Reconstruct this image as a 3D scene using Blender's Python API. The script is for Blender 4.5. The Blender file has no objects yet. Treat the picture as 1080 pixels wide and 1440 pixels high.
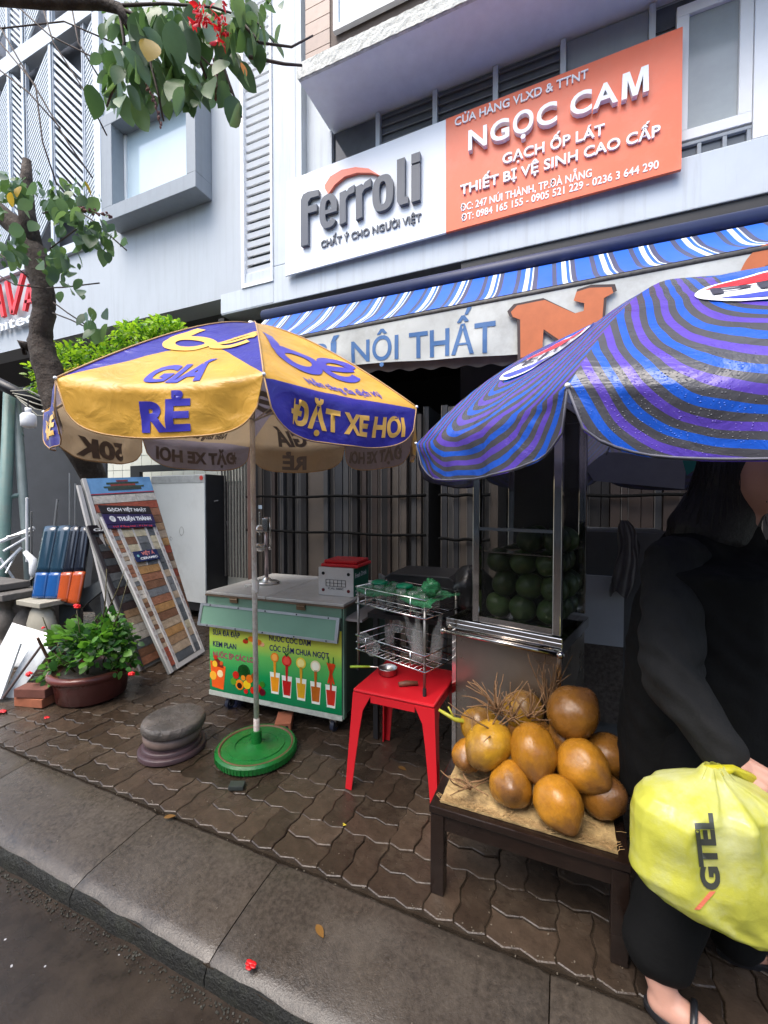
import bpy, bmesh, math, random
from math import sin, cos, pi, radians
from mathutils import Vector, Matrix, Euler, noise
random.seed(7)
sc = bpy.context.scene
COL = sc.collection
V = Vector

# ---------------------------------------------------------------- camera, world, sun, exposure
CAMZ, FPX, YAW, PITCH = 1.45, 590.0, 23.0, -1.45
cam_data = bpy.data.cameras.new('camera')
cam = bpy.data.objects.new('camera', cam_data); COL.objects.link(cam)
cam.location = (0, 0, CAMZ)
cam.rotation_euler = (radians(90 + PITCH), 0, radians(YAW))
cam_data.sensor_fit = 'VERTICAL'; cam_data.sensor_height = 36; cam_data.sensor_width = 27
cam_data.lens = FPX / 1440 * 36
cam_data.clip_start = 0.05; cam_data.clip_end = 500
sc.camera = cam

SUN_EL, SUN_ROT = 62, 200
world = bpy.data.worlds.new('World'); sc.world = world; world.use_nodes = True
wn = world.node_tree.nodes; wl = world.node_tree.links
sky = wn.new('ShaderNodeTexSky'); sky.sky_type = 'NISHITA'; sky.sun_disc = False
sky.sun_elevation = radians(SUN_EL); sky.sun_rotation = radians(SUN_ROT)
sky.air_density = 1.3; sky.dust_density = 3.5; sky.ozone_density = 1.2
bg = wn['Background']; bg.inputs[1].default_value = 0.13
wl.new(sky.outputs[0], bg.inputs[0])
sun_d = bpy.data.lights.new('sun', 'SUN'); sun_d.energy = 1.1; sun_d.angle = radians(40); sun_d.color = (1, .97, .93)
sun = bpy.data.objects.new('sun', sun_d); COL.objects.link(sun)
sun.rotation_euler = (radians(90 - SUN_EL), 0, radians(180 - SUN_ROT))
sc.view_settings.view_transform = 'Standard'; sc.view_settings.look = 'None'
sc.view_settings.gamma = 1; sc.view_settings.use_curve_mapping = False
sc.view_settings.exposure = 1.6

# ---------------------------------------------------------------- where things stand: photo sight lines met with real planes
RM = cam.rotation_euler.to_matrix()
EYE = V((0, 0, CAMZ))
def ray(px, py): return RM @ V(((px - 540) / FPX, -(py - 720) / FPX, -1))
def PY(px, py, Y): d = ray(px, py); return EYE + d * (Y / d.y)
def PX(px, py, X): d = ray(px, py); return EYE + d * (X / d.x)
def PZ(px, py, z=0): d = ray(px, py); return EYE + d * ((z - CAMZ) / d.z)
def PD(px, py, dist): return EYE + ray(px, py) * dist

# ---------------------------------------------------------------- materials
MATS = {}
def mat(name, col=(.5, .5, .5), rough=.6, metal=0, vary=.12, scale=8, bump=.0, bscale=60, bdist=.01, dirt=None, dscale=3, dirt_amt=.5,
        trans=0, ior=1.45, alpha=1, spec=.5, rvary=0, random_amt=0, sub=0, coat=0, emis=None, streak=None):
    if name in MATS: return MATS[name]
    m = bpy.data.materials.new(name); m.use_nodes = True
    nt = m.node_tree; N = nt.nodes; L = nt.links
    b = N['Principled BSDF']
    b.inputs['Roughness'].default_value = rough; b.inputs['Metallic'].default_value = metal
    b.inputs['IOR'].default_value = ior; b.inputs['Specular IOR Level'].default_value = spec
    if trans: b.inputs['Transmission Weight'].default_value = trans
    if coat: b.inputs['Coat Weight'].default_value = coat; b.inputs['Coat Roughness'].default_value = .1
    if alpha < 1: b.inputs['Alpha'].default_value = alpha
    if sub:
        b.inputs['Subsurface Weight'].default_value = sub; b.inputs['Subsurface Radius'].default_value = (.02, .01, .006)
        b.inputs['Subsurface Scale'].default_value = .5
    if emis: b.inputs['Emission Color'].default_value = (*emis[:3], 1); b.inputs['Emission Strength'].default_value = emis[3]
    tc = N.new('ShaderNodeTexCoord'); src = tc.outputs['Object']
    n1 = N.new('ShaderNodeTexNoise'); n1.inputs['Scale'].default_value = scale; n1.inputs['Detail'].default_value = 6
    n1.inputs['Roughness'].default_value = .65
    L.new(src, n1.inputs['Vector'])
    mr = N.new('ShaderNodeMapRange'); mr.inputs['From Min'].default_value = .25; mr.inputs['From Max'].default_value = .75
    mr.inputs['To Min'].default_value = 1 - vary; mr.inputs['To Max'].default_value = 1 + vary
    L.new(n1.outputs['Fac'], mr.inputs['Value'])
    mul = N.new('ShaderNodeVectorMath'); mul.operation = 'SCALE'; mul.inputs[0].default_value = col[:3]
    L.new(mr.outputs[0], mul.inputs['Scale']); out = mul.outputs[0]
    if random_amt:
        oi = N.new('ShaderNodeObjectInfo'); mr2 = N.new('ShaderNodeMapRange')
        mr2.inputs['To Min'].default_value = 1 - random_amt; mr2.inputs['To Max'].default_value = 1 + random_amt
        L.new(oi.outputs['Random'], mr2.inputs['Value'])
        m2 = N.new('ShaderNodeVectorMath'); m2.operation = 'SCALE'; L.new(out, m2.inputs[0]); L.new(mr2.outputs[0], m2.inputs['Scale']); out = m2.outputs[0]
    if dirt:
        n2 = N.new('ShaderNodeTexNoise'); n2.inputs['Scale'].default_value = dscale; n2.inputs['Detail'].default_value = 8; n2.inputs['Roughness'].default_value = .7
        L.new(src, n2.inputs['Vector'])
        r2 = N.new('ShaderNodeMapRange'); r2.inputs['From Min'].default_value = .48; r2.inputs['From Max'].default_value = .68
        r2.inputs['To Max'].default_value = dirt_amt; r2.clamp = True; L.new(n2.outputs['Fac'], r2.inputs['Value'])
        mx = N.new('ShaderNodeMix'); mx.data_type = 'RGBA'; L.new(r2.outputs[0], mx.inputs[0]); L.new(out, mx.inputs[6])
        mx.inputs[7].default_value = (*dirt[:3], 1); out = mx.outputs[2]
    if streak:
        mp = N.new('ShaderNodeMapping'); mp.inputs['Scale'].default_value = (9, 9, .45); L.new(src, mp.inputs['Vector'])
        n6 = N.new('ShaderNodeTexNoise'); n6.inputs['Scale'].default_value = 1.6; n6.inputs['Detail'].default_value = 7; n6.inputs['Roughness'].default_value = .7; L.new(mp.outputs[0], n6.inputs['Vector'])
        r6 = N.new('ShaderNodeMapRange'); r6.inputs['From Min'].default_value = .5; r6.inputs['From Max'].default_value = .8; r6.inputs['To Max'].default_value = streak[3]; r6.clamp = True; L.new(n6.outputs['Fac'], r6.inputs['Value'])
        m6 = N.new('ShaderNodeMix'); m6.data_type = 'RGBA'; L.new(r6.outputs[0], m6.inputs[0]); L.new(out, m6.inputs[6]); m6.inputs[7].default_value = (*streak[:3], 1); out = m6.outputs[2]
    L.new(out, b.inputs['Base Color'])
    if rvary:
        n3 = N.new('ShaderNodeTexNoise'); n3.inputs['Scale'].default_value = dscale * 1.3; n3.inputs['Detail'].default_value = 5
        L.new(src, n3.inputs['Vector'])
        r3 = N.new('ShaderNodeMapRange'); r3.inputs['From Min'].default_value = .35; r3.inputs['From Max'].default_value = .65
        r3.inputs['To Min'].default_value = max(.03, rough - rvary); r3.inputs['To Max'].default_value = min(1, rough + rvary); r3.clamp = True
        L.new(n3.outputs['Fac'], r3.inputs['Value']); L.new(r3.outputs[0], b.inputs['Roughness'])
    if bump:
        n4 = N.new('ShaderNodeTexNoise'); n4.inputs['Scale'].default_value = bscale; n4.inputs['Detail'].default_value = 8; n4.inputs['Roughness'].default_value = .65
        L.new(src, n4.inputs['Vector'])
        bp = N.new('ShaderNodeBump'); bp.inputs['Strength'].default_value = bump; bp.inputs['Distance'].default_value = bdist
        L.new(n4.outputs['Fac'], bp.inputs['Height']); L.new(bp.outputs[0], b.inputs['Normal'])
    MATS[name] = m
    return m
def hexc(h, k=1.0):
    c = [int(h[i:i+2], 16) / 255 for i in (0, 2, 4)]
    return tuple(((x / 12.92) if x <= .04045 else ((x + .055) / 1.055) ** 2.4) * k for x in c)

# ---------------------------------------------------------------- mesh builder
class MB:
    def __init__(s): s.v = []; s.f = []; s.uv = {}; s.mi = []
    def add(s, vs, fs, uvs=None, M=None):
        o = len(s.v)
        s.v += [(M @ V(p)) if M else V(p) for p in vs]
        for k, f in enumerate(fs):
            if uvs: s.uv[len(s.f)] = [uvs[i] for i in f]
            s.f.append([i + o for i in f])
        return s
    def box(s, c, size, M=None, rot=None):
        x, y, z = [k / 2 for k in size]
        R = Euler(rot).to_matrix() if rot else None
        vs = []
        for a in (-1, 1):
            for b in (-1, 1):
                for d in (-1, 1):
                    p = V((a * x, b * y, d * z))
                    if R: p = R @ p
                    vs.append(p + V(c))
        return s.add(vs, [(0, 1, 3, 2), (4, 6, 7, 5), (0, 4, 5, 1), (2, 3, 7, 6), (0, 2, 6, 4), (1, 5, 7, 3)], M=M)
    def bb(s, a, b, M=None):
        return s.box([(p + q) / 2 for p, q in zip(a, b)], [abs(q - p) for p, q in zip(a, b)], M=M)
    def tube(s, pts, r, n=8, cap=True):
        pts = [V(p) for p in pts]; rs = r if isinstance(r, (list, tuple)) else [r] * len(pts)
        vs = []; up = V((.13, .21, .97)).normalized()
        for i, p in enumerate(pts):
            d = (pts[min(i + 1, len(pts) - 1)] - pts[max(i - 1, 0)]).normalized()
            u = d.cross(up)
            if u.length < .2: u = d.cross(V((1, 0, 0)))
            u.normalize(); w = d.cross(u).normalized()
            for k in range(n):
                a = 2 * pi * k / n; vs.append(p + (u * cos(a) + w * sin(a)) * rs[i])
        fs = []
        for i in range(len(pts) - 1):
            for k in range(n):
                fs.append((i * n + k, i * n + (k + 1) % n, (i + 1) * n + (k + 1) % n, (i + 1) * n + k))
        if cap: fs += [tuple(range(n))[::-1], tuple(range((len(pts) - 1) * n, len(pts) * n))]
        return s.add(vs, fs)
    def lathe(s, prof, c=(0, 0, 0), n=24, M=None, sx=1, sy=1, cap=True):
        vs = []; c = V(c)
        for r, z in prof:
            for k in range(n):
                a = 2 * pi * k / n; vs.append(c + V((r * cos(a) * sx, r * sin(a) * sy, z)))
        fs = []
        for i in range(len(prof) - 1):
            for k in range(n):
                fs.append((i * n + k, i * n + (k + 1) % n, (i + 1) * n + (k + 1) % n, (i + 1) * n + k))
        if cap and prof[0][0] > 1e-4: fs.append(tuple(range(n))[::-1])
        if cap and prof[-1][0] > 1e-4: fs.append(tuple(range((len(prof) - 1) * n, len(prof) * n)))
        return s.add(vs, fs, M=M)
    def grid(s, fn, nu, nv, u0=0, u1=1, v0=0, v1=1):
        vs = []; uv = []
        for j in range(nv + 1):
            for i in range(nu + 1):
                u = u0 + (u1 - u0) * i / nu; v = v0 + (v1 - v0) * j / nv
                vs.append(fn(u, v)); uv.append((u, v))
        fs = [(j * (nu + 1) + i, j * (nu + 1) + i + 1, (j + 1) * (nu + 1) + i + 1, (j + 1) * (nu + 1) + i) for j in range(nv) for i in range(nu)]
        return s.add(vs, fs, uvs=uv)
    def prism(s, poly, fn, d0, d1):
        """2-D polygon (list of (a,b)) lifted by fn(a,b,depth)"""
        n = len(poly)
        vs = [fn(a, b, d0) for a, b in poly] + [fn(a, b, d1) for a, b in poly]
        fs = [tuple(range(n)), tuple(range(n, 2 * n))[::-1]] + [(i, (i + 1) % n, n + (i + 1) % n, n + i) for i in range(n)]
        return s.add(vs, fs)
    def sphere(s, c, r, n=12, m=8, M=None, sc_=(1, 1, 1)):
        prof = []
        vs = []
        for j in range(1, m):
            a = pi * j / m
            for k in range(n):
                b = 2 * pi * k / n; vs.append(V(c) + V((r * sin(a) * cos(b) * sc_[0], r * sin(a) * sin(b) * sc_[1], -r * cos(a) * sc_[2])))
        fs = [(j * n + k, j * n + (k + 1) % n, (j + 1) * n + (k + 1) % n, (j + 1) * n + k) for j in range(m - 2) for k in range(n)]
        b0 = len(vs); vs += [V(c) + V((0, 0, -r * sc_[2])), V(c) + V((0, 0, r * sc_[2]))]
        fs += [(b0, (k + 1) % n, k) for k in range(n)] + [(b0 + 1, (m - 2) * n + k, (m - 2) * n + (k + 1) % n) for k in range(n)]
        return s.add(vs, fs, M=M)
    def mesh(s, name, m=None, smooth=False, fix=True):
        me = bpy.data.meshes.new(name)
        me.from_pydata([tuple(p) for p in s.v], [], s.f)
        if s.uv:
            ul = me.uv_layers.new(name='UVMap')
            for fi, p in enumerate(me.polygons):
                if fi in s.uv:
                    for k, li in enumerate(p.loop_indices): ul.data[li].uv = s.uv[fi][k]
        if fix and len(s.v) < 60000:
            bm = bmesh.new(); bm.from_mesh(me); bmesh.ops.recalc_face_normals(bm, faces=bm.faces); bm.to_mesh(me); bm.free()
        if m:
            for x in (m if isinstance(m, (list, tuple)) else [m]): me.materials.append(x)
        if smooth: me.polygons.foreach_set('use_smooth', [True] * len(me.polygons))
        return me
    def build(s, name, m=None, parent=None, smooth=False, bevel=0, world=True, fix=True, angle=None):
        o = link(name, s.mesh(name, m, smooth, fix), parent, world)
        if bevel:
            md = o.modifiers.new('b', 'BEVEL'); md.width = bevel; md.segments = 2; md.limit_method = 'ANGLE'; md.angle_limit = radians(40)
        if smooth and angle:
            md = o.modifiers.new('e', 'EDGE_SPLIT'); md.split_angle = radians(angle)
        return o
def link(name, me, parent=None, world=True):
    o = bpy.data.objects.new(name, me); COL.objects.link(o)
    if parent:
        o.parent = parent
        if world: o.matrix_parent_inverse = root_matrix(parent).inverted()
    return o
def root_matrix(p):
    m = Matrix.Identity(4)
    chain = []
    while p: chain.append(p); p = p.parent
    for q in reversed(chain): m = m @ q.matrix_parent_inverse @ q.matrix_basis
    return m
def tag(o, label=None, cat=None, group=None, kind=None):
    if label: o['label'] = label
    if cat: o['category'] = cat
    if group: o['group'] = group
    if kind: o['kind'] = kind
    return o
def thing(name, label, cat, loc=(0, 0, 0), rz=0, group=None):
    o = bpy.data.objects.new(name, None); COL.objects.link(o); o.empty_display_size = .1
    o.location = loc; o.rotation_euler = (0, 0, rz)
    return tag(o, label, cat, group)
def copy_tree(o, parent=None):
    c = o.copy(); COL.objects.link(c)
    if parent: c.parent = parent
    for ch in [x for x in bpy.data.objects if x.parent == o]: copy_tree(ch, c)
    return c
def from_eval(o, name):
    bpy.context.view_layer.update()
    me = bpy.data.meshes.new_from_object(o.evaluated_get(bpy.context.evaluated_depsgraph_get()))
    me.name = name; return me

# ---------------------------------------------------------------- lettering (text curve -> flat or raised mesh)
_tc = {}
def text_raw(body, bold=.02, spacing=1.0, depth=0):
    key = (body, bold, spacing, depth)
    if key in _tc: return _tc[key]
    c = bpy.data.curves.new('t', 'FONT'); c.body = body; c.size = 1; c.offset = bold; c.space_character = spacing; c.extrude = depth
    c.resolution_u = 4
    o = bpy.data.objects.new('t', c); COL.objects.link(o)
    me = from_eval(o, 't')
    vs = [v.co.copy() for v in me.vertices]; fs = [tuple(p.vertices) for p in me.polygons]
    bpy.data.objects.remove(o); bpy.data.curves.remove(c); bpy.data.meshes.remove(me)
    _tc[key] = (vs, fs); return vs, fs
CAP = .70
def text_mesh(body, fn, width, cap, bold=.02, spacing=1.0, depth=0, cut=0, shear=0):
    """lettering laid out in (x to the right, y up) metres, baseline at 0, lifted by fn(x,y,d)"""
    vs, fs = text_raw(body, bold, spacing, .5 if depth else 0)
    x0 = min(v.x for v in vs); x1 = max(v.x for v in vs)
    kx = width / (x1 - x0); ky = cap / CAP
    bm = bmesh.new()
    bv = [bm.verts.new((( v.x - x0) * kx + shear * v.y * ky, v.y * ky, (v.z + .5) * depth)) for v in vs]
    for f in fs:
        try: bm.faces.new([bv[i] for i in f])
        except ValueError: pass
    bmesh.ops.remove_doubles(bm, verts=bm.verts, dist=1e-6)
    if cut:
        n = int(width / cut)
        for k in range(1, n + 1):
            g = bm.verts[:] + bm.edges[:] + bm.faces[:]
            bmesh.ops.bisect_plane(bm, geom=g, plane_co=(k * cut, 0, 0), plane_no=(1, 0, 0))
        for k in range(-2, int(cap * 1.5 / cut) + 1):
            g = bm.verts[:] + bm.edges[:] + bm.faces[:]
            bmesh.ops.bisect_plane(bm, geom=g, plane_co=(0, k * cut + .001, 0), plane_no=(0, 1, 0))
    mb = MB()
    bm.verts.index_update()
    mb.add([fn(v.co.x, v.co.y, v.co.z) for v in bm.verts], [tuple(v.index for v in f.verts) for f in bm.faces])
    bm.free(); return mb
def letters_on_wall(body, BL, TL, BR, Y, m, parent, depth=.02, off=0, bold=.02, spacing=1.0, name='lettering', cap=None, shear=0):
    a = PY(*BL, Y); b = PY(*TL, Y); c = PY(*BR, Y)
    h = cap if cap else b.z - a.z
    mb = text_mesh(body, lambda x, y, d: V((a.x + x, Y - off - d, a.z + y)), c.x - a.x, h, bold, spacing, depth, shear=shear)
    return mb.build(name, m, parent)

# common materials
M_wallA = mat('painted wall', (.53, .58, .63), .6, vary=.04, scale=2, dirt=(.42, .45, .48), dscale=1.2, dirt_amt=.3, streak=(.3, .31, .31, .55))
M_wallB = mat('left building wall', (.44, .48, .52), .65, vary=.05, scale=1.5, dirt=(.42, .44, .48), dscale=.8, dirt_amt=.35, streak=(.33, .35, .37, .5))
M_grey = mat('grey frame paint', (.27, .3, .33), .5, vary=.05, streak=(.2, .21, .22, .5))
M_white = mat('white paint', (.78, .8, .82), .45, vary=.04)
M_dark = mat('dark void', (.012, .012, .014), .8)
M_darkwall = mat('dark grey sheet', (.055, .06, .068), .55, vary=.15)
M_steel = mat('brushed steel', (.55, .53, .5), .22, 1, vary=.1, scale=20, rvary=.08, dscale=6)
M_chrome = mat('chrome wire', (.7, .7, .7), .15, 1, vary=.03)
M_alu = mat('aluminium frame', (.55, .56, .56), .35, .9, vary=.1)
M_black = mat('black plastic', (.015, .015, .017), .4, vary=.1)
M_rubber = mat('rubber', (.02, .02, .022), .7)
M_red = mat('red plastic', (.55, .012, .02), .32, vary=.05, bump=.03)
M_wood = mat('dark wood', (.014, .008, .006), .22, vary=.4, scale=12, rvary=.15, bump=.15, bscale=30)
M_bark = mat('bark', (.05, .035, .026), .8, vary=.45, scale=9, bump=1, bscale=16, bdist=.035, dirt=(.13, .11, .09), dscale=10, dirt_amt=.6)
M_brick = mat('fired brick', (.3, .1, .05), .8, vary=.25, scale=15, bump=.4)
M_concrete = mat('old concrete', (.12, .11, .1), .7, vary=.3, scale=6, bump=.5, bscale=40, dirt=(.04, .04, .035), dscale=5)
M_terra = mat('glazed terracotta', (.11, .03, .024), .35, vary=.25, scale=7, bump=.1, rvary=.15)

def leafmat(name, c, k=.35, tr=.4):
    m = mat(name, c, .38, vary=.25, scale=14, random_amt=k)
    nt = m.node_tree; N = nt.nodes; L = nt.links
    b = N['Principled BSDF']; t = N.new('ShaderNodeBsdfTranslucent'); t.inputs[0].default_value = (c[0] * 1.6, c[1] * 1.6, c[2], 1)
    ms = N.new('ShaderNodeMixShader'); ms.inputs[0].default_value = tr
    L.new(b.outputs[0], ms.inputs[1]); L.new(t.outputs[0], ms.inputs[2]); L.new(ms.outputs[0], N['Material Output'].inputs[0])
    return m
L_dark = leafmat('bauhinia leaf', (.065, .125, .05)); L_mid = leafmat('bauhinia leaf light', (.12, .2, .09))
L_blue = leafmat('bauhinia leaf bluish', (.085, .15, .095)); L_yel = leafmat('yellowed leaf', (.5, .33, .05), .2)
L_hedge = leafmat('hedge leaf', (.26, .42, .03), .4, .45); L_pot = leafmat('pot plant leaf', (.03, .11, .018), .45); L_pot2 = leafmat('pot plant leaf light', (.09, .22, .03), .3)
L_red = leafmat('red flower', (.55, .015, .03), .2)

def leaf_geom(L=1.0, W=.55, curl=.12, fold=.12, tip=True):
    """ovate leaf in the XY plane, stalk at origin, pointing +Y; 12 faces"""
    prof = [(0, .0), (.12, .30), (.3, .47), (.5, .5), (.7, .4), (.88, .2), (1, 0)]
    vs = []; fs = []
    for t, w in prof:
        z = -curl * t * t * L
        vs += [(-w * W * L, t * L, z + fold * w * L * .5), (0, t * L, z), (w * W * L, t * L, z + fold * w * L * .5)]
    for i in range(len(prof) - 1):
        a = i * 3
        fs += [(a, a + 1, a + 4, a + 3), (a + 1, a + 2, a + 5, a + 4)]
    return vs, fs
def leaf_mesh(name, m, **k):
    vs, fs = leaf_geom(**k); mb = MB(); mb.add(vs, fs); return mb.mesh(name, m, smooth=True, fix=False)
def orient(p, direc, roll=0):
    """matrix placing leaf at p with its length along direc"""
    y = V(direc).normalized(); ref = V((0, 0, 1)) if abs(y.z) < .9 else V((1, 0, 0))
    x = y.cross(ref).normalized(); z = x.cross(y).normalized()
    R = Matrix((x, y, z)).transposed() @ Matrix.Rotation(roll, 3, 'Y')
    return Matrix.Translation(p) @ R.to_4x4()
def rv(a=1): return V((random.uniform(-a, a), random.uniform(-a, a), random.uniform(-a, a)))
# ================================================================ GROUND
M_road = mat('wet asphalt', (.022, .016, .012), .17, vary=.4, scale=14, rvary=.2, dscale=2.2, bump=.3, bscale=160, bdist=.004, dirt=(.05, .038, .028), dirt_amt=.7)
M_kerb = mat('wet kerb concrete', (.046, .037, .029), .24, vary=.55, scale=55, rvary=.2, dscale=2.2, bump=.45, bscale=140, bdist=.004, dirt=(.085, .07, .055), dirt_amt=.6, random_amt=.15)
M_paver = mat('wet paver', (.042, .029, .02), .2, vary=.4, scale=13, rvary=.2, dscale=4, bump=.4, bscale=70, dirt=(.1, .078, .055), dirt_amt=.6, random_amt=.35)
M_joint = mat('wet grit between pavers', (.026, .019, .013), .1, vary=.3, scale=20, bump=.4, bscale=120, rvary=.1)
FAR = 60
mb = MB(); mb.grid(lambda u, v: V((u, v, -.125 + .006 * noise.noise(V((u * .8, v * .8, 0))))), 60, 24, -12, 8, -7, .99)
mb.add([(-FAR, -FAR, -.134), (FAR, -FAR, -.134), (FAR, .97, -.134), (-FAR, .97, -.134)], [(0, 1, 2, 3)])
road = tag(mb.build('road', M_road, smooth=True), kind='structure')
mb = MB(); mb.bb((-FAR, 1.376, -.4), (FAR, 40, -.009))
pave = tag(mb.build('pavement', M_joint), kind='structure')

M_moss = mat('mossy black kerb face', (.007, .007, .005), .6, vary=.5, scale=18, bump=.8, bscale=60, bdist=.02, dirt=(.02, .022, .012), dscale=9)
# kerb slabs, sloping, with worn front edges
kerb = tag(MB().bb((-12, .998, -.3), (6, 1.37, -.062)).build('kerb', M_joint), kind='structure')
ks = [-9.5, -8.4, -7.3, -6.2, -5.2, -4.2, -3.45, -2.75, -1.74, -1.05, -.02, .98, 2.0, 3.0]
for a, b in zip(ks, ks[1:]):
    mb = MB()
    def kf(u, v, a=a, b=b):
        x = a + .002 + (b - a - .004) * u
        # v 0..1: front face bottom, front edge, top, back edge, down
        prof = [(.985, -.2), (.985, -.085), (1.0, -.058), (1.05, -.042), (1.12, -.034), (1.2, -.026), (1.28, -.018), (1.36, -.012), (1.378, -.02), (1.378, -.08)]
        k = min(int(v * 9 + 1e-6), 9); y, z = prof[k]
        n = noise.noise(V((x * 5, y * 7, 3))) * .006 + noise.noise(V((x * 17, y * 17, 9))) * .003
        if k <= 2: y += noise.noise(V((x * 9, 0, 4))) * .006
        if u < .02 or u > .98: z -= .005
        return V((x, y, z + n))
    mb.grid(kf, 30, 9)
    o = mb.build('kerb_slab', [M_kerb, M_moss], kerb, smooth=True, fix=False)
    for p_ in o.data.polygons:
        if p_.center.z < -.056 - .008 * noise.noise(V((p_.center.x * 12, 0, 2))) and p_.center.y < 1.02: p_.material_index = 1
# moss and grit in the gutter at the kerb foot
mb = MB()
for k in range(1500):
    x = random.uniform(-4.5, .5); y = .975 - abs(random.gauss(0, .02)); s_ = random.uniform(.002, .006)
    mb.box((x, y, -.122), (s_, s_, s_), rot=(random.random(), random.random(), random.random()))
tag(mb.build('gutter_grit', mat('grit', (.03, .028, .02), .7)), 'dark grit and moss lying along the foot of the kerb', 'grit', kind='stuff')

# interlocking pavers in basket weave
MOD = .22
def wv(x):
    t = (x / .11) % 1.0
    tri = abs(t * 2 - 1) * 2 - 1
    return max(-.6, min(.6, tri)) / .6
def warp(x, y): return (x + .0065 * wv(y + .03), y + .0085 * wv(x))
def paver_mesh(x0, y0, w, h):
    g = .0017; n = 8; out = []
    def edge(p, q, k):
        for i in range(k): out.append((p[0] + (q[0] - p[0]) * i / k, p[1] + (q[1] - p[1]) * i / k))
    a, b, c, d = (x0 + g, y0 + g), (x0 + w - g, y0 + g), (x0 + w - g, y0 + h - g), (x0 + g, y0 + h - g)
    kx = 8 if w > .15 else 4; ky = 8 if h > .15 else 4
    edge(a, b, kx); edge(b, c, ky); edge(c, d, kx); edge(d, a, ky)
    cx, cy = x0 + w / 2, y0 + h / 2; mb = MB(); N_ = len(out)
    P = [warp(*p) for p in out]
    ring = lambda sh, z: [V((cx + (p[0] - cx) * (1 - sh / w), cy + (p[1] - cy) * (1 - sh / h), z)) for p in P]
    vs = ring(.008, 0) + ring(.001, -.0025) + ring(0, -.045)
    fs = [tuple(range(N_))]
    for r in (0, 1):
        for i in range(N_): fs.append((r * N_ + i, (r + 1) * N_ + i, (r + 1) * N_ + (i + 1) % N_, r * N_ + (i + 1) % N_))
    mb.add(vs, fs); return mb
kinds = [(0, 0, .11, .22), (.11, 0, .11, .22), (0, 0, .22, .11), (0, .11, .22, .11)]
pm = [paver_mesh(*k) for k in kinds]
pmesh = [p.mesh('paver', M_paver) for p in pm]
cells = []
for i in range(-34, 9):
    for j in range(0, 22):
        ox, oy = i * MOD, 1.385 + j * MOD
        for k in ((0, 1) if (i + j) % 2 == 0 else (2, 3)):
            c = V((ox + .11, oy + .11, 0)); d = RM.transposed() @ (c - EYE)
            vis = d.z < -.2 and abs(d.x / -d.z) * FPX < 600 and abs(d.y / -d.z) * FPX < 800
            # hidden under cart, stool or table group -> not worth being singled out
            cells.append((0 if vis else 1, c.length, ox, oy, k))
cells.sort(key=lambda c: (c[0], c[1]))
rest = MB()
for n_, (vis, dd, ox, oy, k) in enumerate(cells):
    dz = random.uniform(-.003, .003) + .012 * noise.noise(V((ox * .7, oy * .7, 0))) - .002
    tl = (random.gauss(0, .006), random.gauss(0, .006), random.gauss(0, .006))
    if n_ < 295:
        o = link('paver', pmesh[k], pave, False); o.location = (ox, oy, dz); o.rotation_euler = tl
    else:
        M = Matrix.Translation((ox, oy, dz)) @ Euler(tl).to_matrix().to_4x4()
        rest.add(pm[k].v, pm[k].f, M=M)
tag(rest.build('far_pavers', M_paver, pave, fix=False), kind='stuff')
# thin dirty film of wet sand on the pavement joints next to the kerb (grit)
mb = MB()
for k in range(520):
    x = random.uniform(-4, 1); y = random.choice([random.gauss(1.385, .012), random.uniform(1.0, 2.6)]); s_ = random.uniform(.0012, .004)
    if y < 1.0: continue
    z = .0 if y > 1.385 else -.034 + (y - 1.12) * .09
    mb.box((x, y, z), (s_ * 1.6, s_, s_ * .6), rot=(0, 0, random.random() * 3))
tag(mb.build('pavement_crumbs', mat('pale grit', (.1, .085, .065), .5, random_amt=.3)), 'pale grit and tiny crumbs scattered over the wet pavement', 'grit', kind='stuff')

# ================================================================ MAIN BUILDING (tile shop)
F = 4.4
XL = lambda px, py: PY(px, py, F).x
ZL = lambda px, py: PY(px, py, F).z
xcolL, xcolR = XL(384, 300), XL(404, 300)
xsec = XL(311, 440)                 # where the light lower beam starts
zbot = 4.17
shop = thing('shop_building', 'light grey shop house with a recessed dark ground floor and orange sign', 'building', (0, F, 0))
zs0 = 4.33
mb = MB()
xslabL = PY(420, 130, 3.8).x
mb.bb((xsec, F, zbot - .22), (8, F + .3, zs0 + .08))              # beam under the sign
mb.bb((xcolL, F, zs0 + .08), (xcolR + .13, F + .3, 12))              # white column
mb.build('wall', M_wallA, shop, bevel=.01)
# recess behind the sign: side wall, sill, back
zsof = 5.86
mb = MB(); mb.bb((xcolR + .13, F + .003, zs0 + .083), (xcolR + .21, F + .12, 12)); mb.bb((xcolR + .13, F + .12, zs0), (8, F + .25, 12)); mb.build('recess_wall', M_wallA, shop)
# slab with soffit, peeling edge
mb = MB(); mb.bb((xslabL, 3.8, zsof), (8, F + .11, zsof + .12)); mb.build('soffit', mat('soffit paint', (.78, .8, .82), .7, vary=.06), shop)
mb = MB()
mb.grid(lambda u, v: V((u, 3.78 + .006 * noise.noise(V((u * 20, v * 9, 0))), zsof - .01 + v * .16 + .008 * noise.noise(V((u * 14, v * 3, 5))))), 300, 5, xslabL - .01, 6, 0, 1)
mb.bb((xslabL, 3.792, zsof - .005), (8, 3.82, zsof + .14))
mb.build('peeling_edge', mat('peeling whitewash', (.6, .6, .56), .85, vary=.25, scale=25, bump=1, bscale=50, dirt=(.25, .25, .24), dscale=14), shop)
zup = PY(435, 92, 3.84).z
mb = MB(); mb.bb((xslabL - .02, 3.84, zsof + .12), (8, 3.95, zup)); mb.build('upper_band', M_wallA, shop)
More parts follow.
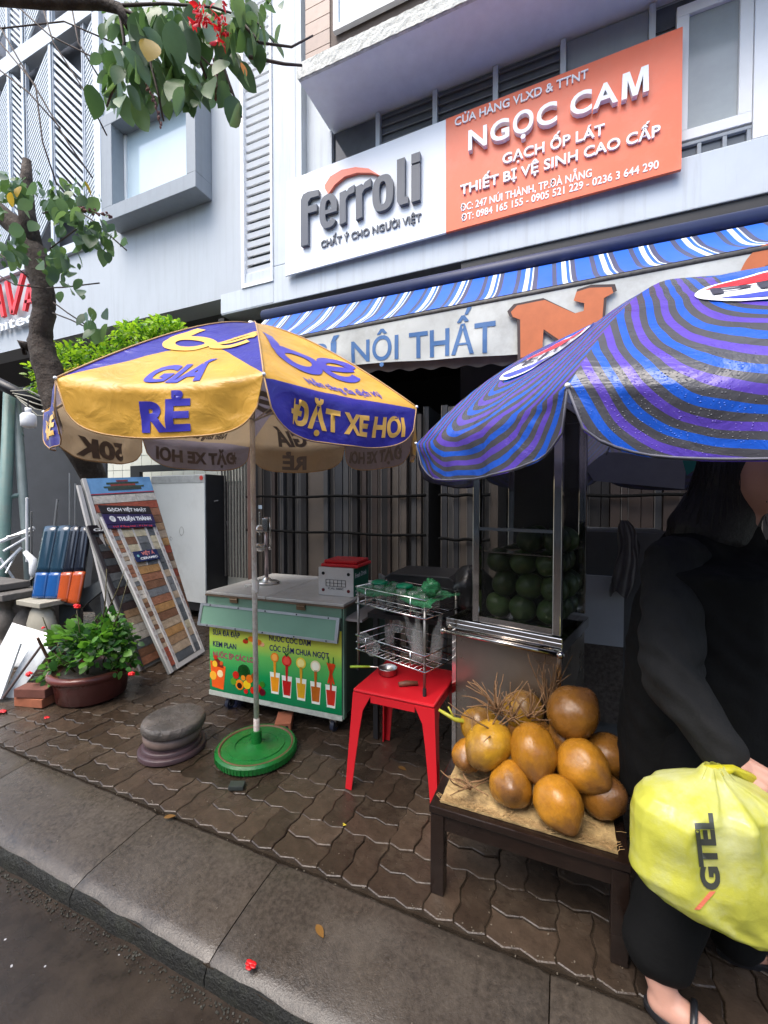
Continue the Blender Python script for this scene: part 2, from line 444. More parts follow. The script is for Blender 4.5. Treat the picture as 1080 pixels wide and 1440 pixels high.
# brown tiled upper storey
mb = MB(); mb.bb((xslabL + .04, 3.87, zup), (8, F + .2, 12)); mb.build('upper_wall', mat('tile bed', (.13, .1, .085), .8), shop)
M_btile = mat('brown wall tile', (.3, .21, .165), .45, vary=.15, scale=9, random_amt=.12)
wz0 = PY(474, 50, 3.86).z; wx0 = PY(474, 50, 3.86).x
tm = MB().bb((.004, -.012, .004), (.296, 0, .146)).mesh('wall_tile', M_btile)
nx = 0
for i in range(12):
    for j in range(12):
        x = xslabL + .045 + i * .3; z = zup + .002 + j * .15
        if x + .02 > wx0 - .32 and x < wx0 + 1.7 and z > wz0 - .06: continue
        if x + .3 > wx0 - .06 and x < wx0 + 1.6 and z + .15 > wz0 - .06 and z < wz0 + 1.4: continue
        o = link('wall_tile', tm, shop, False); o.matrix_basis = root_matrix(shop).inverted() @ Matrix.Translation((x, 3.87, z))
M_pvc = mat('white window frame', (.75, .76, .76), .35, vary=.03)
M_glass = mat('window glass', (.5, .62, .7), .06, 0, vary=.05, scale=2, spec=1.0)
M_glassd = mat('dark window glass', (.09, .1, .11), .08, 0, vary=.3, scale=3, spec=.6)
def window(x0, x1, z0, z1, Y, parent, name='window', fr=.06, m=M_pvc, g=M_glass, mull=1, curtain=None):
    f = MB(); d = .05
    f.bb((x0, Y - d, z0), (x1, Y, z0 + fr)); f.bb((x0, Y - d, z1 - fr), (x1, Y, z1))
    f.bb((x0, Y - d + .001, z0 + fr), (x0 + fr, Y, z1 - fr)); f.bb((x1 - fr, Y - d + .001, z0 + fr), (x1, Y, z1 - fr))
    for k in range(1, mull + 1):
        xm = x0 + (x1 - x0) * k / (mull + 1); f.bb((xm - fr / 2, Y - d + .002, z0 + fr), (xm + fr / 2, Y, z1 - fr))
    w = f.build(name, m, parent, bevel=.004)
    MB().bb((x0 + fr, Y - .02, z0 + fr), (x1 - fr, Y - .012, z1 - fr)).build('pane', g, w)
    return w
window(wx0 - .02, wx0 + 1.5, wz0, wz0 + 1.3, 3.86, shop, mull=2)
# recess windows
zw1 = zsof - .02
mxs = [PY(px, py, F + .05).x for px, py in ((465, 215), (532, 195), (612, 160), (697, 125), (792, 90), (917, 40))]
f = MB()
for x in mxs: f.bb((x - .025, F + .03, zs0 + .1), (x + .025, F + .09, zw1 - .005))
f.build('mullion_frame', M_wallA, shop)
for i, (a, b) in enumerate(zip(mxs, mxs[1:])):
    if i == 4: MB().bb((a + .03, F + .07, zs0 + .1), (b - .03, F + .1, zw1 - .01)).build('infill_panel', M_grey, shop)
    elif i == 0 or True: MB().bb((a + .03, F + .08, zs0 + .1), (b - .03, F + .09, zw1 - .01)).build('pane', M_glassd, shop)
MB().bb((mxs[-1] + .03, F + .1, zs0 + 1.3), (8, F + .11, zw1 - .01)).build('pane', M_glassd, shop)
# louvre lines inside the recess glass
lm = MB()
for k in range(9):
    z = 5.05 + k * .09
    lm.bb((mxs[1] + .04, F + .06, z), (mxs[4] - .04, F + .072, z + .012))
lm.build('blind_slats', mat('blind', (.16, .165, .17), .6), shop)
# big white window right of the sign
w0 = PY(950, 60, F + .06); w1 = PY(1058, 20, F + .06); wb = PY(1058, 176, F + .06)
window(w0.x, w1.x, wb.z, min(w1.z + .25, zsof - .01), F + .07, shop, fr=.09, mull=0, g=mat('grey curtain glass', (.3, .33, .33), .15, vary=.15, scale=2.5, spec=.7))
window(w0.x, w1.x, wb.z - .45, wb.z - .02, F + .07, shop, fr=.03, mull=2, m=M_grey, g=M_glassd)
MB().bb((w1.x + .003, F + .003, zs0 + .083), (w1.x + 3, F + .5, zsof - .003)).build('side_pier', M_white, shop)
# sill top right of the sign
# dark interior
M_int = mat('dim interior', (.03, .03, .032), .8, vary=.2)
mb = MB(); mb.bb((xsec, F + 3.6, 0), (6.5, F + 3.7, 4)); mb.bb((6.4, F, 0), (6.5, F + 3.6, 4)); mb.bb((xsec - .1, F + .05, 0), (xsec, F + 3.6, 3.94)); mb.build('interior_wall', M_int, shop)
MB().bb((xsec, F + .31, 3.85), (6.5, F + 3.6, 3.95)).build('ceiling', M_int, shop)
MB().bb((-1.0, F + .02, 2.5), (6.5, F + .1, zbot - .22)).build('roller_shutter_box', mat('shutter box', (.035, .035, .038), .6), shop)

# sign boards
SY = F - .07
a = PY(401, 388, SY); b = PY(627, 327, SY); c = PY(958, 238, SY); tL = PY(403, 255, SY); tR = PY(960, 38, SY)
z0 = (a.z + c.z) / 2; z1 = (tL.z + tR.z) / 2
sign = thing('shop_sign', 'long wall sign, white half and orange half with raised letters, above the striped awning', 'sign', (a.x, SY, z0))
def zmap(p): return p
M_signw = mat('white sign face', (.82, .86, .9), .3, vary=.02, scale=2, dirt=(.7, .72, .74), dscale=2, dirt_amt=.2)
M_signo = mat('orange sign face', (.85, .17, .075), .35, vary=.05, scale=3, dirt=(.8, .26, .16), dscale=2.5, dirt_amt=.4)
def quadbox(p0, p1, q0, q1, y0, y1):   # x range with tilted bottom/top lines
    mb = MB()
    vs = [(p0.x, y0, p0.z), (p1.x, y0, p1.z), (q1.x, y0, q1.z), (q0.x, y0, q0.z)]
    vs += [(x, y1, z) for x, _, z in vs]
    mb.add(vs, [(0, 1, 2, 3), (7, 6, 5, 4), (0, 4, 5, 1), (1, 5, 6, 2), (2, 6, 7, 3), (3, 7, 4, 0)]); return mb
tM = PY(627, 168, SY)
quadbox(a, b, tL, tM, SY, SY + .028).build('white_panel', M_signw, sign)
b2 = b.copy(); b2.x += .002; tM2 = tM.copy(); tM2.x += .002
quadbox(b2, c, tM2, tR, SY - .004, SY + .028).build('orange_panel', M_signo, sign)
M_let = mat('white raised letter', (.85, .87, .9), .3, vary=.02)
M_letg = mat('dark grey raised letter', (.09, .1, .12), .4, vary=.05)
M_arc = mat('orange arc', (.85, .2, .12), .35, vary=.03)
def sloped_letters(body, BL, TL, BR, m, depth=.03, bold=.02, spacing=1.0, name='lettering', Y=SY, cap=None, parent=sign, off=.005):
    p = PY(*BL, Y); q = PY(*TL, Y); r = PY(*BR, Y); k = (r.z - p.z) / (r.x - p.x)
    mb = text_mesh(body, lambda x, y, d: V((p.x + x, Y - off - d, p.z + y + k * x)), r.x - p.x, cap or (q.z - p.z), bold, spacing, depth)
    return mb.build(name, m, parent)
sloped_letters('CỬA HÀNG VLXD & TTNT', (640, 179), (640, 168), (827, 111), M_let, .012, .012)
sloped_letters('NGỌC CA', (660, 217), (660, 190), (868, 149), M_let, .05, .02, 1.08)
_a, _b = PY(873, 148.5, SY), PY(911, 135, SY); _h = (PY(873, 113, SY).z - _a.z); _w = _b.x - _a.x; _k = (_b.z - _a.z) / _w
MB().prism([(0, 0), (.2, 0), (.22, .68), (.41, 0), (.59, 0), (.78, .68), (.8, 0), (1, 0), (.97, 1), (.71, 1), (.5, .3), (.29, 1), (.03, 1)], lambda x, z, d: V((_a.x + x * _w, SY - d, _a.z + z * _h + _k * x * _w)), .005, .055).build('letter', M_let, sign)
sloped_letters('GẠCH ỐP LÁT', (707, 233), (707, 219.5), (850, 191), M_let, .02, .02)
sloped_letters('THIẾT BỊ VỆ SINH CAO CẤP', (648, 276), (648, 263), (928, 193), M_let, .02, .02)
sloped_letters('ĐC: 247 NÚI THÀNH, TP.ĐÀ NẴNG', (648, 298), (648, 288), (832, 249), M_let, .004, .015)
sloped_letters('ĐT: 0984 165 155 - 0905 521 229 - 0236 3 644 290', (649, 312), (649, 302.5), (926, 237), M_let, .004, .015)
sloped_letters('CHẤT Ý CHO NGƯỜI VIỆT', (452, 349.5), (452, 340), (593, 311), M_letg, .012, .02)
def Z7(x, y): return (400 + x / 4.5, 180 + y / 4.5)
def px_prism(pts, conv, Y, y0, y1, name, m, parent):
    w = [PY(*conv(x, y), Y) for x, y in pts]; mb = MB()
    mb.prism([(p.x, p.z) for p in w], lambda x, z, d: V((x, Y - d, z)), y0, y1); return mb.build(name, m, parent)
px_prism([(118, 762), (118, 475), (132, 438), (165, 420), (230, 408), (230, 446), (180, 460), (163, 485), (163, 512), (218, 498), (218, 540), (163, 556), (163, 752)], Z7, SY, .004, .05, 'letter', M_letg, sign)
px_prism([(288, 432), (268, 400), (266, 376), (300, 322), (370, 281), (460, 263), (540, 272), (615, 318), (560, 300), (470, 298), (390, 322), (330, 372)], Z7, SY, .004, .04, 'orange_arc', M_arc, sign)
# "erroli": letters by their own outlines in the photo's sizes
def erroli():
    pts = [('e', (236, 662), (345, 630), .62), ('r', (362, 630), (455, 600), .62), ('r', (464, 598), (558, 570), .62), ('o', (568, 560), (698, 520), .62),
           ('l', (722, 512), (792, 494), 1), ('i', (812, 488), (866, 472), 1)]
    for ch, BL, BR, k in pts:
        p = PY(*Z7(*BL), SY); r = PY(*Z7(*BR), SY)
        topy = {'e': 435, 'r': 390 if BL[0] < 400 else 352, 'o': 315, 'l': 212, 'i': 180}[ch]
        cx = (BL[0] + BR[0]) / 2; h = PY(*Z7(cx, topy), SY).z - PY(*Z7(cx, (BL[1] + BR[1]) / 2), SY).z
        if ch in 'li':
            vs = [(0, 0), (r.x - p.x, 0)]
            w_ = r.x - p.x
            if ch == 'l': poly = [(0, h), (0, .1 * h), (w_ * .25, 0), (w_, 0), (w_, .13 * h), (w_ * .7, .15 * h), (w_ * .7, h)]
            else: poly = [(0, 0), (w_, 0), (w_, h * .76), (0, h * .76)]
            MB().prism(poly, lambda x, z, d: V((p.x + x, SY - d, p.z + z)), .004, .05).build('letter', M_letg, sign)
            if ch == 'i': MB().prism([(0, h * .8), (w_, h * .8), (w_, h), (0, h)], lambda x, z, d: V((p.x + x, SY - d, p.z + z)), .004, .05).build('letter', M_letg, sign)
        elif ch == 'r':
            w_ = r.x - p.x; k_ = .12 * w_
            poly = [(0, 0), (w_ * .42, k_ * .6), (w_ * .42, .66 * h), (w_ * .58, .76 * h), (w_, .78 * h + k_ * .2), (w_, h), (w_ * .62, .95 * h), (w_ * .42, .84 * h), (w_ * .42, .93 * h), (0, .9 * h)]
            MB().prism(poly, lambda x, z, d: V((p.x + x, SY - d, p.z + z)), .004, .05).build('letter', M_letg, sign)
        else:
            w_ = r.x - p.x; kz_ = (r.z - p.z) / w_; mb = MB(); N_ = 40
            def sup(a, rx, ry):
                c_, s_ = cos(a), sin(a); return (w_ / 2 + rx * abs(c_) ** .75 * (1 if c_ > 0 else -1), h / 2 + ry * abs(s_) ** .75 * (1 if s_ > 0 else -1))
            a0, a1 = (0, 2 * pi) if ch == 'o' else (0, 2 * pi - .62)
            P3 = lambda x, z, d: V((p.x + x, SY - d, p.z + z + kz_ * x * .5))
            vs = []; fs = []
            for k in range(N_ + 1):
                a = a0 + (a1 - a0) * k / N_
                for rx, ry in ((w_ / 2, h / 2), (w_ * .17, h * .32)):
                    x, z = sup(a, rx, ry)
                    for d in (.004, .05): vs.append(P3(x, z, d))
            for k in range(N_):
                b0, b1 = k * 4, k * 4 + 4
                fs += [(b0 + 1, b0 + 3, b1 + 3, b1 + 1), (b0, b1, b1 + 2, b0 + 2), (b0, b0 + 1, b1 + 1, b1), (b0 + 2, b1 + 2, b1 + 3, b0 + 3)]
            fs += [(0, 2, 3, 1), (N_ * 4, N_ * 4 + 1, N_ * 4 + 3, N_ * 4 + 2)]
            mb.add(vs, fs)
            if ch == 'e': mb.prism([(w_ * .3, h * .42), (w_ * .985, h * .42), (w_ * .985, h * .54), (w_ * .3, h * .54)], P3, .004, .0495)
            mb.build('letter', M_letg, sign)
erroli()

# ---------------------------------------------------------------- awning
AY, BY = 4.18, 3.5
r0 = PY(372, 456, AY); r1 = PY(1130, 279, AY)
r0.z = r1.z = (r0.z + r1.z) / 2 - .0
r0.z += .03; r1.z -= .03
f0 = PY(413, 477, BY); f1 = PY(1130, 340, BY); kz = (f1.z - f0.z) / (f1.x - f0.x)
f0 = V((f0.x - .4, BY, f0.z - .4 * kz)); f1 = V((f1.x + .9, BY, f1.z + .9 * kz)); r1.x += .9
awn = thing('awning', 'blue and white striped roll-out awning with a printed white banner hanging from its front bar', 'awning', (r0.x, AY, r0.z))
M_navy = mat('navy awning roll', (.018, .026, .075), .5, vary=.15, scale=6)
MB().tube([r0, r1], .075, 16).build('roller', M_navy, awn, smooth=True)
MB().tube([r0 + V((0, .03, -.12)), r1 + V((0, .03, -.12))], .045, 12).build('roller_tube', mat('dusty navy tube', (.05, .055, .1), .6, vary=.2), awn, smooth=True)
M_str = bpy.data.materials.new('striped awning cloth'); M_str.use_nodes = True
def stripes_node(m, stops, axis=0, scale=1.0, rough=.45, bumpy=.3, tint=None):
    N = m.node_tree.nodes; L = m.node_tree.links; b = N['Principled BSDF']; b.inputs['Roughness'].default_value = rough
    uv = N.new('ShaderNodeUVMap'); sp = N.new('ShaderNodeSeparateXYZ'); L.new(uv.outputs[0], sp.inputs[0])
    mu = N.new('ShaderNodeMath'); mu.operation = 'MULTIPLY'; mu.inputs[1].default_value = scale; L.new(sp.outputs[axis], mu.inputs[0])
    fr = N.new('ShaderNodeMath'); fr.operation = 'FRACT'; L.new(mu.outputs[0], fr.inputs[0])
    cr = N.new('ShaderNodeValToRGB'); cr.color_ramp.interpolation = 'CONSTANT'
    el = cr.color_ramp.elements
    for i, (p, c) in enumerate(stops):
        e = el[i] if i < 2 else el.new(p)
        e.position = p; e.color = (*c, 1)
    L.new(fr.outputs[0], cr.inputs[0]); L.new(cr.outputs[0], b.inputs['Base Color'])
    return b
BL_, WH_, DK_ = (.012, .11, .62), (.7, .74, .8), (.05, .06, .12)
stripes_node(M_str, [(0, WH_), (.12, BL_), (.2, WH_), (.235, DK_), (.36, BL_), (.74, DK_), (.86, BL_)], scale=3.3)
def af(u, v):
    x = r0.x + .05 + (f1.x - .1 - r0.x) * u
    top = V((x, AY - .06, r0.z + (r1.z - r0.z) * u - .07)); bot = V((x + .02, BY, f0.z + (x - f0.x) * kz + .03))
    p = top.lerp(bot, v)
    p.z += .035 * sin(v * pi) * (-1) + .012 * sin(u * 60) * sin(v * pi) + .02 * noise.noise(V((u * 9, v * 2, 1))) * sin(v * pi)
    return p
mb = MB(); mb.grid(af, 160, 12)
for k in mb.uv: mb.uv[k] = [(u * (f1.x - r0.x), v) for u, v in mb.uv[k]]
mb.build('striped_cloth', M_str, awn, smooth=True)
MB().tube([f0, f1], .022, 10).build('front_bar', mat('rusty bar', (.09, .085, .08), .6, vary=.4, scale=30, dirt=(.03, .025, .02), dscale=20), awn, smooth=True)
# banner
def bn(px, py): return PY(px, py, BY - .01)
def barz(x): return f0.z + (x - f0.x) * kz
btl, btr = V((f0.x + .1, BY, 0)), V((f1.x, BY, 0))
bl = bn(508, 512); br_ = bn(702, 500); kb = (br_.z - bl.z) / (br_.x - bl.x)
def bot_z(x): return bl.z + (x - bl.x) * kb if x < br_.x else br_.z + (x - br_.x) * (-.05)
M_ban = mat('dusty white banner', (.52, .54, .52), .5, vary=.1, scale=4, dirt=(.33, .33, .3), dscale=5, dirt_amt=.5)
def bwave(x, t): return .012 * sin(x * 9 + 2 * t) * t + .015 * noise.noise(V((x * 3, t * 2, 7))) * t
def bsurf(x, t, off=0):
    zt = barz(x) - .01; return V((x, BY - .012 - bwave(x, t) - off, zt + (bot_z(x) - zt) * t))
mb = MB(); mb.grid(lambda u, v: bsurf(f0.x + .1 + (f1.x - f0.x - .2) * u, v), 120, 8); mb.build('banner', M_ban, awn, smooth=True)
mb = MB(); mb.grid(lambda u, v: V((f0.x + .12 + (f1.x - f0.x - .3) * u, BY + .05 + .02 * v, bot_z(f0.x + .12 + (f1.x - f0.x - .3) * u) + .05 - (.1 + .012 * sin(u * 150)) * v)), 200, 2)
mb.build('hem_cloth', mat('brown hem', (.2, .17, .15), .7, vary=.2), awn, smooth=True)
M_blue = mat('faded blue print', (.05, .14, .33), .5, vary=.1)
def ban_text(body, xa, xb, t0, t1, m, bold=.03):
    w = xb - xa
    def fn(x, y, d):
        X = xa + x; t = t1 + (t0 - t1) * (y / .2); return bsurf(X, t, .004)
    return text_mesh(body, fn, w, .2, bold, 1.0, 0, cut=.08).build('lettering', m, awn)
xa, xb = bn(494, 500).x, bn(697, 490).x
ban_text('NỘI THẤT', xa, xb, .36, .93, M_blue, .015)
ban_text('TRÍ', xa - .62, xa - .12, .3, .93, M_blue, .035)
def Z4(x, y): return (560 + x / 2.077, 360 + y / 2.077)
Np = [(330, 168), (348, 149), (428, 133), (515, 172), (541, 165), (543, 143), (512, 135), (520, 110), (558, 98), (622, 96), (627, 113), (600, 128), (596, 175), (590, 300), (545, 300), (425, 218), (420, 300), (358, 300), (357, 190), (336, 182)]
w = [bn(*Z4(*p)) for p in Np]
cxN = sum(p.x for p in w) / len(w); czN = sum(p.z for p in w) / len(w)
MB().prism([(cxN + (p.x - cxN) * 1.07, czN + (p.z - czN) * 1.12) for p in w], lambda x, z, d: V((x, BY - d, z)), .034, .036).build('letter_outline', mat('dark brown print', (.05, .03, .03), .5), awn)
MB().prism([(p.x, p.z) for p in w], lambda x, z, d: V((x, BY - d, z)), .037, .039).build('letter', mat('orange print', (.5, .14, .05), .5, vary=.12), awn)
ban_text('ỌC CAM', xb + 1.55, xb + 3.3, .05, .9, mat('orange print', ()), .06)

# ---------------------------------------------------------------- LEFT BUILDING
lb = thing('left_building', 'grey architects office block with slanted louvre screens and a boxed window', 'building', (-8, F, 0))
xw = XL(340, 300); zt = 12
xs = XL(137, 200)                                       # right end of the louvre screen
z_lv = ZL(110, 343)
zl = 4.17
mb = MB(); mb.bb((-20, F, zl), (xw, F + .35, z_lv)); mb.bb((xs + .005, F, z_lv), (xw, F + .35, zt)); mb.build('wall', M_wallB, lb)
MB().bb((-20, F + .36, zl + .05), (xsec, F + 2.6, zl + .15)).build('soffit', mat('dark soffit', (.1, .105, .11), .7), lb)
MB().bb((-20, F + 2.6, 0), (xsec - .11, F + 2.7, 4.3)).build('back_wall', mat('dark grey back wall', (.05, .052, .056), .7, vary=.15), lb)
# louvre strip between the two buildings
ls = thing('louvre_strip', 'tall white horizontal louvre strip between the grey wall and the sign column', 'louvre', (xw, F, 4.4))
x0, x1 = xw + .02, xcolL - .01; zb = ZL(338, 402)
f = MB(); f.bb((x0 - .02, F - .02, zb - .05), (x1 + .01, F + .1, zb)); f.bb((x0 - .02, F - .02, zb), (x0 + .03, F + .1, zt)); f.bb((x1 - .02, F - .02, zb), (x1 + .01, F + .1, zt)); f.build('frame', M_white, ls)
MB().bb((xw - .02, F + .2, zbot), (xcolL + .01, F + .25, zt)).build('backing', mat('dark backing', (.06, .07, .08), .8), ls)
sm = MB().box((0, 0, 0), ((x1 - x0) - .06, .05, .058), rot=(radians(18), 0, 0)).mesh('slat', M_white)
k = 0; z = zb + .07
while z < 9.2:
    o = link('slat', sm, ls, False); o.location = ((x0 + x1) / 2 - xw, .045, z - 4.4); z += .112
MB().bb((xsec, F - .004, zbot - .2), (xcolL, F + .3, zb - .055)).build('lower_panel', M_wallA, ls)
# louvre screen tower
scr = thing('louvre_screen', 'row of tall louvred shutters with slanted slats on the grey office block', 'louvre screen', (-8, F, z_lv))
M_lv = mat('pale metal louvre', (.55, .6, .65), .4, vary=.04); M_post = mat('screen post', (.42, .46, .52), .45, vary=.05)
cols = [137, 122, 80, 75, 40, 20, -4, -30, -50, -80, -120]
def sx(px): return XL(px, 250)
zmid = ZL(60, 75)
pan = [(122, 137, 1, .085), (79, 121, -1, .13), (41, 74, 1, .085), (20, 37, -1, .11), (-15, 17, 1, .08), (-48, -18, -1, .08), (-95, -50, 1, .06)]
MB().bb((-20, F + .2, z_lv - .02), (xs, F + .25, zt)).build('backing', mat('dark room glass', (.035, .04, .05), .3), scr)
MB().bb((-20, F - .06, z_lv - .14), (xs + .12, F + .1, z_lv)).build('bottom_beam', M_lv, scr)
MB().bb((-20, F - .06, zmid), (xs + .12, F + .1, zmid + .28)).build('middle_beam', M_lv, scr)
MB().bb((xs + .005, F - .06, z_lv), (xs + .16, F - .001, zt)).build('end_post', M_lv, scr)
for (pa, pb, sgn, pitch) in pan:
    xa_, xb_ = sx(pa), sx(pb)
    if xa_ > xb_: xa_, xb_ = xb_, xa_
    for zz0, zz1 in ((z_lv, zmid), (zmid + .28, zt - 1.5)):
        fr = MB(); e = .022
        fr.bb((xa_, F - .03, zz0 + .01), (xa_ + e, F + .02, zz1)); fr.bb((xb_ - e, F - .03, zz0 + .01), (xb_, F + .02, zz1))
        shut = fr.build('shutter', M_post, scr)
        w_ = xb_ - xa_ - 2 * e
        zc = zz0 - w_
        bars = []
        while zc < zz1:
            za, zb2 = (zc, zc + w_) if sgn > 0 else (zc + w_, zc)
            if min(za, zb2) > zz0 - .01 and max(za, zb2) < zz1 + .01: bars.append((za, zb2))
            zc += pitch
        sl = MB(); h = pitch * .26
        for za, zb2 in bars:
            sl.prism([(xa_ + e, za - h), (xb_ - e, zb2 - h), (xb_ - e, zb2 + h), (xa_ + e, za + h)], lambda x, z, d: V((x, F - d, z)), -.01, .018)
        if sl.v: sl.build('slats', M_lv, shut)
for px in (77, 38.5, 18.5, -16.5):
    MB().bb((sx(px) - .03, F - .05, z_lv), (sx(px) + .03, F - .031, zt)).build('post', M_lv, scr)
# boxed window
bxr, bxl = XL(284, 200), XL(150, 300); zb0 = ZL(283, 262); zt0 = ZL(284, 95)
PYb = 4.12
p_rb = PY(275, 262, PYb); p_lb = PY(150, 305, PYb); top_ = PY(275, 92, PYb).z
x0, x1, z0_, z1_ = p_lb.x, p_rb.x, p_rb.z, top_
bw = thing('boxed_window', 'square window in a projecting grey frame on the office wall', 'window', (x0, F, z0_))
t_ = .16; mb = MB()
mb.bb((x0 - .1, PYb, z0_), (x1, F + .0, z0_ + .2)); mb.bb((x0 - .1, PYb, z1_ - t_), (x1, F, z1_)); mb.bb((x1 - t_, PYb + .001, z0_ + .2), (x1, F, z1_ - t_)); mb.bb((x0 - .1, PYb + .001, z0_ + .2), (x0 + .12, F, z1_ - t_))
mb.build('frame', M_grey, bw, bevel=.006)
MB().bb((x0 + .12, F - .06, z0_ + .2), (x1 - t_, F - .05, z1_ - t_)).build('pane', M_glass, bw)
f = MB(); f.bb((x0 + .12, F - .09, z0_ + .2), (x1 - t_, F - .06, z0_ + .24)); f.bb((x0 + .12, F - .09, z0_ + .24), (x0 + .16, F - .06, z1_ - t_ - .02)); f.bb((x1 - t_ - .04, F - .09, z0_ + .24), (x1 - t_, F - .06, z1_ - t_ - .02)); f.build('sash', M_white, bw)
# red letters, stands off the wall
rl = thing('red_wall_sign', 'red and white letters standing off the grey office wall behind the tree trunk', 'sign', PY(20, 450, F))
M_rl = mat('red letter', (.75, .02, .025), .35, vary=.03)
p = PY(-30, 455, F)
def Zs(x, y): return (x / 4.965, 230 + y / 4.965)
def bar(x0, y0, x1, y1, w=26):
    a, b = PY(*Zs(x0, y0), F - .08), PY(*Zs(x1, y1), F - .08); d = (b - a); n = V((-d.z, 0, d.x)).normalized() * .028
    MB().prism([(a.x - n.x * 1.6, a.z - n.z), (b.x - n.x * 1.6, b.z - n.z), (b.x + n.x * 1.6, b.z + n.z), (a.x + n.x * 1.6, a.z + n.z)], lambda x, z, dd: V((x, F - .08 - dd, z)), 0, .05).build('letter_stroke', M_rl, rl)
for s_ in ((-10, 850, -60, 1080), (0, 850, 42, 1075), (-40, 1000, 30, 980), (62, 830, 105, 1055), (178, 778, 108, 1055), (188, 1035, 225, 850), (230, 850, 262, 1015), (195, 975, 250, 960)): bar(*s_)
q = PY(-45, 479, F - .06); q2 = PY(43, 458, F - .06)
text_mesh('Architect', lambda x, y, d: V((q.x + x, F - .04 - d, q.z + y)), (q2.x - q.x) * 1.18, .19, .02, 1, .04).build('lettering', M_white, rl)

# unseen houses added across the street: block low sky light, show in glass
random.seed(3)
for k, (x0, x1, h, c) in enumerate(((-30, -17, 9, (.4, .36, .28)), (-16.9, -6, 7, (.3, .34, .36)), (-5.9, 4, 10, (.42, .4, .36)), (4.1, 15, 8, (.33, .26, .2)), (15.1, 30, 9, (.36, .37, .36)))):
    t = thing('sky_blocker_house', ['far left pale yellow', 'grey blue', 'tall cream', 'brown', 'far right grey'][k] + ' unseen shop house added across the street to block low sky light', 'building', ((x0 + x1) / 2, -13, 0), group='added houses blocking low sky')
    MB().bb((x0, -18, -.13), (x1, -13, h)).build('wall', mat('sky blocker wall %d' % k, c, .7, vary=.08, scale=2), t)
    for j in range(int((x1 - x0) / 3)):
        for fl in range(int(h / 3.2)):
            if fl: w_ = MB().bb((x0 + .8 + j * 3, -13.02, fl * 3.2 + .6), (x0 + 2.4 + j * 3, -12.99, fl * 3.2 + 2.2)).build('window', M_glassd, t)
    MB().bb((x0 + .5, -13.03, 0), (x1 - .5, -12.98, 2.7)).build('shopfront', mat('dim shopfront', (.06, .06, .065), .5), t)
# ================================================================ PARASOLS
def two_sided(m, under, mixin):
    """the same cloth seen from below: duller printed-through colour (back faces of the sheet)"""
    N = m.node_tree.nodes; L = m.node_tree.links; b = N['Principled BSDF']
    src = b.inputs['Base Color'].links[0].from_socket
    g = N.new('ShaderNodeNewGeometry'); mx = N.new('ShaderNodeMix'); mx.data_type = 'RGBA'
    m2 = N.new('ShaderNodeMix'); m2.data_type = 'RGBA'; m2.inputs[0].default_value = mixin; L.new(src, m2.inputs[6]); m2.inputs[7].default_value = (*under, 1)
    L.new(g.outputs['Backfacing'], mx.inputs[0]); L.new(src, mx.inputs[6]); L.new(m2.outputs[2], mx.inputs[7]); L.new(mx.outputs[2], b.inputs['Base Color'])
    t = N.new('ShaderNodeBsdfTranslucent'); L.new(mx.outputs[2], t.inputs[0]); ms = N.new('ShaderNodeMixShader'); ms.inputs[0].default_value = .3
    L.new(b.outputs[0], ms.inputs[1]); L.new(t.outputs[0], ms.inputs[2]); L.new(ms.outputs[0], N['Material Output'].inputs[0])
def mathn(N, L, op, a, b=None, c=None):
    n = N.new('ShaderNodeMath'); n.operation = op
    for i, x in enumerate((a, b, c)):
        if x is None: continue
        if isinstance(x, (int, float)): n.inputs[i].default_value = x
        else: L.new(x, n.inputs[i])
    return n.outputs[0]
def cloth_wet(m, bump=.5, drops=False, wr=9):
    N = m.node_tree.nodes; L = m.node_tree.links; b = N['Principled BSDF']
    tc = N.new('ShaderNodeTexCoord'); n4 = N.new('ShaderNodeTexNoise'); n4.inputs['Scale'].default_value = wr; n4.inputs['Detail'].default_value = 5; n4.inputs['Distortion'].default_value = .8
    L.new(tc.outputs['Object'], n4.inputs['Vector'])
    bp = N.new('ShaderNodeBump'); bp.inputs['Strength'].default_value = bump; bp.inputs['Distance'].default_value = .03; L.new(n4.outputs['Fac'], bp.inputs['Height'])
    last = bp
    if drops:
        vo = N.new('ShaderNodeTexVoronoi'); vo.inputs['Scale'].default_value = 150; L.new(tc.outputs['Object'], vo.inputs['Vector'])
        n5 = N.new('ShaderNodeTexNoise'); n5.inputs['Scale'].default_value = 22; L.new(tc.outputs['Object'], n5.inputs['Vector'])
        thr = mathn(N, L, 'MULTIPLY', n5.outputs['Fac'], .48)
        hh = mathn(N, L, 'MAXIMUM', mathn(N, L, 'SUBTRACT', thr, vo.outputs['Distance']), 0.0)
        b2 = N.new('ShaderNodeBump'); b2.inputs['Strength'].default_value = .9; b2.inputs['Distance'].default_value = .006
        L.new(hh, b2.inputs['Height']); L.new(bp.outputs[0], b2.inputs['Normal']); last = b2
    L.new(last.outputs[0], b.inputs['Normal'])
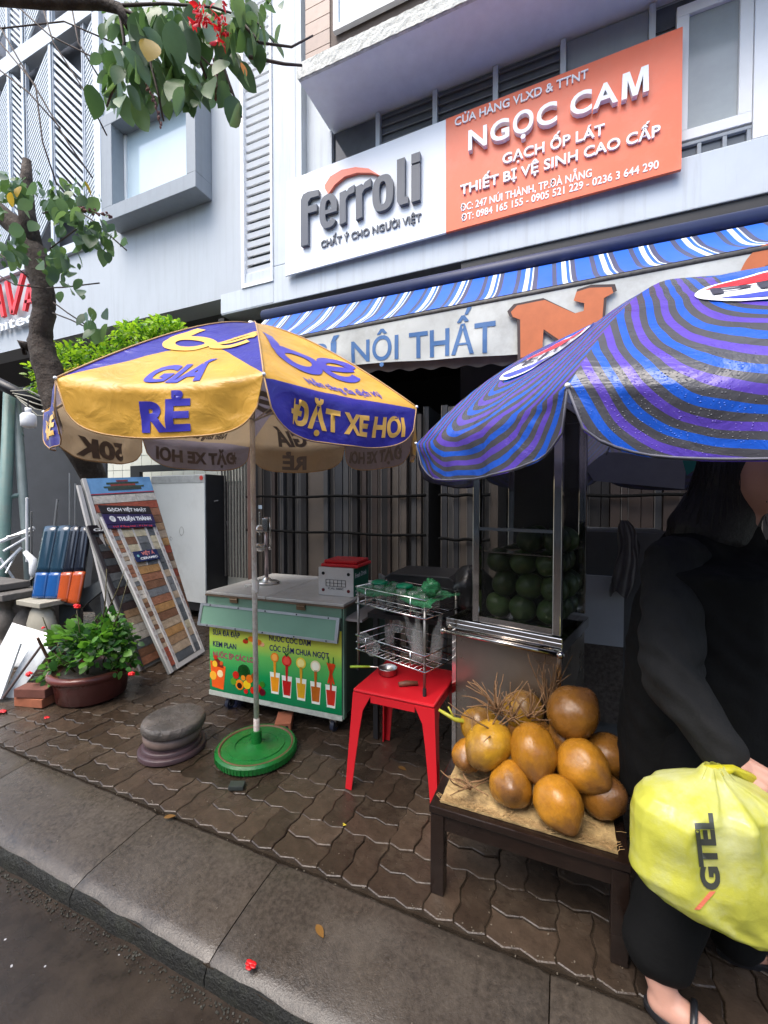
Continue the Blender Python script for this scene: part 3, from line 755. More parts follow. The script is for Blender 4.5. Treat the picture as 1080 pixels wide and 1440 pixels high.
def be_mat(name, upper, lower, edge, arc):
    """upper colour inside, lower colour past an arched line; UV = (s, t)"""
    m = bpy.data.materials.new(name); m.use_nodes = True; N = m.node_tree.nodes; L = m.node_tree.links; b = N['Principled BSDF']
    b.inputs['Roughness'].default_value = .32
    uv = N.new('ShaderNodeUVMap'); sp = N.new('ShaderNodeSeparateXYZ'); L.new(uv.outputs[0], sp.inputs[0])
    s2 = mathn(N, L, 'MULTIPLY', sp.outputs[0], sp.outputs[0])
    line = mathn(N, L, 'MULTIPLY_ADD', s2, arc, edge - arc)
    f = mathn(N, L, 'GREATER_THAN', sp.outputs[1], line)
    mx = N.new('ShaderNodeMix'); mx.data_type = 'RGBA'; L.new(f, mx.inputs[0]); mx.inputs[6].default_value = (*upper, 1); mx.inputs[7].default_value = (*lower, 1)
    tc = N.new('ShaderNodeTexCoord'); n1 = N.new('ShaderNodeTexNoise'); n1.inputs['Scale'].default_value = 5; n1.inputs['Detail'].default_value = 7; L.new(tc.outputs['Object'], n1.inputs['Vector'])
    r = N.new('ShaderNodeMapRange'); r.inputs['From Min'].default_value = .3; r.inputs['From Max'].default_value = .7; r.inputs['To Min'].default_value = .82; r.inputs['To Max'].default_value = 1.12; L.new(n1.outputs['Fac'], r.inputs['Value'])
    sc2 = N.new('ShaderNodeVectorMath'); sc2.operation = 'SCALE'; L.new(mx.outputs[2], sc2.inputs[0]); L.new(r.outputs[0], sc2.inputs['Scale'])
    L.new(sc2.outputs[0], b.inputs['Base Color'])
    two_sided(m, (.42, .36, .3), .75); cloth_wet(m, .35, wr=11)
    return m
C_yel, C_blu = (.8, .45, .075), (.045, .04, .36)
M_be1 = be_mat('parasol cloth blue over yellow', C_blu, C_yel, .985, .34)
M_be2 = be_mat('parasol cloth yellow over blue', C_yel, C_blu, 1.01, .05)
M_py = mat('yellow print', C_yel, .33, vary=.1); M_pb = mat('blue print', C_blu, .33, vary=.1)
M_seam = mat('seam tape', (.45, .27, .12), .6)

def parasol_surface(C, R, H, val, rot, n, prof, sag, tilt=(0, 0), wr=.004, seed=0):
    da = 2 * pi / n; Rt = Euler((tilt[0], tilt[1], 0)).to_matrix()
    def fn(i, s, t, off=0):
        """s -1..1 across panel i, t 0..1 apex to rib ends, t>1 down the valance (in panel lengths)"""
        a0, a1 = rot + i * da, rot + (i + 1) * da
        q = min(t, 1.0)
        c0 = V((cos(a0), sin(a0), 0)); c1 = V((cos(a1), sin(a1), 0)); k = (s + 1) / 2
        d = c0.lerp(c1, k) * R
        z = H * (1 - q ** prof)
        p = V((d.x * q, d.y * q, z - sag * (1 - s * s) * sin(min(1, q) * pi * .55)))
        am = (a0 + a1) / 2; nrm = V((cos(am), sin(am), 0))
        if t > 1:
            e = (t - 1) * R
            p.z -= e; p -= nrm * (e * .1) * (1 - .5 * s * s); 
            p += nrm * (.012 * sin(s * 7 + i * 2 + seed) * min(1, e / .1))
        nn = (nrm * H * .9 + V((0, 0, R))).normalized() if t <= 1 else nrm
        w = noise.noise(V((p.x * 4.5, p.y * 4.5, p.z * 5 + seed))) * wr * 2 + noise.noise(V((p.x * 13, p.y * 13, p.z * 16 + seed))) * wr * (1.6 if t > 1 else .5)
        p += nn * (w * min(1, (1 - abs(s)) * 5) + off)
        return C + Rt @ p
    return fn
def parasol_canopy(root, fn, n, R, val, mats, halfw):
    panels = []
    vt = val / R
    for i in range(n):
        def g(u, v, i=i):
            s = -1 + 2 * u
            if v <= .75: t = .02 + .98 * v / .75
            else:
                depth = vt * max(0.0, 1 - abs(s) ** 5) ** .42 + .004
                t = 1 + depth * (v - .75) / .25
            return fn(i, s, t)
        mb = MB(); nu, nv = 28, 28
        mb.grid(g, nu, nv)
        for k in mb.uv:
            out = []
            for u, v in mb.uv[k]:
                s = -1 + 2 * u
                t = .02 + .98 * v / .75 if v <= .75 else 1 + (vt * max(0.0, 1 - abs(s) ** 5) ** .42) * (v - .75) / .25
                out.append((s, t))
            mb.uv[k] = out
        # orient outward: grid normals point up/out when s runs counter-clockwise and t outward
        p = mb.build('canopy_panel', mats[i % len(mats)], root, smooth=True, fix=False)
        me = p.data
        if me.polygons[nu * 10 + 14].normal.z < 0: me.flip_normals()
        panels.append(p)
    return panels
def cloth_print(fn, i, body, sx, t_base, cap_t, m, panel, R, halfw, bold=.03, cut=.035, shear=0, both=True, name='lettering', spacing=1.0, lift_by=.003):
    """text centred: sx=(s0,s1) at its baseline radius t_base; cap_t capital height in t"""
    s0, s1 = sx; q = min(t_base, 1); w = (s1 - s0) * halfw * q
    cap = cap_t * R
    xm = (s0 + s1) / 2 * halfw * q
    for off in ((.003, -.003) if both else (lift_by,)):
        def lift(x, y, d, off=off):
            t = t_base - y / R; qq = max(.05, min(t, 1)); s = (xm - w / 2 + x) / (halfw * qq)
            return fn(i, max(-1, min(1, s)), t, off)
        mb = text_mesh(body, lift, w, cap, bold, spacing, 0, cut=cut, shear=shear)
        o = mb.build(name if off > 0 else 'show_through_print', m if off > 0 else M_through, panel, smooth=True, fix=False)
M_through = mat('print seen through cloth', (.17, .14, .13), .6)

def be_logo(fn, i, sx, t_base, cap_t, m, panel):
    def stroke(pts, w0, w1):
        vs = []; n = len(pts)
        for k, (x, y) in enumerate(pts):
            a = pts[max(0, k - 1)]; b = pts[min(n - 1, k + 1)]; dx, dy = b[0] - a[0], b[1] - a[1]; l = math.hypot(dx, dy) or 1
            w = w0 + (w1 - w0) * k / (n - 1)
            for q_ in (-1, -.33, .33, 1): vs.append((x - dy / l * w * q_, y + dx / l * w * q_))
        fs = [(4 * k + j, 4 * k + j + 1, 4 * k + j + 5, 4 * k + j + 4) for k in range(n - 1) for j in range(3)]
        return vs, fs
    arc = lambda cx, cy, rx, ry, a0, a1, n=26: [(cx + rx * cos(radians(a0 + (a1 - a0) * k / n)), cy + ry * sin(radians(a0 + (a1 - a0) * k / n))) for k in range(n + 1)]
    parts = [stroke([(.12 + .1 * (1 - k / 8), 1.35 - .85 * k / 8) for k in range(9)], .11, .13), stroke(arc(.52, .42, .4, .33, 178, 540), .115, .115),
             stroke(arc(1.5, .42, .42, .33, 8, 325), .11, .1), stroke([(1.12 + .78 * k / 8, .4 + .06 * k / 8) for k in range(9)], .085, .085)]
    w = (sx[1] - sx[0]) * hw1 * t_base; xm = (sx[0] + sx[1]) / 2 * hw1 * t_base; kx = w / 2.05; ky = cap_t * R1 / 1.4
    for off in (.003, -.003):
        mb = MB()
        for zi, (vs, fs) in enumerate(parts):
            L3 = []
            for x, y in vs:
                X = xm - w / 2 + x * kx + .12 * y * ky; t = t_base - y * ky / R1; s = X / (hw1 * max(.06, t)); L3.append(fn(i, max(-.985, min(.985, s)), max(.03, t), off * (1 + .12 * zi)))
            mb.add(L3, fs)
        mb.build('logo' if off > 0 else 'show_through_print', m if off > 0 else M_through, panel, smooth=True, fix=False)
# first parasol: yellow and blue
base1 = PZ(361, 1058, 0)
C1 = V((base1.x, base1.y, 0)); R1, H1, Z1 = .985, .56, 1.885
um = thing('parasol', 'yellow and blue advertising parasol on a thin white pole with a round green foot', 'parasol', C1)
fn1 = parasol_surface(C1 + V((.0, .0, Z1)), R1, H1, .17, radians(-93), 8, 1.35, .035, tilt=(0, 0), wr=.006)
hw1 = R1 * sin(pi / 8)
pan1 = parasol_canopy(um, fn1, 8, R1, .175, [M_be1, M_be2], hw1)
for i in range(8):
    if i % 2 == 0:
        last = 'RẺ' if i != 6 else '50K'
        kb = dict(R=R1, halfw=hw1)
        cloth_print(fn1, i, last, (-.2, .3) if last == 'RẺ' else (-.5, .5), 1.152, .098, M_pb, pan1[i], bold=.05, **kb)
        cloth_print(fn1, i, 'GIÁ' if i != 6 else 'GIẢM', (-.27, .38), .965, .125, M_pb, pan1[i], bold=.04, shear=.15, **kb)
        be_logo(fn1, i, (-.72, .9), .70, .3, M_py, pan1[i])
    else:
        kb = dict(R=R1, halfw=hw1)
        cloth_print(fn1, i, 'ĐẶT XE HƠI', (-.7, .78), 1.128, .08, M_py, pan1[i], bold=.045, **kb)
        be_logo(fn1, i, (-.7, .75), .82, .36, M_pb, pan1[i])
        cloth_print(fn1, i, 'Nền tảng đa dịch vụ', (-.45, .62), .93, .05, M_pb, pan1[i], bold=.025, **kb)
for i in range(8):
    a = radians(-93) + i * pi / 4
    pts = [fn1(i, -1, t, -.012) for t in [.03 + .97 * k / 10 for k in range(11)]]
    MB().tube(pts, .0045, 6).build('rib', mat('rusty white steel', (.4, .36, .32), .5, .3), um, smooth=True)
    MB().tube([fn1(i, -1, .55, -.012), C1 + V((0, 0, Z1 + .02))], .004, 6).build('strut', mat('rusty white steel'), um)
    sp = MB(); sp.tube([fn1(i, -1, t, .003) for t in [.03 + .97 * k / 14 for k in range(15)]], .0035, 5); sp.build('seam', M_seam, um, smooth=True)
    MB().sphere(fn1(i, -1, 1.0, .004), .0065).build('rib_tip', M_white, um, smooth=True)
    st = MB(); vt = .175 / R1
    st.tube([fn1(i, s, 1 + vt * max(0, 1 - abs(s) ** 5) ** .42, 0) for s in [-1 + 2 * k / 30 for k in range(31)]], .003, 5); st.build('hem', M_seam, um, smooth=True)
M_pole = mat('painted white pole', (.8, .76, .68), .4, vary=.1, dirt=(.25, .12, .05), dscale=12, dirt_amt=.5)
pt = C1 + V((-.018, 0, Z1 + H1 + .02))
MB().tube([C1 + V((0, 0, .2)), pt.lerp(C1, .0)], .0145, 14).build('pole', M_pole, um, smooth=True)
MB().tube([C1 + V((0, 0, .02)), C1 + V((0, 0, .2))], .017, 14).build('lower_pole', mat('rusted pole', (.55, .5, .45), .5, vary=.2, dirt=(.2, .07, .02), dscale=25, dirt_amt=.9), um, smooth=True)
MB().tube([C1 + V((0, 0, .93)), C1 + V((0, 0, 1.0))], .021, 12).tube([C1 + V((-.02, -.01, .97)), C1 + V((-.05, -.02, .97)), C1 + V((-.055, -.02, .96))], .007, 8).build('pole_clamp', M_pole, um)
M_green = mat('green painted base', (.008, .13, .022), .3, vary=.3, scale=12, bump=.25, bscale=25, dirt=(.02, .03, .012), dscale=6, dirt_amt=.7, rvary=.12)
pb = [(0, .0), (.2, .0), (.224, .008), (.226, .04), (.216, .052), (.2, .05), (.198, .045), (.16, .047), (.158, .052), (.12, .053), (.118, .047), (.06, .05), (.045, .06), (.03, .062), (.028, .13), (.0, .13)]
pt_base = MB().lathe(pb[1:], C1, 48)
for k in range(70):
    a = 2 * pi * k / 70; pt_base.box(C1 + V((.225 * cos(a), .225 * sin(a), .024)), (.006, .005, .03), rot=(0, 0, a))
pt_base.build('foot', M_green, um, smooth=True, angle=40)
MB().lathe([(.196, .0455), (.2, .053), (.206, .0525), (.21, .05)], C1, 48, cap=False).build('foot_rim', mat('rusty rim', (.12, .06, .03), .6, vary=.4), um, smooth=True)

# second parasol: blue / purple stripes
M_pep = bpy.data.materials.new('striped parasol cloth'); M_pep.use_nodes = True
def pepmat(m):
    N = m.node_tree.nodes; L = m.node_tree.links; b = N['Principled BSDF']; b.inputs['Roughness'].default_value = .25
    uv = N.new('ShaderNodeUVMap'); sp = N.new('ShaderNodeSeparateXYZ'); L.new(uv.outputs[0], sp.inputs[0])
    X = mathn(N, L, 'ABSOLUTE', mathn(N, L, 'MULTIPLY', mathn(N, L, 'MULTIPLY', sp.outputs[0], mathn(N, L, 'MINIMUM', sp.outputs[1], 1.0)), .4745 * 1.1))
    Yp = mathn(N, L, 'MAXIMUM', mathn(N, L, 'MULTIPLY', mathn(N, L, 'SUBTRACT', sp.outputs[1], .71), 1.24), 0.0)
    d = mathn(N, L, 'POWER', mathn(N, L, 'ADD', mathn(N, L, 'POWER', X, 3.2), mathn(N, L, 'POWER', Yp, 3.2)), 1 / 3.2)
    tc = N.new('ShaderNodeTexCoord'); nz = N.new('ShaderNodeTexNoise'); nz.inputs['Scale'].default_value = 26; nz.inputs['Detail'].default_value = 2; L.new(tc.outputs['Object'], nz.inputs['Vector'])
    nz2 = N.new('ShaderNodeTexNoise'); nz2.inputs['Scale'].default_value = 3.5; L.new(tc.outputs['Object'], nz2.inputs['Vector'])
    fr = mathn(N, L, 'FRACT', mathn(N, L, 'MULTIPLY', mathn(N, L, 'ADD', d, mathn(N, L, 'MULTIPLY', nz2.outputs['Fac'], .045)), 14.5))
    cr = N.new('ShaderNodeValToRGB'); cr.color_ramp.interpolation = 'CONSTANT'; el = cr.color_ramp.elements
    G = (.085, .085, .1); B = (.02, .12, .66); P = (.13, .075, .52)
    for i, (p, c) in enumerate([(0, G), (.24, B), (.5, G), (.74, P)]):
        e = el[i] if i < 2 else el.new(p); e.position = p; e.color = (*c, 1)
    L.new(fr, cr.inputs[0])
    # middle patch solid blue
    mid = mathn(N, L, 'LESS_THAN', d, .16)
    mx = N.new('ShaderNodeMix'); mx.data_type = 'RGBA'; L.new(mid, mx.inputs[0]); L.new(cr.outputs[0], mx.inputs[6]); mx.inputs[7].default_value = (.01, .12, .6, 1)
    L.new(mx.outputs[2], b.inputs['Base Color'])
pepmat(M_pep); two_sided(M_pep, (.12, .12, .15), .85); cloth_wet(M_pep, .45, True, 8)
E2 = PY(805, 545, 1.04)
R2, H2, Z2, VAL2 = 1.24, .53, 1.70, .15
C2 = V((.60, 2.1, 0))
ROT2 = math.atan2(1.05 - C2.y, .03 - C2.x)
up2 = thing('parasol', 'dark parasol with concentric blue and purple stripes over the coconut stall', 'parasol', C2)
fn2 = parasol_surface(C2 + V((0, 0, Z2)), R2, H2, VAL2, ROT2, 8, 2.5, .025, wr=.008, seed=3)
hw2 = R2 * sin(pi / 8)
pan2 = parasol_canopy(up2, fn2, 8, R2, VAL2, [M_pep], hw2)
def ellipse_print(fn, i, sc_, tc_, rs, rt, m, panel, off, half=None, name='logo_oval', nseg=36):
    mb = MB(); pts = []
    rings = 8
    vs = []; fs = []
    for r in range(rings + 1):
        for k in range(nseg):
            a = 2 * pi * k / nseg; x = cos(a) * r / rings; y = sin(a) * r / rings
            if half == 'top': y = max(y, .42 + .12 * x)
            if half == 'bot': y = min(y, -.42 + .12 * x)
            t = tc_ - y * rt; s = (sc_ * hw2 + x * rs) / (hw2 * max(.1, min(t, 1)))
            vs.append(fn(i, s, t, off))
    for r in range(rings):
        for k in range(nseg): fs.append((r * nseg + k, r * nseg + (k + 1) % nseg, (r + 1) * nseg + (k + 1) % nseg, (r + 1) * nseg + k))
    mb.add(vs, fs); mb.build(name, m, panel, smooth=True, fix=False)
M_lw, M_lr, M_lb, M_ld = mat('white logo print', (.8, .82, .86), .35), mat('red logo print', (.7, .02, .03), .35), mat('blue logo print', (.04, .06, .5), .35), mat('black logo print', (.03, .03, .05), .4)
for i in range(8):
    ellipse_print(fn2, i, 0, .75, .215, .085, M_lw, pan2[i], .004)
    ellipse_print(fn2, i, 0, .75, .2, .073, M_lr, pan2[i], .0055, 'top')
    ellipse_print(fn2, i, 0, .75, .2, .073, M_lb, pan2[i], .0055, 'bot')
    cloth_print(fn2, i, 'PEPSI', (-.5, .5), .768, .04, M_ld, pan2[i], R2, hw2, bold=.015, both=False, lift_by=.0075)
for i in range(8):
    pts = [fn2(i, -1, t, -.012) for t in [.03 + .97 * k / 12 for k in range(13)]]
    MB().tube(pts, .005, 6).build('rib', M_steel, up2, smooth=True)
    MB().tube([fn2(i, -1, .55, -.012), C2 + V((0, 0, Z2 - .02))], .0045, 6).build('strut', M_steel, up2)
    MB().sphere(fn2(i, -1, 1.0, .004), .006).build('rib_tip', M_white, up2, smooth=True)
    vt = VAL2 / R2
    MB().tube([fn2(i, s, 1 + vt * max(0, 1 - abs(s) ** 5) ** .42, 0) for s in [-1 + 2 * k / 30 for k in range(31)]], .003, 5).build('hem', mat('dark hem tape', (.1, .1, .13), .5), up2, smooth=True)
MB().tube([C2 + V((0, 0, .05)), C2 + V((0, 0, Z2 + H2))], .018, 14).build('pole', M_steel, up2, smooth=True)
MB().lathe([(.2, 0), (.22, .01), (.22, .05), (.19, .06), (.03, .065), (.028, .13), (0, .13)], C2, 32).build('foot', M_concrete, up2, smooth=True, angle=40)

# ================================================================ JUICE CART
cfl, cfr = PZ(300, 998, 0), PZ(470, 1038, 0)
CW = 1.03; CRZ = math.atan2(cfr.y - cfl.y, cfr.x - cfl.x) + radians(1)
cart = thing('juice_cart', 'green steel juice cart on castors with a fruit drink poster on its front', 'cart', (cfl.x - .03, cfl.y, 0), CRZ)
M_cg = mat('green cart paint', (.13, .24, .17), .4, vary=.08, dirt=(.1, .13, .1), dscale=4, dirt_amt=.5); M_cgd = mat('dark green cart side', (.05, .085, .065), .45, vary=.15)
CD, CH, CB = .74, .8, .12
def CM(p): return p
MB().bb((0, 0, CB), (CW, CD, CH)).build('body', M_cgd, cart, world=False, bevel=.006)
MB().bb((-.015, -.02, CH + .001), (CW + .02, CD + .02, CH + .012)).build('lid_edge', mat('rusty lid edge', (.16, .11, .07), .5, vary=.4), cart, world=False)
lid = MB().bb((-.012, -.017, CH + .013), (.48, CD + .017, CH + .03)).build('lid', mat('cream laminate', (.48, .46, .42), .25, vary=.06, dirt=(.3, .26, .2), dscale=6, dirt_amt=.3), cart, world=False, bevel=.003)
MB().bb((.486, -.017, CH + .013), (CW + .017, CD + .017, CH + .03)).build('lid', mat('cream laminate'), cart, world=False, bevel=.003)
MB().bb((0, -.012, CH - .06), (CW, -.001, CH)).build('top_rail', M_cg, cart, world=False)
for x in (.2, .72):
    MB().bb((x, -.024, CH - .03), (x + .06, -.013, CH + .008)).tube([(x, -.024, CH - .008), (x + .06, -.024, CH - .008)], .005, 8).build('hinge', mat('rusty hinge', (.18, .12, .07), .5, .6, vary=.4), cart, world=False)
# flap
fl_t, fl_b = V((0, -.016, CH - .055)), V((0, -.05, CH - .2))
def fp(u, v, off=0):
    p = fl_t.lerp(fl_b, v); n = V((0, -.975, .22)).normalized(); return V((-.045 + u * (CW + .04), p.y, p.z)) + n * off
mb = MB()
def slab(mb, u0, u1, v0, v1, o0, o1):
    vs = [fp(u, v, o) for o in (o0, o1) for u, v in ((u0, v0), (u1, v0), (u1, v1), (u0, v1))]
    mb.add(vs, [(0, 1, 2, 3), (7, 6, 5, 4), (0, 4, 5, 1), (1, 5, 6, 2), (2, 6, 7, 3), (3, 7, 4, 0)])
slab(mb, .01, .99, .03, .97, 0, .008)
flap = mb.build('flap', mat('pale green flap', (.17, .31, .22), .35, vary=.05), cart, world=False)
mb = MB(); slab(mb, 0, 1, 0, .1, -.003, .014); slab(mb, 0, 1, .9, 1, -.003, .014); slab(mb, 0, .02, .1, .9, -.003, .014); slab(mb, .98, 1, .1, .9, -.003, .014); mb.build('flap_frame', M_alu, flap, world=False)
mb = MB()
for u in (.08, .3, .5, .72, .93):
    for v in (.05, .95): mb.sphere(fp(u, v, .015), .005, 8, 5)
mb.build('rivets', M_black, flap, world=False)
# poster
PZ0, PZ1 = CB + .02, CH - .14
M_post1 = bpy.data.materials.new('gradient poster'); M_post1.use_nodes = True
bb_ = stripes_node(M_post1, [(0, (.0, .17, .06)), (.3, (.01, .3, .08))], axis=1, rough=.25)
crn = [n for n in M_post1.node_tree.nodes if n.type == 'VALTORGB'][0]; crn.color_ramp.interpolation = 'LINEAR'
for p_, c_ in ((.55, (.12, .5, .1)), (.72, (.55, .68, .08)), (.9, (.75, .7, .08))):
    e = crn.color_ramp.elements.new(p_); e.color = (*c_, 1)
mb = MB(); mb.grid(lambda u, v: V((.005 + u * (CW - .01), -.003, PZ0 + (PZ1 - PZ0) * v * .999)), 2, 4)
for k in mb.uv: mb.uv[k] = [(u, min(v, .999)) for u, v in mb.uv[k]]
poster = mb.build('poster', M_post1, cart, world=False, fix=False)
def q(fx, fy): return (.005 + fx * (CW - .01), PZ1 - fy * (PZ1 - PZ0))
def ptext(body, f0, f1, ft, fb, col, bold=.04):
    x0, zt_ = q(f0, ft); x1, zb_ = q(f1, fb)
    text_mesh(body, lambda x, y, d: V((x0 + x, -.0045, zb_ + y)), x1 - x0, zt_ - zb_, bold).build('lettering', mat('poster ink ' + col, hexc(col), .3), poster, world=False)
# poster vertical fractions start under the flap
ptext('SỮA ĐÁ ĐẬP', .03, .255, .18, .25, '14145a', .02); ptext('KEM PLAN', .03, .225, .335, .405, '14145a', .02); ptext('NƯỚC ÉP CÁC LOẠI', .03, .4, .475, .545, 'b01060', .02)
ptext('NƯỚC CÓC DẦM', .485, .79, .155, .225, '14145a', .02); ptext('CÓC DẦM CHUA NGỌT', .487, .915, .28, .35, '14145a', .02)
def ink(col): return mat('poster ink ' + col, hexc(col), .3)
def pshape(poly, col, layer=1, name='print'):
    pts = [q(*p) for p in poly]
    MB().prism(pts, lambda x, z, d: V((x, -.004 - d, z)), 0, .0006 * layer).build(name, ink(col), poster, world=False)
def pdisc(fx, fy, r, col, layer=2, sy=1.0, n=18):
    x, z = q(fx, fy); MB().prism([(x + r * cos(2 * pi * k / n), z + r * sy * sin(2 * pi * k / n)) for k in range(n)], lambda a, b, d: V((a, -.004 - d, b)), 0, .0006 * layer).build('print', ink(col), poster, world=False)
for fx, top, juice, fruit in ((.527, .62, 'f09a20', 'f08010'), (.616, .64, 'c01818', 'd82018'), (.72, .64, 'd8a020', 'f0d040'), (.823, .65, 'b86018', 'f0e0b0'), (.928, .66, 'c82818', 'c03010')):
    pshape([(fx - .038, top), (fx + .038, top), (fx + .028, top + .27), (fx - .028, top + .27)], 'e8ece0', 1)
    pshape([(fx - .032, top + .06), (fx + .032, top + .06), (fx + .024, top + .24), (fx - .024, top + .24)], juice, 2)
    pshape([(fx - .01, top - .16), (fx + .01, top - .16), (fx + .006, top + .08), (fx - .006, top + .08)], juice, 3)
    if fx < .9:
        pdisc(fx, top - .19, .036 if fx != .527 else .03, fruit, 3)
        pdisc(fx, top - .19, .026 if fx != .527 else .022, {'f08010': 'ffb050', 'd82018': 'f05040', 'f0d040': 'f8e890', 'f0e0b0': 'faf4dc'}[fruit], 4)
        if fruit == 'd82018': pshape([(fx - .02, top - .3), (fx, top - .27), (fx + .02, top - .31), (fx + .004, top - .24), (fx - .004, top - .24)], '186020', 5)
    else:
        for dx in (-.02, 0, .02): pshape([(fx + dx - .01, top - .27), (fx + dx + .012, top - .25), (fx - dx + .006, top - .02), (fx - dx - .004, top - .02)], 'd84010', 4)
        for dx in (-.016, .016): pshape([(fx + dx - .002, top - .34), (fx + dx + .004, top - .34), (fx + dx + .006, top - .26), (fx + dx - .004, top - .26)], '207020', 3)
pshape([(.005, .6), (.135, .66), (.115, .97), (.02, .95)], 'e85a18', 1); pshape([(.02, .62), (.06, .55), (.11, .62), (.12, .68), (.02, .66)], '7a2010', 2)
pdisc(.045, .64, .022, 'f5c030', 3); pdisc(.03, .8, .03, 'f5b030', 3); pdisc(.09, .76, .025, 'f0d8a0', 3); pdisc(.05, .55, .016, 'c03018', 3); pdisc(.1, .62, .014, 'd85820', 4)
for fx, fy, r, c_ in ((.285, .68, .05, '0f4a18'), (.285, .68, .04, '2c8a30'), (.22, .74, .026, 'c82010'), (.33, .76, .028, 'e07018'), (.25, .86, .035, 'e8881c'), (.25, .87, .02, '301008'), (.31, .84, .03, 'f0c820'), (.2, .83, .024, '5a9a20'), (.37, .72, .026, '8a4a18'), (.4, .86, .026, 'c01818'), (.43, .9, .024, '601020'), (.36, .9, .024, 'd02818'), (.43, .8, .02, '3a7a20'), (.3, .93, .016, 'd02020'), (.28, .76, .018, 'f09020')):
    pdisc(fx, fy, r, c_, 3 + (r < .03))
for fx, fy, r, c_ in ((.3, .28, .022, 'c03010'), (.345, .24, .026, 'e88018'), (.4, .27, .028, 'e87818'), (.43, .29, .02, 'f0b080'), (.37, .29, .02, 'f8d0a0'), (.31, .25, .012, '1c6a20')): pdisc(fx, fy, r, c_, 3, .7)
pshape([(.85, .02), (.93, .03), (.915, .11), (.865, .1)], 'c08890', 2); pdisc(.89, .05, .018, 'a02030', 3)
for (x, y) in ((.12, .06), (CW - .09, .06), (.12, CD - .06), (CW - .09, CD - .06)):
    cs = MB(); cs.tube([(x, y, .11), (x, y, .085)], .014, 10); cs.bb((x - .02, y - .03, .08), (x + .02, y + .03, .086)); cs.bb((x - .02, y - .02, .03), (x - .016, y + .02, .08)); cs.bb((x + .016, y - .02, .03), (x + .02, y + .02, .08))
    cst = cs.build('castor', M_steel, cart, world=False)
    w_ = MB(); w_.tube([(x - .0125, y, .038), (x + .0125, y, .038)], .038, 20); w_.build('wheel', mat('dark blue rubber', (.02, .025, .045), .5), cst, world=False, smooth=True, angle=40)
MB().tube([(.14, .06, .038), (.1, .06, .038)], .02, 12).build('castor_hub', M_alu, cart, world=False)
MB().bb((0, -.008, CB - .012), (CW, .006, CB + .018)).build('bottom_rail', mat('chipped white rail', (.42, .45, .4), .5, vary=.3, scale=30), cart, world=False)
MB().bb((CW + .001, .02, CH - .08), (CW + .12, .42, CH - .065)).build('side_shelf', mat('grey shelf', (.3, .28, .27), .5), cart, world=False)
MB().bb((CW + .003, -.004, CB), (CW + .012, .03, CH - .001)).build('corner_post', M_cg, cart, world=False)
bx = MB().bb((-.1, .3, .0), (-.03, .62, .42)).build('blue_crate', mat('blue plastic', (.01, .04, .25), .4)); 
bx.matrix_world = Matrix.Translation(cart.location) @ Matrix.Rotation(CRZ, 4, 'Z')
tag(bx, 'narrow blue plastic crate standing behind the left end of the juice cart', 'crate')
# juice press on the lid
lz = CH + .031
p = PZ(375, 820, lz)
pr = thing('hand_juice_press', 'chrome lever juice press standing on the cart lid behind the parasol pole', 'juicer', p)
MB().lathe([(.0, 0), (.1, 0), (.105, .008), (.09, .018), (.04, .022), (.03, .04), (.012, .05)], p, 28, sx=1, sy=.8).build('base', M_steel, pr, smooth=True)
MB().tube([p + V((0, 0, .04)), p + V((0, 0, .5))], .014, 10).build('column', mat('pinkish steel', (.5, .4, .4), .3, .8), pr, smooth=True)
MB().lathe([(.012, .2), (.05, .21), (.06, .24), (.055, .26), (.01, .262)], p + V((-.05, -.01, .04)), 16).build('cup', M_steel, pr, smooth=True)
MB().lathe([(.015, .36), (.045, .37), (.045, .39), (.02, .42)], p + V((-.05, -.01, .02)), 16).build('cone', M_steel, pr, smooth=True)
MB().box(p + V((0, 0, .44)), (.05, .04, .1)).tube([p + V((-.05, -.01, .36)), p + V((-.05, -.01, .54))], .008, 8).build('head', M_steel, pr, bevel=.006)
MB().tube([p + V((.035, 0, .5)), p + V((.045, -.01, .42)), p + V((.05, -.02, .28))], .007, 8).sphere(p + V((.05, -.02, .27)), .014, 8, 6).build('lever', M_steel, pr, smooth=True)
# carton with red lid
p0 = PZ(448, 836, lz); p1 = PZ(497, 840, lz); ang = math.atan2(p1.y - p0.y, p1.x - p0.x); wbx = (p1 - p0).length
cb = thing('carton', 'white carton with green side and red lid on the right end of the cart', 'box', p0, ang)
hb = .185
MB().bb((0, 0, 0), (wbx, .26, hb)).build('box_body', mat('white carton', (.6, .58, .55), .6, vary=.06), cb, world=False, bevel=.003)
MB().bb((wbx + .001, .002, .002), (wbx + .003, .258, hb - .002)).build('green_side', mat('green carton print', (.005, .12, .07), .5), cb, world=False)
text_mesh('Fresh Drink', lambda x, y, d: V((wbx + .004, .02 + x, .12 + y)), .2, .03, .02).build('lettering', M_white, cb, world=False)
text_mesh('natural fruit', lambda x, y, d: V((wbx + .004, .02 + x, .03 + y)), .14, .015, .02).build('lettering', M_white, cb, world=False)
for x, z, c_ in ((.035, .145, '101010'), (wbx - .035, .145, '101010'), (.035, .035, '601018'), (wbx - .035, .035, '601018')):
    MB().tube([(x, .0, z), (x, -.002, z)], .011, 14).build('vent_dot', ink(c_), cb, world=False)
g = MB()
for k in range(6): g.bb((.055 + k * (wbx - .11) / 5 - .0012, -.002, .062), (.055 + k * (wbx - .11) / 5 + .0012, -.0005, .105))
for z in (.062, .083, .105): g.bb((.055, -.003, z - .0012), (wbx - .055, -.0021, z + .0012))
g.build('printed_table', M_black, cb, world=False)
text_mesh('C.VL: 500C', lambda x, y, d: V((.07 + x, -.002, .042 + y)), wbx - .14, .011, .02).build('lettering', M_black, cb, world=False)
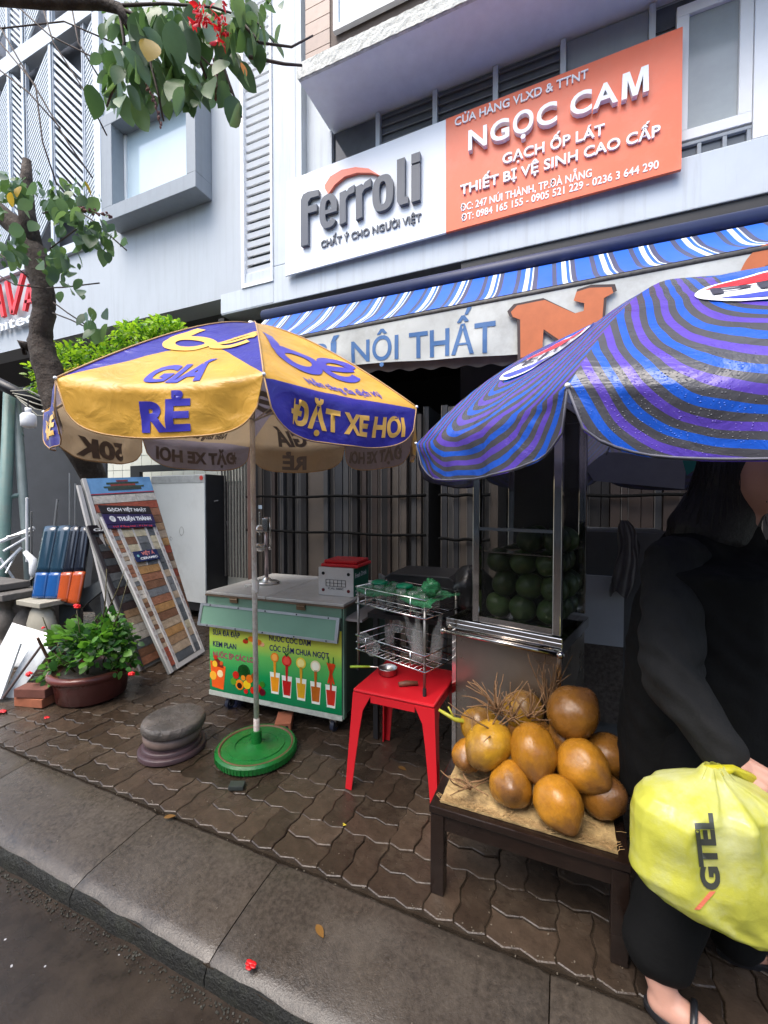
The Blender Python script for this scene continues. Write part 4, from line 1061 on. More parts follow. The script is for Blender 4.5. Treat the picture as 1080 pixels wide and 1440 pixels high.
rl_ = MB(); rl_.box((wbx / 2 + .02, .13, hb + .012), (wbx + .02, .24, .022)).box((wbx / 2 + .02, .13, hb + .034), (wbx - .01, .21, .022)); rl_.build('red_lid', M_red, cb, world=False, bevel=.008)
# black box behind the rack
pk = PY(515, 845, 2.35); bkz = .78
pa, pb_ = PY(542, 848, 2.32), PY(640, 858, 2.3)
cs_ = thing('black_crate', 'black box with a cut-away grey corner beside the red-lidded carton', 'box', V((pa.x, 2.3, bkz)))
mb = MB(); h = .24; w_ = .42
poly = [(0, 0), (w_, 0), (w_, h - .02), (w_ - .03, h), (.03, h), (0, h - .02)]
mb.prism(poly, lambda x, z, d: V((pa.x + x, 2.32 + d, bkz + z)), 0, .34); mb.build('shell', M_black, cs_, bevel=.006)
MB().prism([(-.1, .02), (-.005, -.0), (-.005, h - .025), (-.1, h - .03)], lambda x, z, d: V((pa.x + x, 2.32 + d + (.12 if x < -.05 else 0), bkz + z)), 0, .02).build('grey_corner', mat('scuffed grey', (.12, .12, .12), .6, vary=.3, scale=20), cs_)
MB().bb((pa.x + .03, 2.312, bkz + .02), (pa.x + .3, 2.319, bkz + h - .04)).build('front_panel', M_dark, cs_)
st = thing('black_stand', 'low dark table carrying the black box between cart and coconut cabinet', 'table', V((pa.x, 2.5, 0)))
MB().bb((pa.x - .1, 2.28, bkz - .03), (pa.x + .62, 2.72, bkz - .002)).build('top', M_black, st)
for x in (pa.x - .06, pa.x + .58):
    for y in (2.32, 2.68): MB().bb((x - .015, y - .015, 0), (x + .015, y + .015, bkz - .03)).build('leg', M_black, st)
bg_ = MB()
def bagf(u, v):
    a = 2 * pi * u; b = pi * v; r = .13 * (1 + .25 * noise.noise(V((cos(a) * 2, sin(a) * 2, v * 4 + 7))))
    return V((pa.x + .5 + r * sin(b) * cos(a), 2.42 + r * sin(b) * sin(a), bkz + .15 + .15 * cos(b) * (1 + .1 * noise.noise(V((u * 9, v * 5, 2))))))
bg_.grid(bagf, 24, 14); tag(bg_.build('rubbish_bag', mat('black polythene', (.012, .012, .013), .25, bump=.5, bscale=14), smooth=True), 'crumpled black plastic bag on the stand next to the black box', 'bag')

# ================================================================ RED STOOL, RACK AND GLASSES
SH = .505
sfl, sfr = PZ(496, 968, SH), PZ(611, 992, SH)
sw = (sfr - sfl).length; sa = math.atan2(sfr.y - sfl.y, sfr.x - sfl.x)
stl = thing('plastic_stool', 'tall red plastic stool under the wire glass rack', 'stool', sfl, sa); stl.location.z = 0
mb = MB(); e = .03
mb.bb((0, 0, SH - .018), (sw, sw, SH)); mb.build('seat', M_red, stl, world=False, bevel=.012)
for k, (x, y, dx, dy) in enumerate(((0, 0, 1, 1), (sw, 0, -1, 1), (0, sw, 1, -1), (sw, sw, -1, -1))):
    mb = MB(); ox, oy = -dx * .03, -dy * .03
    ws, zs_ = [.1, .062, .052, .042, .034], [SH - .019, SH - .1, SH - .2, SH - .35, 0]
    th = .007
    for a_ in (0, 1):
        vs = []
        for w0_, z0a in zip(ws, zs_):
            k_ = (SH - z0a) / SH; bx_, by_ = x + ox * k_ + dx * .002, y + oy * k_ + dy * .002
            if a_ == 0: vs += [V((bx_, by_, z0a)), V((bx_ + dx * w0_, by_, z0a)), V((bx_ + dx * w0_, by_ + dy * th, z0a)), V((bx_, by_ + dy * th, z0a))]
            else: vs += [V((bx_, by_ + dy * th, z0a)), V((bx_, by_ + dy * w0_, z0a)), V((bx_ + dx * th, by_ + dy * w0_, z0a)), V((bx_ + dx * th, by_ + dy * th, z0a))]
        fs = []
        for j in range(4):
            for i in range(4): fs.append((j * 4 + i, j * 4 + (i + 1) % 4, (j + 1) * 4 + (i + 1) % 4, (j + 1) * 4 + i))
        fs += [(0, 1, 2, 3), (16, 17, 18, 19)]
        mb.add(vs, fs)
    mb.build('leg', M_red, stl, world=False)
mb = MB()
for (xa_, ya_, xb_, yb_) in ((.099, .002, sw - .099, .008), (.099, sw - .008, sw - .099, sw - .002), (.002, .099, .008, sw - .099), (sw - .008, .099, sw - .002, sw - .099)): mb.bb((xa_, ya_, SH - .055), (xb_, yb_, SH - .019))
mb.build('apron', M_red, stl, world=False)
# rack
rfl, rfr = PZ(504, 942, SH), PZ(597, 979, SH)
rw = (rfr - rfl).length; ra = math.atan2(rfr.y - rfl.y, rfr.x - rfl.x); RD = .27; RH = .47
rack = thing('wire_rack', 'two-tier chrome wire rack of glasses standing on the red stool', 'rack', rfl, ra)
for x, y in ((0, 0), (rw, 0), (0, RD), (rw, RD)):
    MB().tube([(x, y, .03), (x, y, RH)], .007, 10).build('post', mat('dull steel post', (.3, .28, .26), .4, .8), rack, world=False, smooth=True)
    MB().tube([(x, y, 0), (x, y, .04)], .009, 10).build('rubber_foot', M_rubber, rack, world=False)
for z0a, z1a in ((.12, .2), (RH - .09, RH)):
    r = MB()
    for z, rr in ((z0a, .0042), (z1a, .0042), ((z0a + z1a) / 2, .002)):
        o_ = .01
        r.tube([(-o_, -o_, z), (rw + o_, -o_, z), (rw + o_, RD + o_, z), (-o_, RD + o_, z), (-o_, -o_, z)], rr, 6)
    for k in range(1, 14): r.tube([(k * rw / 14, -.01, z0a), (k * rw / 14, RD + .01, z0a)], .0014, 5)
    for k in range(1, 4): r.tube([(-.01, k * RD / 4, z0a), (rw + .01, k * RD / 4, z0a)], .0018, 5)
    for x in (.07, rw - .08): r.tube([(x, -.012, z0a), (x, -.012, z1a)], .003, 6)
    r.build('wire_tray', M_chrome, rack, world=False, smooth=True)
M_gl = mat('clear glass', (.5, .51, .49), .05, vary=.05, alpha=.17, spec=1)
def RP(x, y, z): return rfl + Matrix.Rotation(ra, 3, 'Z') @ V((x, y, z))
gi = 0
def tumbler(p, r0, r1, h, rot=(0, 0, 0), label='', grp='glasses on the rack'):
    mb = MB(); mb.lathe([(r0 * .9, 0), (r0, .004), (r1, h), (r1 - .002, h), (r0 - .003, .01), (0.0001, .01)], (0, 0, 0), 16)
    o = mb.build('glass', M_gl, smooth=True); o.location = p; o.rotation_euler = rot; tag(o, label, 'glass', grp); return o
wh = ['leftmost', 'second from the left', 'third from the left', 'fourth from the left', 'fifth from the left', 'rightmost']
for k in range(6): tumbler(RP(.035 + k * (rw - .07) / 5, .05, RH - .086), .02, .027, .1, label='upright clear tumbler %s in the front of the top tray' % wh[k])
for k in range(5): tumbler(RP(.05 + k * (rw - .1) / 4, .16, RH - .086), .02, .027, .1, label='clear tumbler in the back row of the top tray, %s' % ['at its left end', 'second from its left end', 'in its middle', 'second from its right end', 'at its right end'][k])
bt = [(.05, .05, .1), (.24, .06, .14), (.3, .14, .16), (.2, .18, .15), (.31, .05, .13)]
def bottle(p, h, rot, label):
    o = MB().lathe([(.03, 0), (.033, .006), (.033, h * .55), (.026, h * .68), (.013, h * .8), (.012, h * .95), (.015, h), (.01, h), (.009, h * .8), (.029, h * .55), (.029, .01), (.0001, .01)], (0, 0, 0), 18).build('bottle', M_gl, smooth=True)
    o.location = p; o.rotation_euler = rot; tag(o, label, 'bottle', 'bottles on the rack')
bottle(RP(rw - .1, .07, .13), .25, (0, 0, 0), 'upright clear bottle in the front right of the lower tray')
bottle(RP(rw - .04, .14, .13), .24, (0, .12, 0), 'clear bottle leaning against the right side of the lower tray')
bottle(RP(rw - .16, .15, .13), .22, (.1, -.3, 0), 'clear bottle leaning left in the middle of the lower tray')
tumbler(RP(.14, .0, .165), .026, .034, .1, (radians(80), 0, .2), 'glass lying on its side with its mouth facing the street', 'glasses on the rack')
tumbler(RP(.07, .04, .165), .024, .03, .09, (radians(60), 0, -.3), 'glass tipped back at the left end of the lower tray')
tumbler(RP(.2, .1, .26), .024, .034, .1, (radians(70), .2, .3), 'glass balanced highest on the pile in the lower tray')
tumbler(RP(.1, .15, .13), .026, .032, .11, (0, 0, 0), 'upright glass at the back left of the lower tray')
# green bag & lids
M_gbag = mat('thin green polythene', (.03, .2, .08), .2, vary=.15, trans=.3, bump=.5, bscale=25, alpha=.85)
mb = MB()
def gbf(u, v):
    x = -.0 + (rw + .05) * u; y = -.015 + (RD - .02) * v
    z = RH - .002 + .010 * noise.noise(V((u * 6, v * 5, 3))) + (.012 * noise.noise(V((u * 15, v * 12, 1))))
    if v < .15: z -= (.15 - v) * .14 * (1 + .6 * sin(u * 9)); y = -.014
    return RP(x, y, z)
mb.grid(gbf, 40, 20); tag(mb.build('green_sheet', M_gbag, smooth=True), 'thin green plastic bag spread over the glasses on top of the rack', 'bag')
gp = RP(rw + .0, .05, RH + .02)
mb = MB()
def knot(u, v):
    a = 2 * pi * u; b = pi * v; r = .036 * (1 + .6 * noise.noise(V((cos(a) * 3, sin(a) * 3, v * 5))))
    return gp + V((r * sin(b) * cos(a) * 1.2, r * sin(b) * sin(a), .03 + r * cos(b) * 1.1))
mb.grid(knot, 20, 12); tag(mb.build('crumpled_green_bag', M_gbag, smooth=True), 'crumpled green plastic bag bulging at the right corner of the rack top', 'bag')
M_glid = mat('green plastic lid', (.0, .2, .09), .3)
for k, (x, y, lb_) in enumerate(((.05, .12, 'round green plastic cover at the left end of the rack top'), (.22, .14, 'wider green plastic cover at the middle of the rack top'))):
    tag(MB().lathe([(.045, 0), (.05, .008), (.04, .018), (.02, .024), (0, .025)], RP(x, y, RH + .004), 20).build('food_cover', M_glid, smooth=True), lb_, 'cover', 'green covers on the rack')
# strainer and nutcracker-ish wooden piece on the stool
sp_ = RP(.16, .07, .002)
stn = thing('strainer', 'small metal strainer with a yellow green handle on the red stool', 'strainer', sp_)
MB().lathe([(.045, 0), (.052, .004), (.05, .035), (.053, .037), (.047, .03), (.042, .006), (0.0001, .006)], sp_, 24).build('bowl', M_steel, stn, smooth=True)
q0 = sp_ + V((-.05, -.01, .032)); q1 = sp_ + V((-.095, -.025, .034)); q2 = sp_ + V((-.2, -.06, .03))
MB().tube([q0, q1], .003, 6).build('wire', M_steel, stn); MB().tube([q1, q2], [.006, .007], 8).build('handle', mat('lime plastic', (.35, .5, .04), .4), stn, smooth=True)
w0_ = PZ(573, 962, SH + .012); tag(MB().tube([w0_ + V((-.04, -.02, 0)), w0_ + V((-.01, 0, .002)), w0_ + V((.045, .03, 0))], [.012, .015, .011], 8).build('wooden_pestle', mat('pale worn wood', (.16, .06, .035), .5, vary=.3, scale=30), smooth=True), 'short brown wooden stick lying on the red stool under the rack', 'stick')

# ================================================================ STAINLESS COCONUT CABINET
kl, kr = PY(636, 870, 2.1), PY(790, 893, 1.97)
kx, ky = kl.x, kl.y; ka = math.atan2(kr.y - kl.y, kr.x - kl.x); kw = math.hypot(kr.x - kl.x, kr.y - kl.y)
kz = .86; KD = .5
kab = thing('display_cabinet', 'stainless steel cabinet with a tall glass top full of green coconuts', 'cabinet', V((kx, ky, 0)), ka)
M_kst = mat('smudged stainless sheet', (.3, .26, .22), .3, .85, vary=.12, scale=3, rvary=.12, dscale=3)
M_kst2 = mat('polished stainless', (.62, .58, .54), .12, 1, vary=.08, scale=4, rvary=.06)
MB().bb((.02, .006, .1), (kw - .01, KD, kz - .075)).build('body', M_kst, kab, world=False, bevel=.004)
MB().bb((.0, 0, .1), (.022, .02, kz - .08)).build('corner_post', M_kst2, kab, world=False); MB().bb((kw - .02, 0, .1), (kw, .02, kz - .08)).build('corner_post', M_kst2, kab, world=False)
MB().bb((-.02, -.03, kz - .074), (kw + .01, KD, kz - .02)).bb((-.02, -.03, kz - .019), (kw + .01, -.018, kz)).bb((-.02, -.017, kz - .019), (-.008, KD, kz)).build('counter', M_kst2, kab, world=False, bevel=.003)
hb_ = MB().tube([(-.02, -.06, kz - .06), (kw + .012, -.06, kz - .06)], .0115, 14).sphere((-.02, -.06, kz - .06), .017, 10, 8).sphere((kw + .012, -.06, kz - .06), .017, 10, 8)
hb_.build('handle_bar', M_kst2, kab, world=False, smooth=True)
MB().tube([(.02, -.03, kz - .06), (.02, -.06, kz - .06)], .007, 8).tube([(kw - .03, -.03, kz - .06), (kw - .03, -.06, kz - .06)], .007, 8).build('handle_bracket', M_kst2, kab, world=False)
gx0, gx1, gz1 = .115, kw - .003, 1.86
for x, y in ((gx0, -.01), (gx1 - .035, -.01), (gx0, KD - .04), (gx1 - .035, KD - .04)):
    MB().bb((x, y, kz + .001), (x + .035, y + .035, gz1)).build('post', M_kst2, kab, world=False, bevel=.003)
MB().bb((gx0 + .036, -.008, kz + .001), (gx1 - .036, .02, kz + .03)).build('rail', M_kst2, kab, world=False)
MB().bb((gx0 + .036, -.008, 1.31), (gx1 - .036, .015, 1.325)).build('rail', M_kst2, kab, world=False); MB().bb((gx0, -.012, gz1 + .001), (gx1, KD, gz1 + .03)).build('rail', M_kst2, kab, world=False)
M_gp = mat('cabinet glass', (.03, .032, .03), .04, vary=.02, alpha=.12, spec=.7)
MB().bb((gx0 + .036, .004, kz + .031), (gx1 - .036, .008, gz1)).build('front_pane', M_gp, kab, world=False)
MB().bb((gx0 + .01, .03, kz + .002), (gx0 + .014, KD - .04, gz1)).build('side_pane', M_gp, kab, world=False); MB().bb((gx1 - .014, .03, kz + .002), (gx1 - .01, KD - .04, gz1)).build('side_pane', M_gp, kab, world=False)
MB().bb((gx0 + .036, .03, 1.2), (gx1 - .036, KD - .05, 1.205)).build('shelf', M_kst, kab, world=False)
MB().bb((gx0 + .036, KD - .04, kz + .002), (gx1 - .036, KD - .03, gz1)).build('back_panel', mat('dull back sheet', (.06, .058, .052), .4, .6), kab, world=False)
for x, y in ((.05, .05), (kw - .05, .05), (.05, KD - .05), (kw - .05, KD - .05)):
    cs = MB(); cs.tube([(x, y, .1), (x, y, .06)], .012, 8); cs.tube([(x - .012, y, .035), (x + .012, y, .035)], .035, 16); cs.build('castor', M_rubber, kab, world=False)
KM = Matrix.Translation(kab.location) @ Matrix.Rotation(ka, 4, 'Z')
M_gc = mat('green coconut husk', (.02, .045, .008), .45, vary=.35, scale=8, random_amt=.4, dirt=(.08, .09, .02), dscale=7)
def coconut_mesh(m, seed, pointy=.12):
    mb = MB(); mb.sphere((0, 0, 0), 1, 40, 30)
    for k, v in enumerate(mb.v):
        z = v.z; a = math.atan2(v.y, v.x)
        r = 1 + .065 * cos(3 * a + seed) * (1 - z * z) * (.6 + .4 * z) + .05 * noise.noise(v * 2.6 + V((0, seed, 0))) + .03 * noise.noise(v * 1.3 + V((seed, 0, 0)))
        tip = max(0, z - .7) * pointy * 4.5
        mb.v[k] = V((v.x * r * (1 - tip * .4), v.y * r * (1 - tip * .4), z * 1.06 + tip * .25 - max(0, -z - .8) * -.2))
    return mb.mesh('coconut', m, smooth=True)
gmesh = [coconut_mesh(M_gc, s) for s in (0, 2, 5)]
k = 0
rows = [(0, .07), (1, .2), (2, .33)]
desc = ['bottom', 'second', 'third', 'top']; dd = ['left', 'middle', 'right']; dp = ['front', 'middle depth', 'back']
for lay in range(4):
    for a in range(3):
        for b in range(3 if lay < 3 else 2):
            r = .068
            p = KM @ V((gx0 + .095 + a * .12 + (.03 if lay % 2 else 0) + random.uniform(-.008, .008), .1 + b * .125 + random.uniform(-.01, .01), kz + .075 + lay * .112))
            if lay >= 3 and a == 0: continue
            if p.z > 1.19 and lay == 3: p.z = 1.2 + r
            o = link('green_coconut', gmesh[k % 3]); o.scale = (r * .9, r * .9, r * .92); o.location = p; o.rotation_euler = (random.uniform(0, 6), random.uniform(0, 6), random.uniform(0, 6))
            tag(o, 'dark green coconut behind the cabinet glass: %s layer, %s, %s row' % (desc[lay], dd[a], dp[b]), 'coconut', 'green coconuts in the glass cabinet'); k += 1

# ================================================================ COCONUT TABLE
TZ = .335
tfl, tfr = PZ(603, 1131, TZ), PZ(889, 1217, TZ)
ta = math.atan2(tfr.y - tfl.y, tfr.x - tfl.x); tw = (tfr - tfl).length; TD = .44
tb = thing('low_table', 'low dark wooden table holding the heap of orange coconuts', 'table', V((tfl.x, tfl.y, 0)), ta)
MB().bb((0, 0, TZ - .03), (tw, TD, TZ - .004)).build('tabletop', M_wood, tb, world=False, bevel=.004)
MB().bb((.015, .012, TZ - .09), (tw - .015, .032, TZ - .031)).bb((.015, TD - .032, TZ - .09), (tw - .015, TD - .012, TZ - .031)).bb((.014, .033, TZ - .09), (.034, TD - .033, TZ - .031)).bb((tw - .034, .033, TZ - .09), (tw - .014, TD - .033, TZ - .031)).build('apron', M_wood, tb, world=False)
for x, y in ((.005, .004), (tw - .055, .004), (.005, TD - .054), (tw - .055, TD - .054)): MB().bb((x, y, 0), (x + .05, y + .05, TZ - .031)).build('leg', M_wood, tb, world=False, bevel=.003)
TM = Matrix.Translation(tb.location) @ Matrix.Rotation(ta, 4, 'Z')
M_mat = mat('straw mat', (.42, .29, .13), .8, vary=.35, scale=40, bump=.8, bscale=90, dirt=(.09, .05, .025), dscale=7, dirt_amt=.8)
mb = MB(); mb.grid(lambda u, v: TM @ V((.035 + u * (tw - .07) + .004 * noise.noise(V((v * 30, 0, 0))), .03 + v * (TD - .05) + .006 * noise.noise(V((u * 40, 1, 0))), TZ + .004 + .004 * noise.noise(V((u * 12, v * 9, 0))))), 40, 24)
mb.grid(lambda u, v: TM @ V((.035 + u * (tw - .07) + .004 * noise.noise(V((0, 0, 0))), .03 + .006 * noise.noise(V((u * 40, 1, 0))), TZ - .002 + v * .006 + .004 * v * noise.noise(V((u * 12, 0, 0))))), 40, 1)
tag(mb.build('straw_mat', M_mat, smooth=True), 'frayed straw coloured mat under the coconut heap', 'mat')
fr_ = MB()
for k in range(900):
    x = random.uniform(.03, tw - .03); y = random.choice([random.uniform(.02, .05), random.uniform(.03, TD - .03)]); a = random.uniform(0, pi); l = random.uniform(.01, .04)
    p = TM @ V((x, y, TZ + .01)); d = V((cos(a), sin(a) * .7, random.uniform(-.05, .25))) * l
    fr_.tube([p, p + d * .5 + rv(.002), p + d], .0009, 3)
tag(fr_.build('husk_fibres', mat('dry fibre', (.3, .19, .08), .8, vary=.3)), 'loose dry husk fibres strewn over the straw mat', 'fibres', kind='stuff')
def ocmat(name, a, b_):
    m = mat(name, a, .24, vary=.2, scale=3, dirt=b_, dscale=1.6, dirt_amt=.8, bump=.12, bscale=5, bdist=.05, rvary=.1, random_amt=.14)
    N = m.node_tree.nodes; L = m.node_tree.links; b = N['Principled BSDF']; src = b.inputs['Base Color'].links[0].from_socket
    tc = N.new('ShaderNodeTexCoord'); sp = N.new('ShaderNodeSeparateXYZ'); L.new(tc.outputs['Object'], sp.inputs[0])
    nz = N.new('ShaderNodeTexNoise'); nz.inputs['Scale'].default_value = 2.5; nz.inputs['Detail'].default_value = 6; L.new(tc.outputs['Object'], nz.inputs['Vector'])
    f = mathn(N, L, 'ADD', sp.outputs[2], mathn(N, L, 'MULTIPLY', nz.outputs['Fac'], 1.1))
    r = N.new('ShaderNodeMapRange'); r.inputs['From Min'].default_value = 1.05; r.inputs['From Max'].default_value = 1.6; r.inputs['To Max'].default_value = .75; L.new(f, r.inputs['Value'])
    mx = N.new('ShaderNodeMix'); mx.data_type = 'RGBA'; L.new(r.outputs[0], mx.inputs[0]); L.new(src, mx.inputs[6]); mx.inputs[7].default_value = (.1, .045, .022, 1)      # bruised tip end
    # long fibre scratches
    mp = N.new('ShaderNodeMapping'); mp.inputs['Scale'].default_value = (9, 9, 1.2); L.new(tc.outputs['Object'], mp.inputs['Vector'])
    n2 = N.new('ShaderNodeTexNoise'); n2.inputs['Scale'].default_value = 2; n2.inputs['Detail'].default_value = 5; L.new(mp.outputs[0], n2.inputs['Vector'])
    r2 = N.new('ShaderNodeMapRange'); r2.inputs['From Min'].default_value = .6; r2.inputs['From Max'].default_value = .72; r2.inputs['To Max'].default_value = .25; L.new(n2.outputs['Fac'], r2.inputs['Value'])
    m2 = N.new('ShaderNodeMix'); m2.data_type = 'RGBA'; L.new(r2.outputs[0], m2.inputs[0]); L.new(mx.outputs[2], m2.inputs[6]); m2.inputs[7].default_value = (.09, .05, .025, 1)
    L.new(m2.outputs[2], b.inputs['Base Color']); return m
M_oc1 = ocmat('orange coconut husk', (.36, .155, .014), (.22, .08, .012)); M_oc2 = ocmat('yellow coconut husk', (.4, .21, .016), (.26, .115, .013)); M_oc3 = ocmat('brown coconut husk', (.24, .1, .016), (.13, .055, .014))
om = {1: coconut_mesh(M_oc1, 1, .5), 2: coconut_mesh(M_oc2, 4, .2), 3: coconut_mesh(M_oc3, 7, .4)}
def coco(px, py, z, rpx, mk, lab, rot, el=1.0):
    p = PZ(px, py, z); dist = -(RM.transposed() @ (p - EYE)).z; r = rpx * dist / FPX
    o = link('coconut', om[mk]); o.location = p; o.rotation_euler = rot; o.scale = (r * .97, r * .97, r * el * .97)
    tag(o, lab, 'coconut', 'orange coconuts heaped on the low table'); return o
down = (radians(125), 0, radians(15))
coco(718, 1103, .415, 30, 1, 'small round coconut at the front left of the bottom layer', (1.2, .4, 0))
coco(785, 1128, .422, 34, 1, 'large coconut at the front of the heap with its tip pointing right', (2.2, 0, .7))
coco(688, 1047, .505, 31, 2, 'yellowest coconut, upper left of the heap, wider at the bottom', (2.0, .2, -.5), 1.15)
coco(750, 1055, .52, 33, 1, 'pear shaped coconut in the centre with its pale tip pointing down', down, 1.1)
coco(819, 1077, .5, 35, 1, 'big smooth coconut right of centre with a bruised right side', (1.8, .3, 1.0))
coco(806, 1003, .63, 35, 3, 'topmost coconut with a shiny brown scar on its cap', (.5, .5, 1.2), 1.03)
coco(736, 1000, .52, 28, 2, 'coconut at the back with yellow stalk scales', (.3, .2, 0))
coco(674, 1022, .49, 27, 2, 'half hidden yellow coconut behind the upper left one', (.5, 0, 0))
coco(657, 1062, .43, 22, 1, 'coconut peeping out at the far left edge of the heap', (1.6, .4, 0))
coco(848, 1118, .415, 31, 3, 'brown coconut at the right end of the bottom layer', (1, .2, .8))
coco(852, 1062, .49, 30, 3, 'shaded coconut at the back right, under the topmost one', (1, 1, .8))
coco(775, 1062, .41, 30, 3, 'coconut buried in the middle of the heap', (1, 1, .8))
coco(800, 1040, .5, 30, 3, 'coconut wedged behind the big smooth one', (2, 1, .8))
coco(745, 1035, .42, 32, 3, 'coconut at the back of the bottom layer', (1, 2, .8))
M_twig = mat('dry coconut stalk', (.22, .12, .055), .8, vary=.4, scale=30)
def twigs(c, n, L, spread, up, label, seed):
    random.seed(seed); mb = MB()
    for k in range(n):
        d = V((random.uniform(-1, 1) * spread, random.uniform(-1, 1) * spread, up + random.uniform(-.3, .5))).normalized()
        p = c.copy() + rv(.012); pts = [p.copy()]; l = L * random.uniform(.5, 1.15)
        for j in range(6):
            d = (d + rv(.22)).normalized(); p = p + d * l / 6; pts.append(p.copy())
        mb.tube(pts, [.0036 * (1 - .1 * j) for j in range(7)], 5)
        if random.random() < .6: q_ = pts[3]; mb.tube([q_, q_ + (d + rv(.8)).normalized() * l * .25], .0015, 4)
    tag(mb.build('coconut_stalk', M_twig, smooth=True), label, 'stalk', 'dry flower stalks among the coconuts')
twigs(PZ(770, 990, .56), 22, .22, .5, .9, 'dry brown stalk sprays standing up beside the topmost coconut', 3)
twigs(PZ(722, 1010, .56), 14, .14, 1, .35, 'tangle of dry stalks over the back yellow coconuts', 5)
twigs(PZ(700, 1000, .6), 24, .16, 1, .4, 'wiry dry stalks between the yellow coconuts at the back', 17)
twigs(PZ(745, 1010, .6), 12, .13, .9, .6, 'short dry stalks left of the topmost coconut', 23)
twigs(PZ(660, 1105, .38), 10, .15, 1, .12, 'thin dry stalks trailing over the left edge of the mat', 8)
twigs(PZ(690, 1030, .55), 8, .22, 1, .5, 'few long curved stalks rising from the upper left coconut', 11)
a0 = PZ(672, 1018, .5); a1 = PZ(640, 1012, .53); a2 = PZ(617, 998, .56)
tag(MB().tube([a0, a1, a2], [.013, .009, .006], 8).tube([a1, a1 + V((-.03, 0, .05))], .004, 6).build('green_stalk', mat('fresh yellow green stalk', (.35, .33, .03), .45, vary=.2), smooth=True), 'thick yellow green stalk sticking out left of the coconuts', 'stalk')
for k, (px, py) in enumerate(((745, 1130), (752, 1110), (700, 1075))):
    p = PZ(px, py, .36); mb = MB()
    for j in range(5): mb.tube([p + rv(.01), p + V((.01 * j - .02, -.01, .04)), p + V((.012 * j - .02, .02, .1)) + rv(.01)], .002, 5)
    tag(mb.build('fibre_tuft', mat('dry fibre')), ['pale fibre strands between the two front coconuts', 'pale strands hanging under the central coconut', 'pale strands across the front left coconut'][k], 'fibres')
random.seed(21)
# ================================================================ DOOR / TILE PANEL RACKS INSIDE THE SHOP
def stone(name, c, v=.3, sc_=9, d=None): return mat(name, c, .5, vary=v, scale=sc_, dirt=d, dscale=8, dirt_amt=.6, random_amt=.12)
PC = [mat('panel edge ' + n, c, .4, vary=.2, scale=4) for n, c in (('umber', (.03, .022, .019)), ('grey', (.036, .036, .037)), ('dark', (.012, .011, .011)), ('taupe', (.06, .05, .042)), ('slate', (.024, .025, .028)))]
M_edge = mat('bright panel rim', (.12, .11, .1), .35, .4, vary=.2)
def rack_panels(name, label, xa, xb, Y, ztop, seed, wmin=.035, wmax=.075, wide=()):
    random.seed(seed); t = thing(name, label, 'display rack', (xa, Y, 0)); x = xa
    k = 0
    while x < xb:
        w = random.uniform(wmin, wmax)
        for wx, ww in wide:
            if x <= wx < x + w + .02: w = ww
        yo = random.uniform(0, .07); z1 = ztop + random.uniform(-.05, .05)
        m = random.choice(PC)
        if w > .15: m = PC[3]
        o = MB().bb((x, Y + yo, .06), (x + w - .006, Y + .6, z1)).build('display_panel', m, t)
        if random.random() < .6: MB().bb((x, Y + yo - .006, .07), (x + .007, Y + yo - .001, z1)).build('rim', M_edge, o)
        x += w
    for zz in (1.13, 1.5):
        pts = [V((xa + (xb - xa) * i / 20, Y - .02 - .004 * (i % 2), zz + .006 * sin(i * .7))) for i in range(21)]
        MB().tube(pts, .014, 6).build('strap', mat('matt black strap', (.004, .004, .004), .9, spec=.1), t, smooth=True)
    MB().bb((xa, Y, .0), (xb, Y + .6, .055)).build('base', M_black, t)
rack_panels('panel_rack', 'row of upright dark sample panels strapped together behind the juice cart', PY(348, 700, 3.75).x, PY(600, 700, 3.75).x, 3.75, 2.3, 2, wide=((PY(436, 700, 3.75).x, .22), (PY(368, 700, 3.75).x, .14)))
rack_panels('panel_rack', 'darker row of upright panels left of the glass coconut cabinet', PY(618, 700, 3.5).x, PY(690, 700, 3.5).x, 3.5, 2.25, 5)
rack_panels('panel_rack', 'shaded row of upright panels at the right, above the granite slab', PY(770, 700, 4.0).x, PY(1100, 700, 4.0).x, 4.0, 2.3, 9, .05, .12)
MB().bb((xsec + .02, F + .06, 0), (xsec + .16, F + .5, 3.8)).build('inner_pillar', M_dark, shop)
tg = PY(369, 713, 3.72); MB().bb((tg.x - .03, 3.69, tg.z - .02), (tg.x + .02, 3.692, tg.z + .02)).build('price_tag', mat('dull paper tag', (.2, .25, .3), .6), bpy.data.objects['panel_rack'])
# burglar bars left of the racks
bars = thing('iron_bars', 'short run of iron bars between the fridge and the panel rack', 'bars', PY(325, 690, 4.1))
for k in range(9):
    p = PY(312 + k * 4.2, 660, 4.1); MB().bb((p.x - .008, 4.09, .5), (p.x + .008, 4.106, 2.4)).build('bar', mat('rusty bar', ()), bars)
rp = PY(352, 700, 3.7); tag(MB().bb((rp.x - .025, 3.68, 0), (rp.x + .025, 3.73, 3.4)).build('steel_post', mat('red brown post', (.09, .05, .04), .5, vary=.2)), 'narrow red brown steel post at the left end of the strapped panels', 'post')

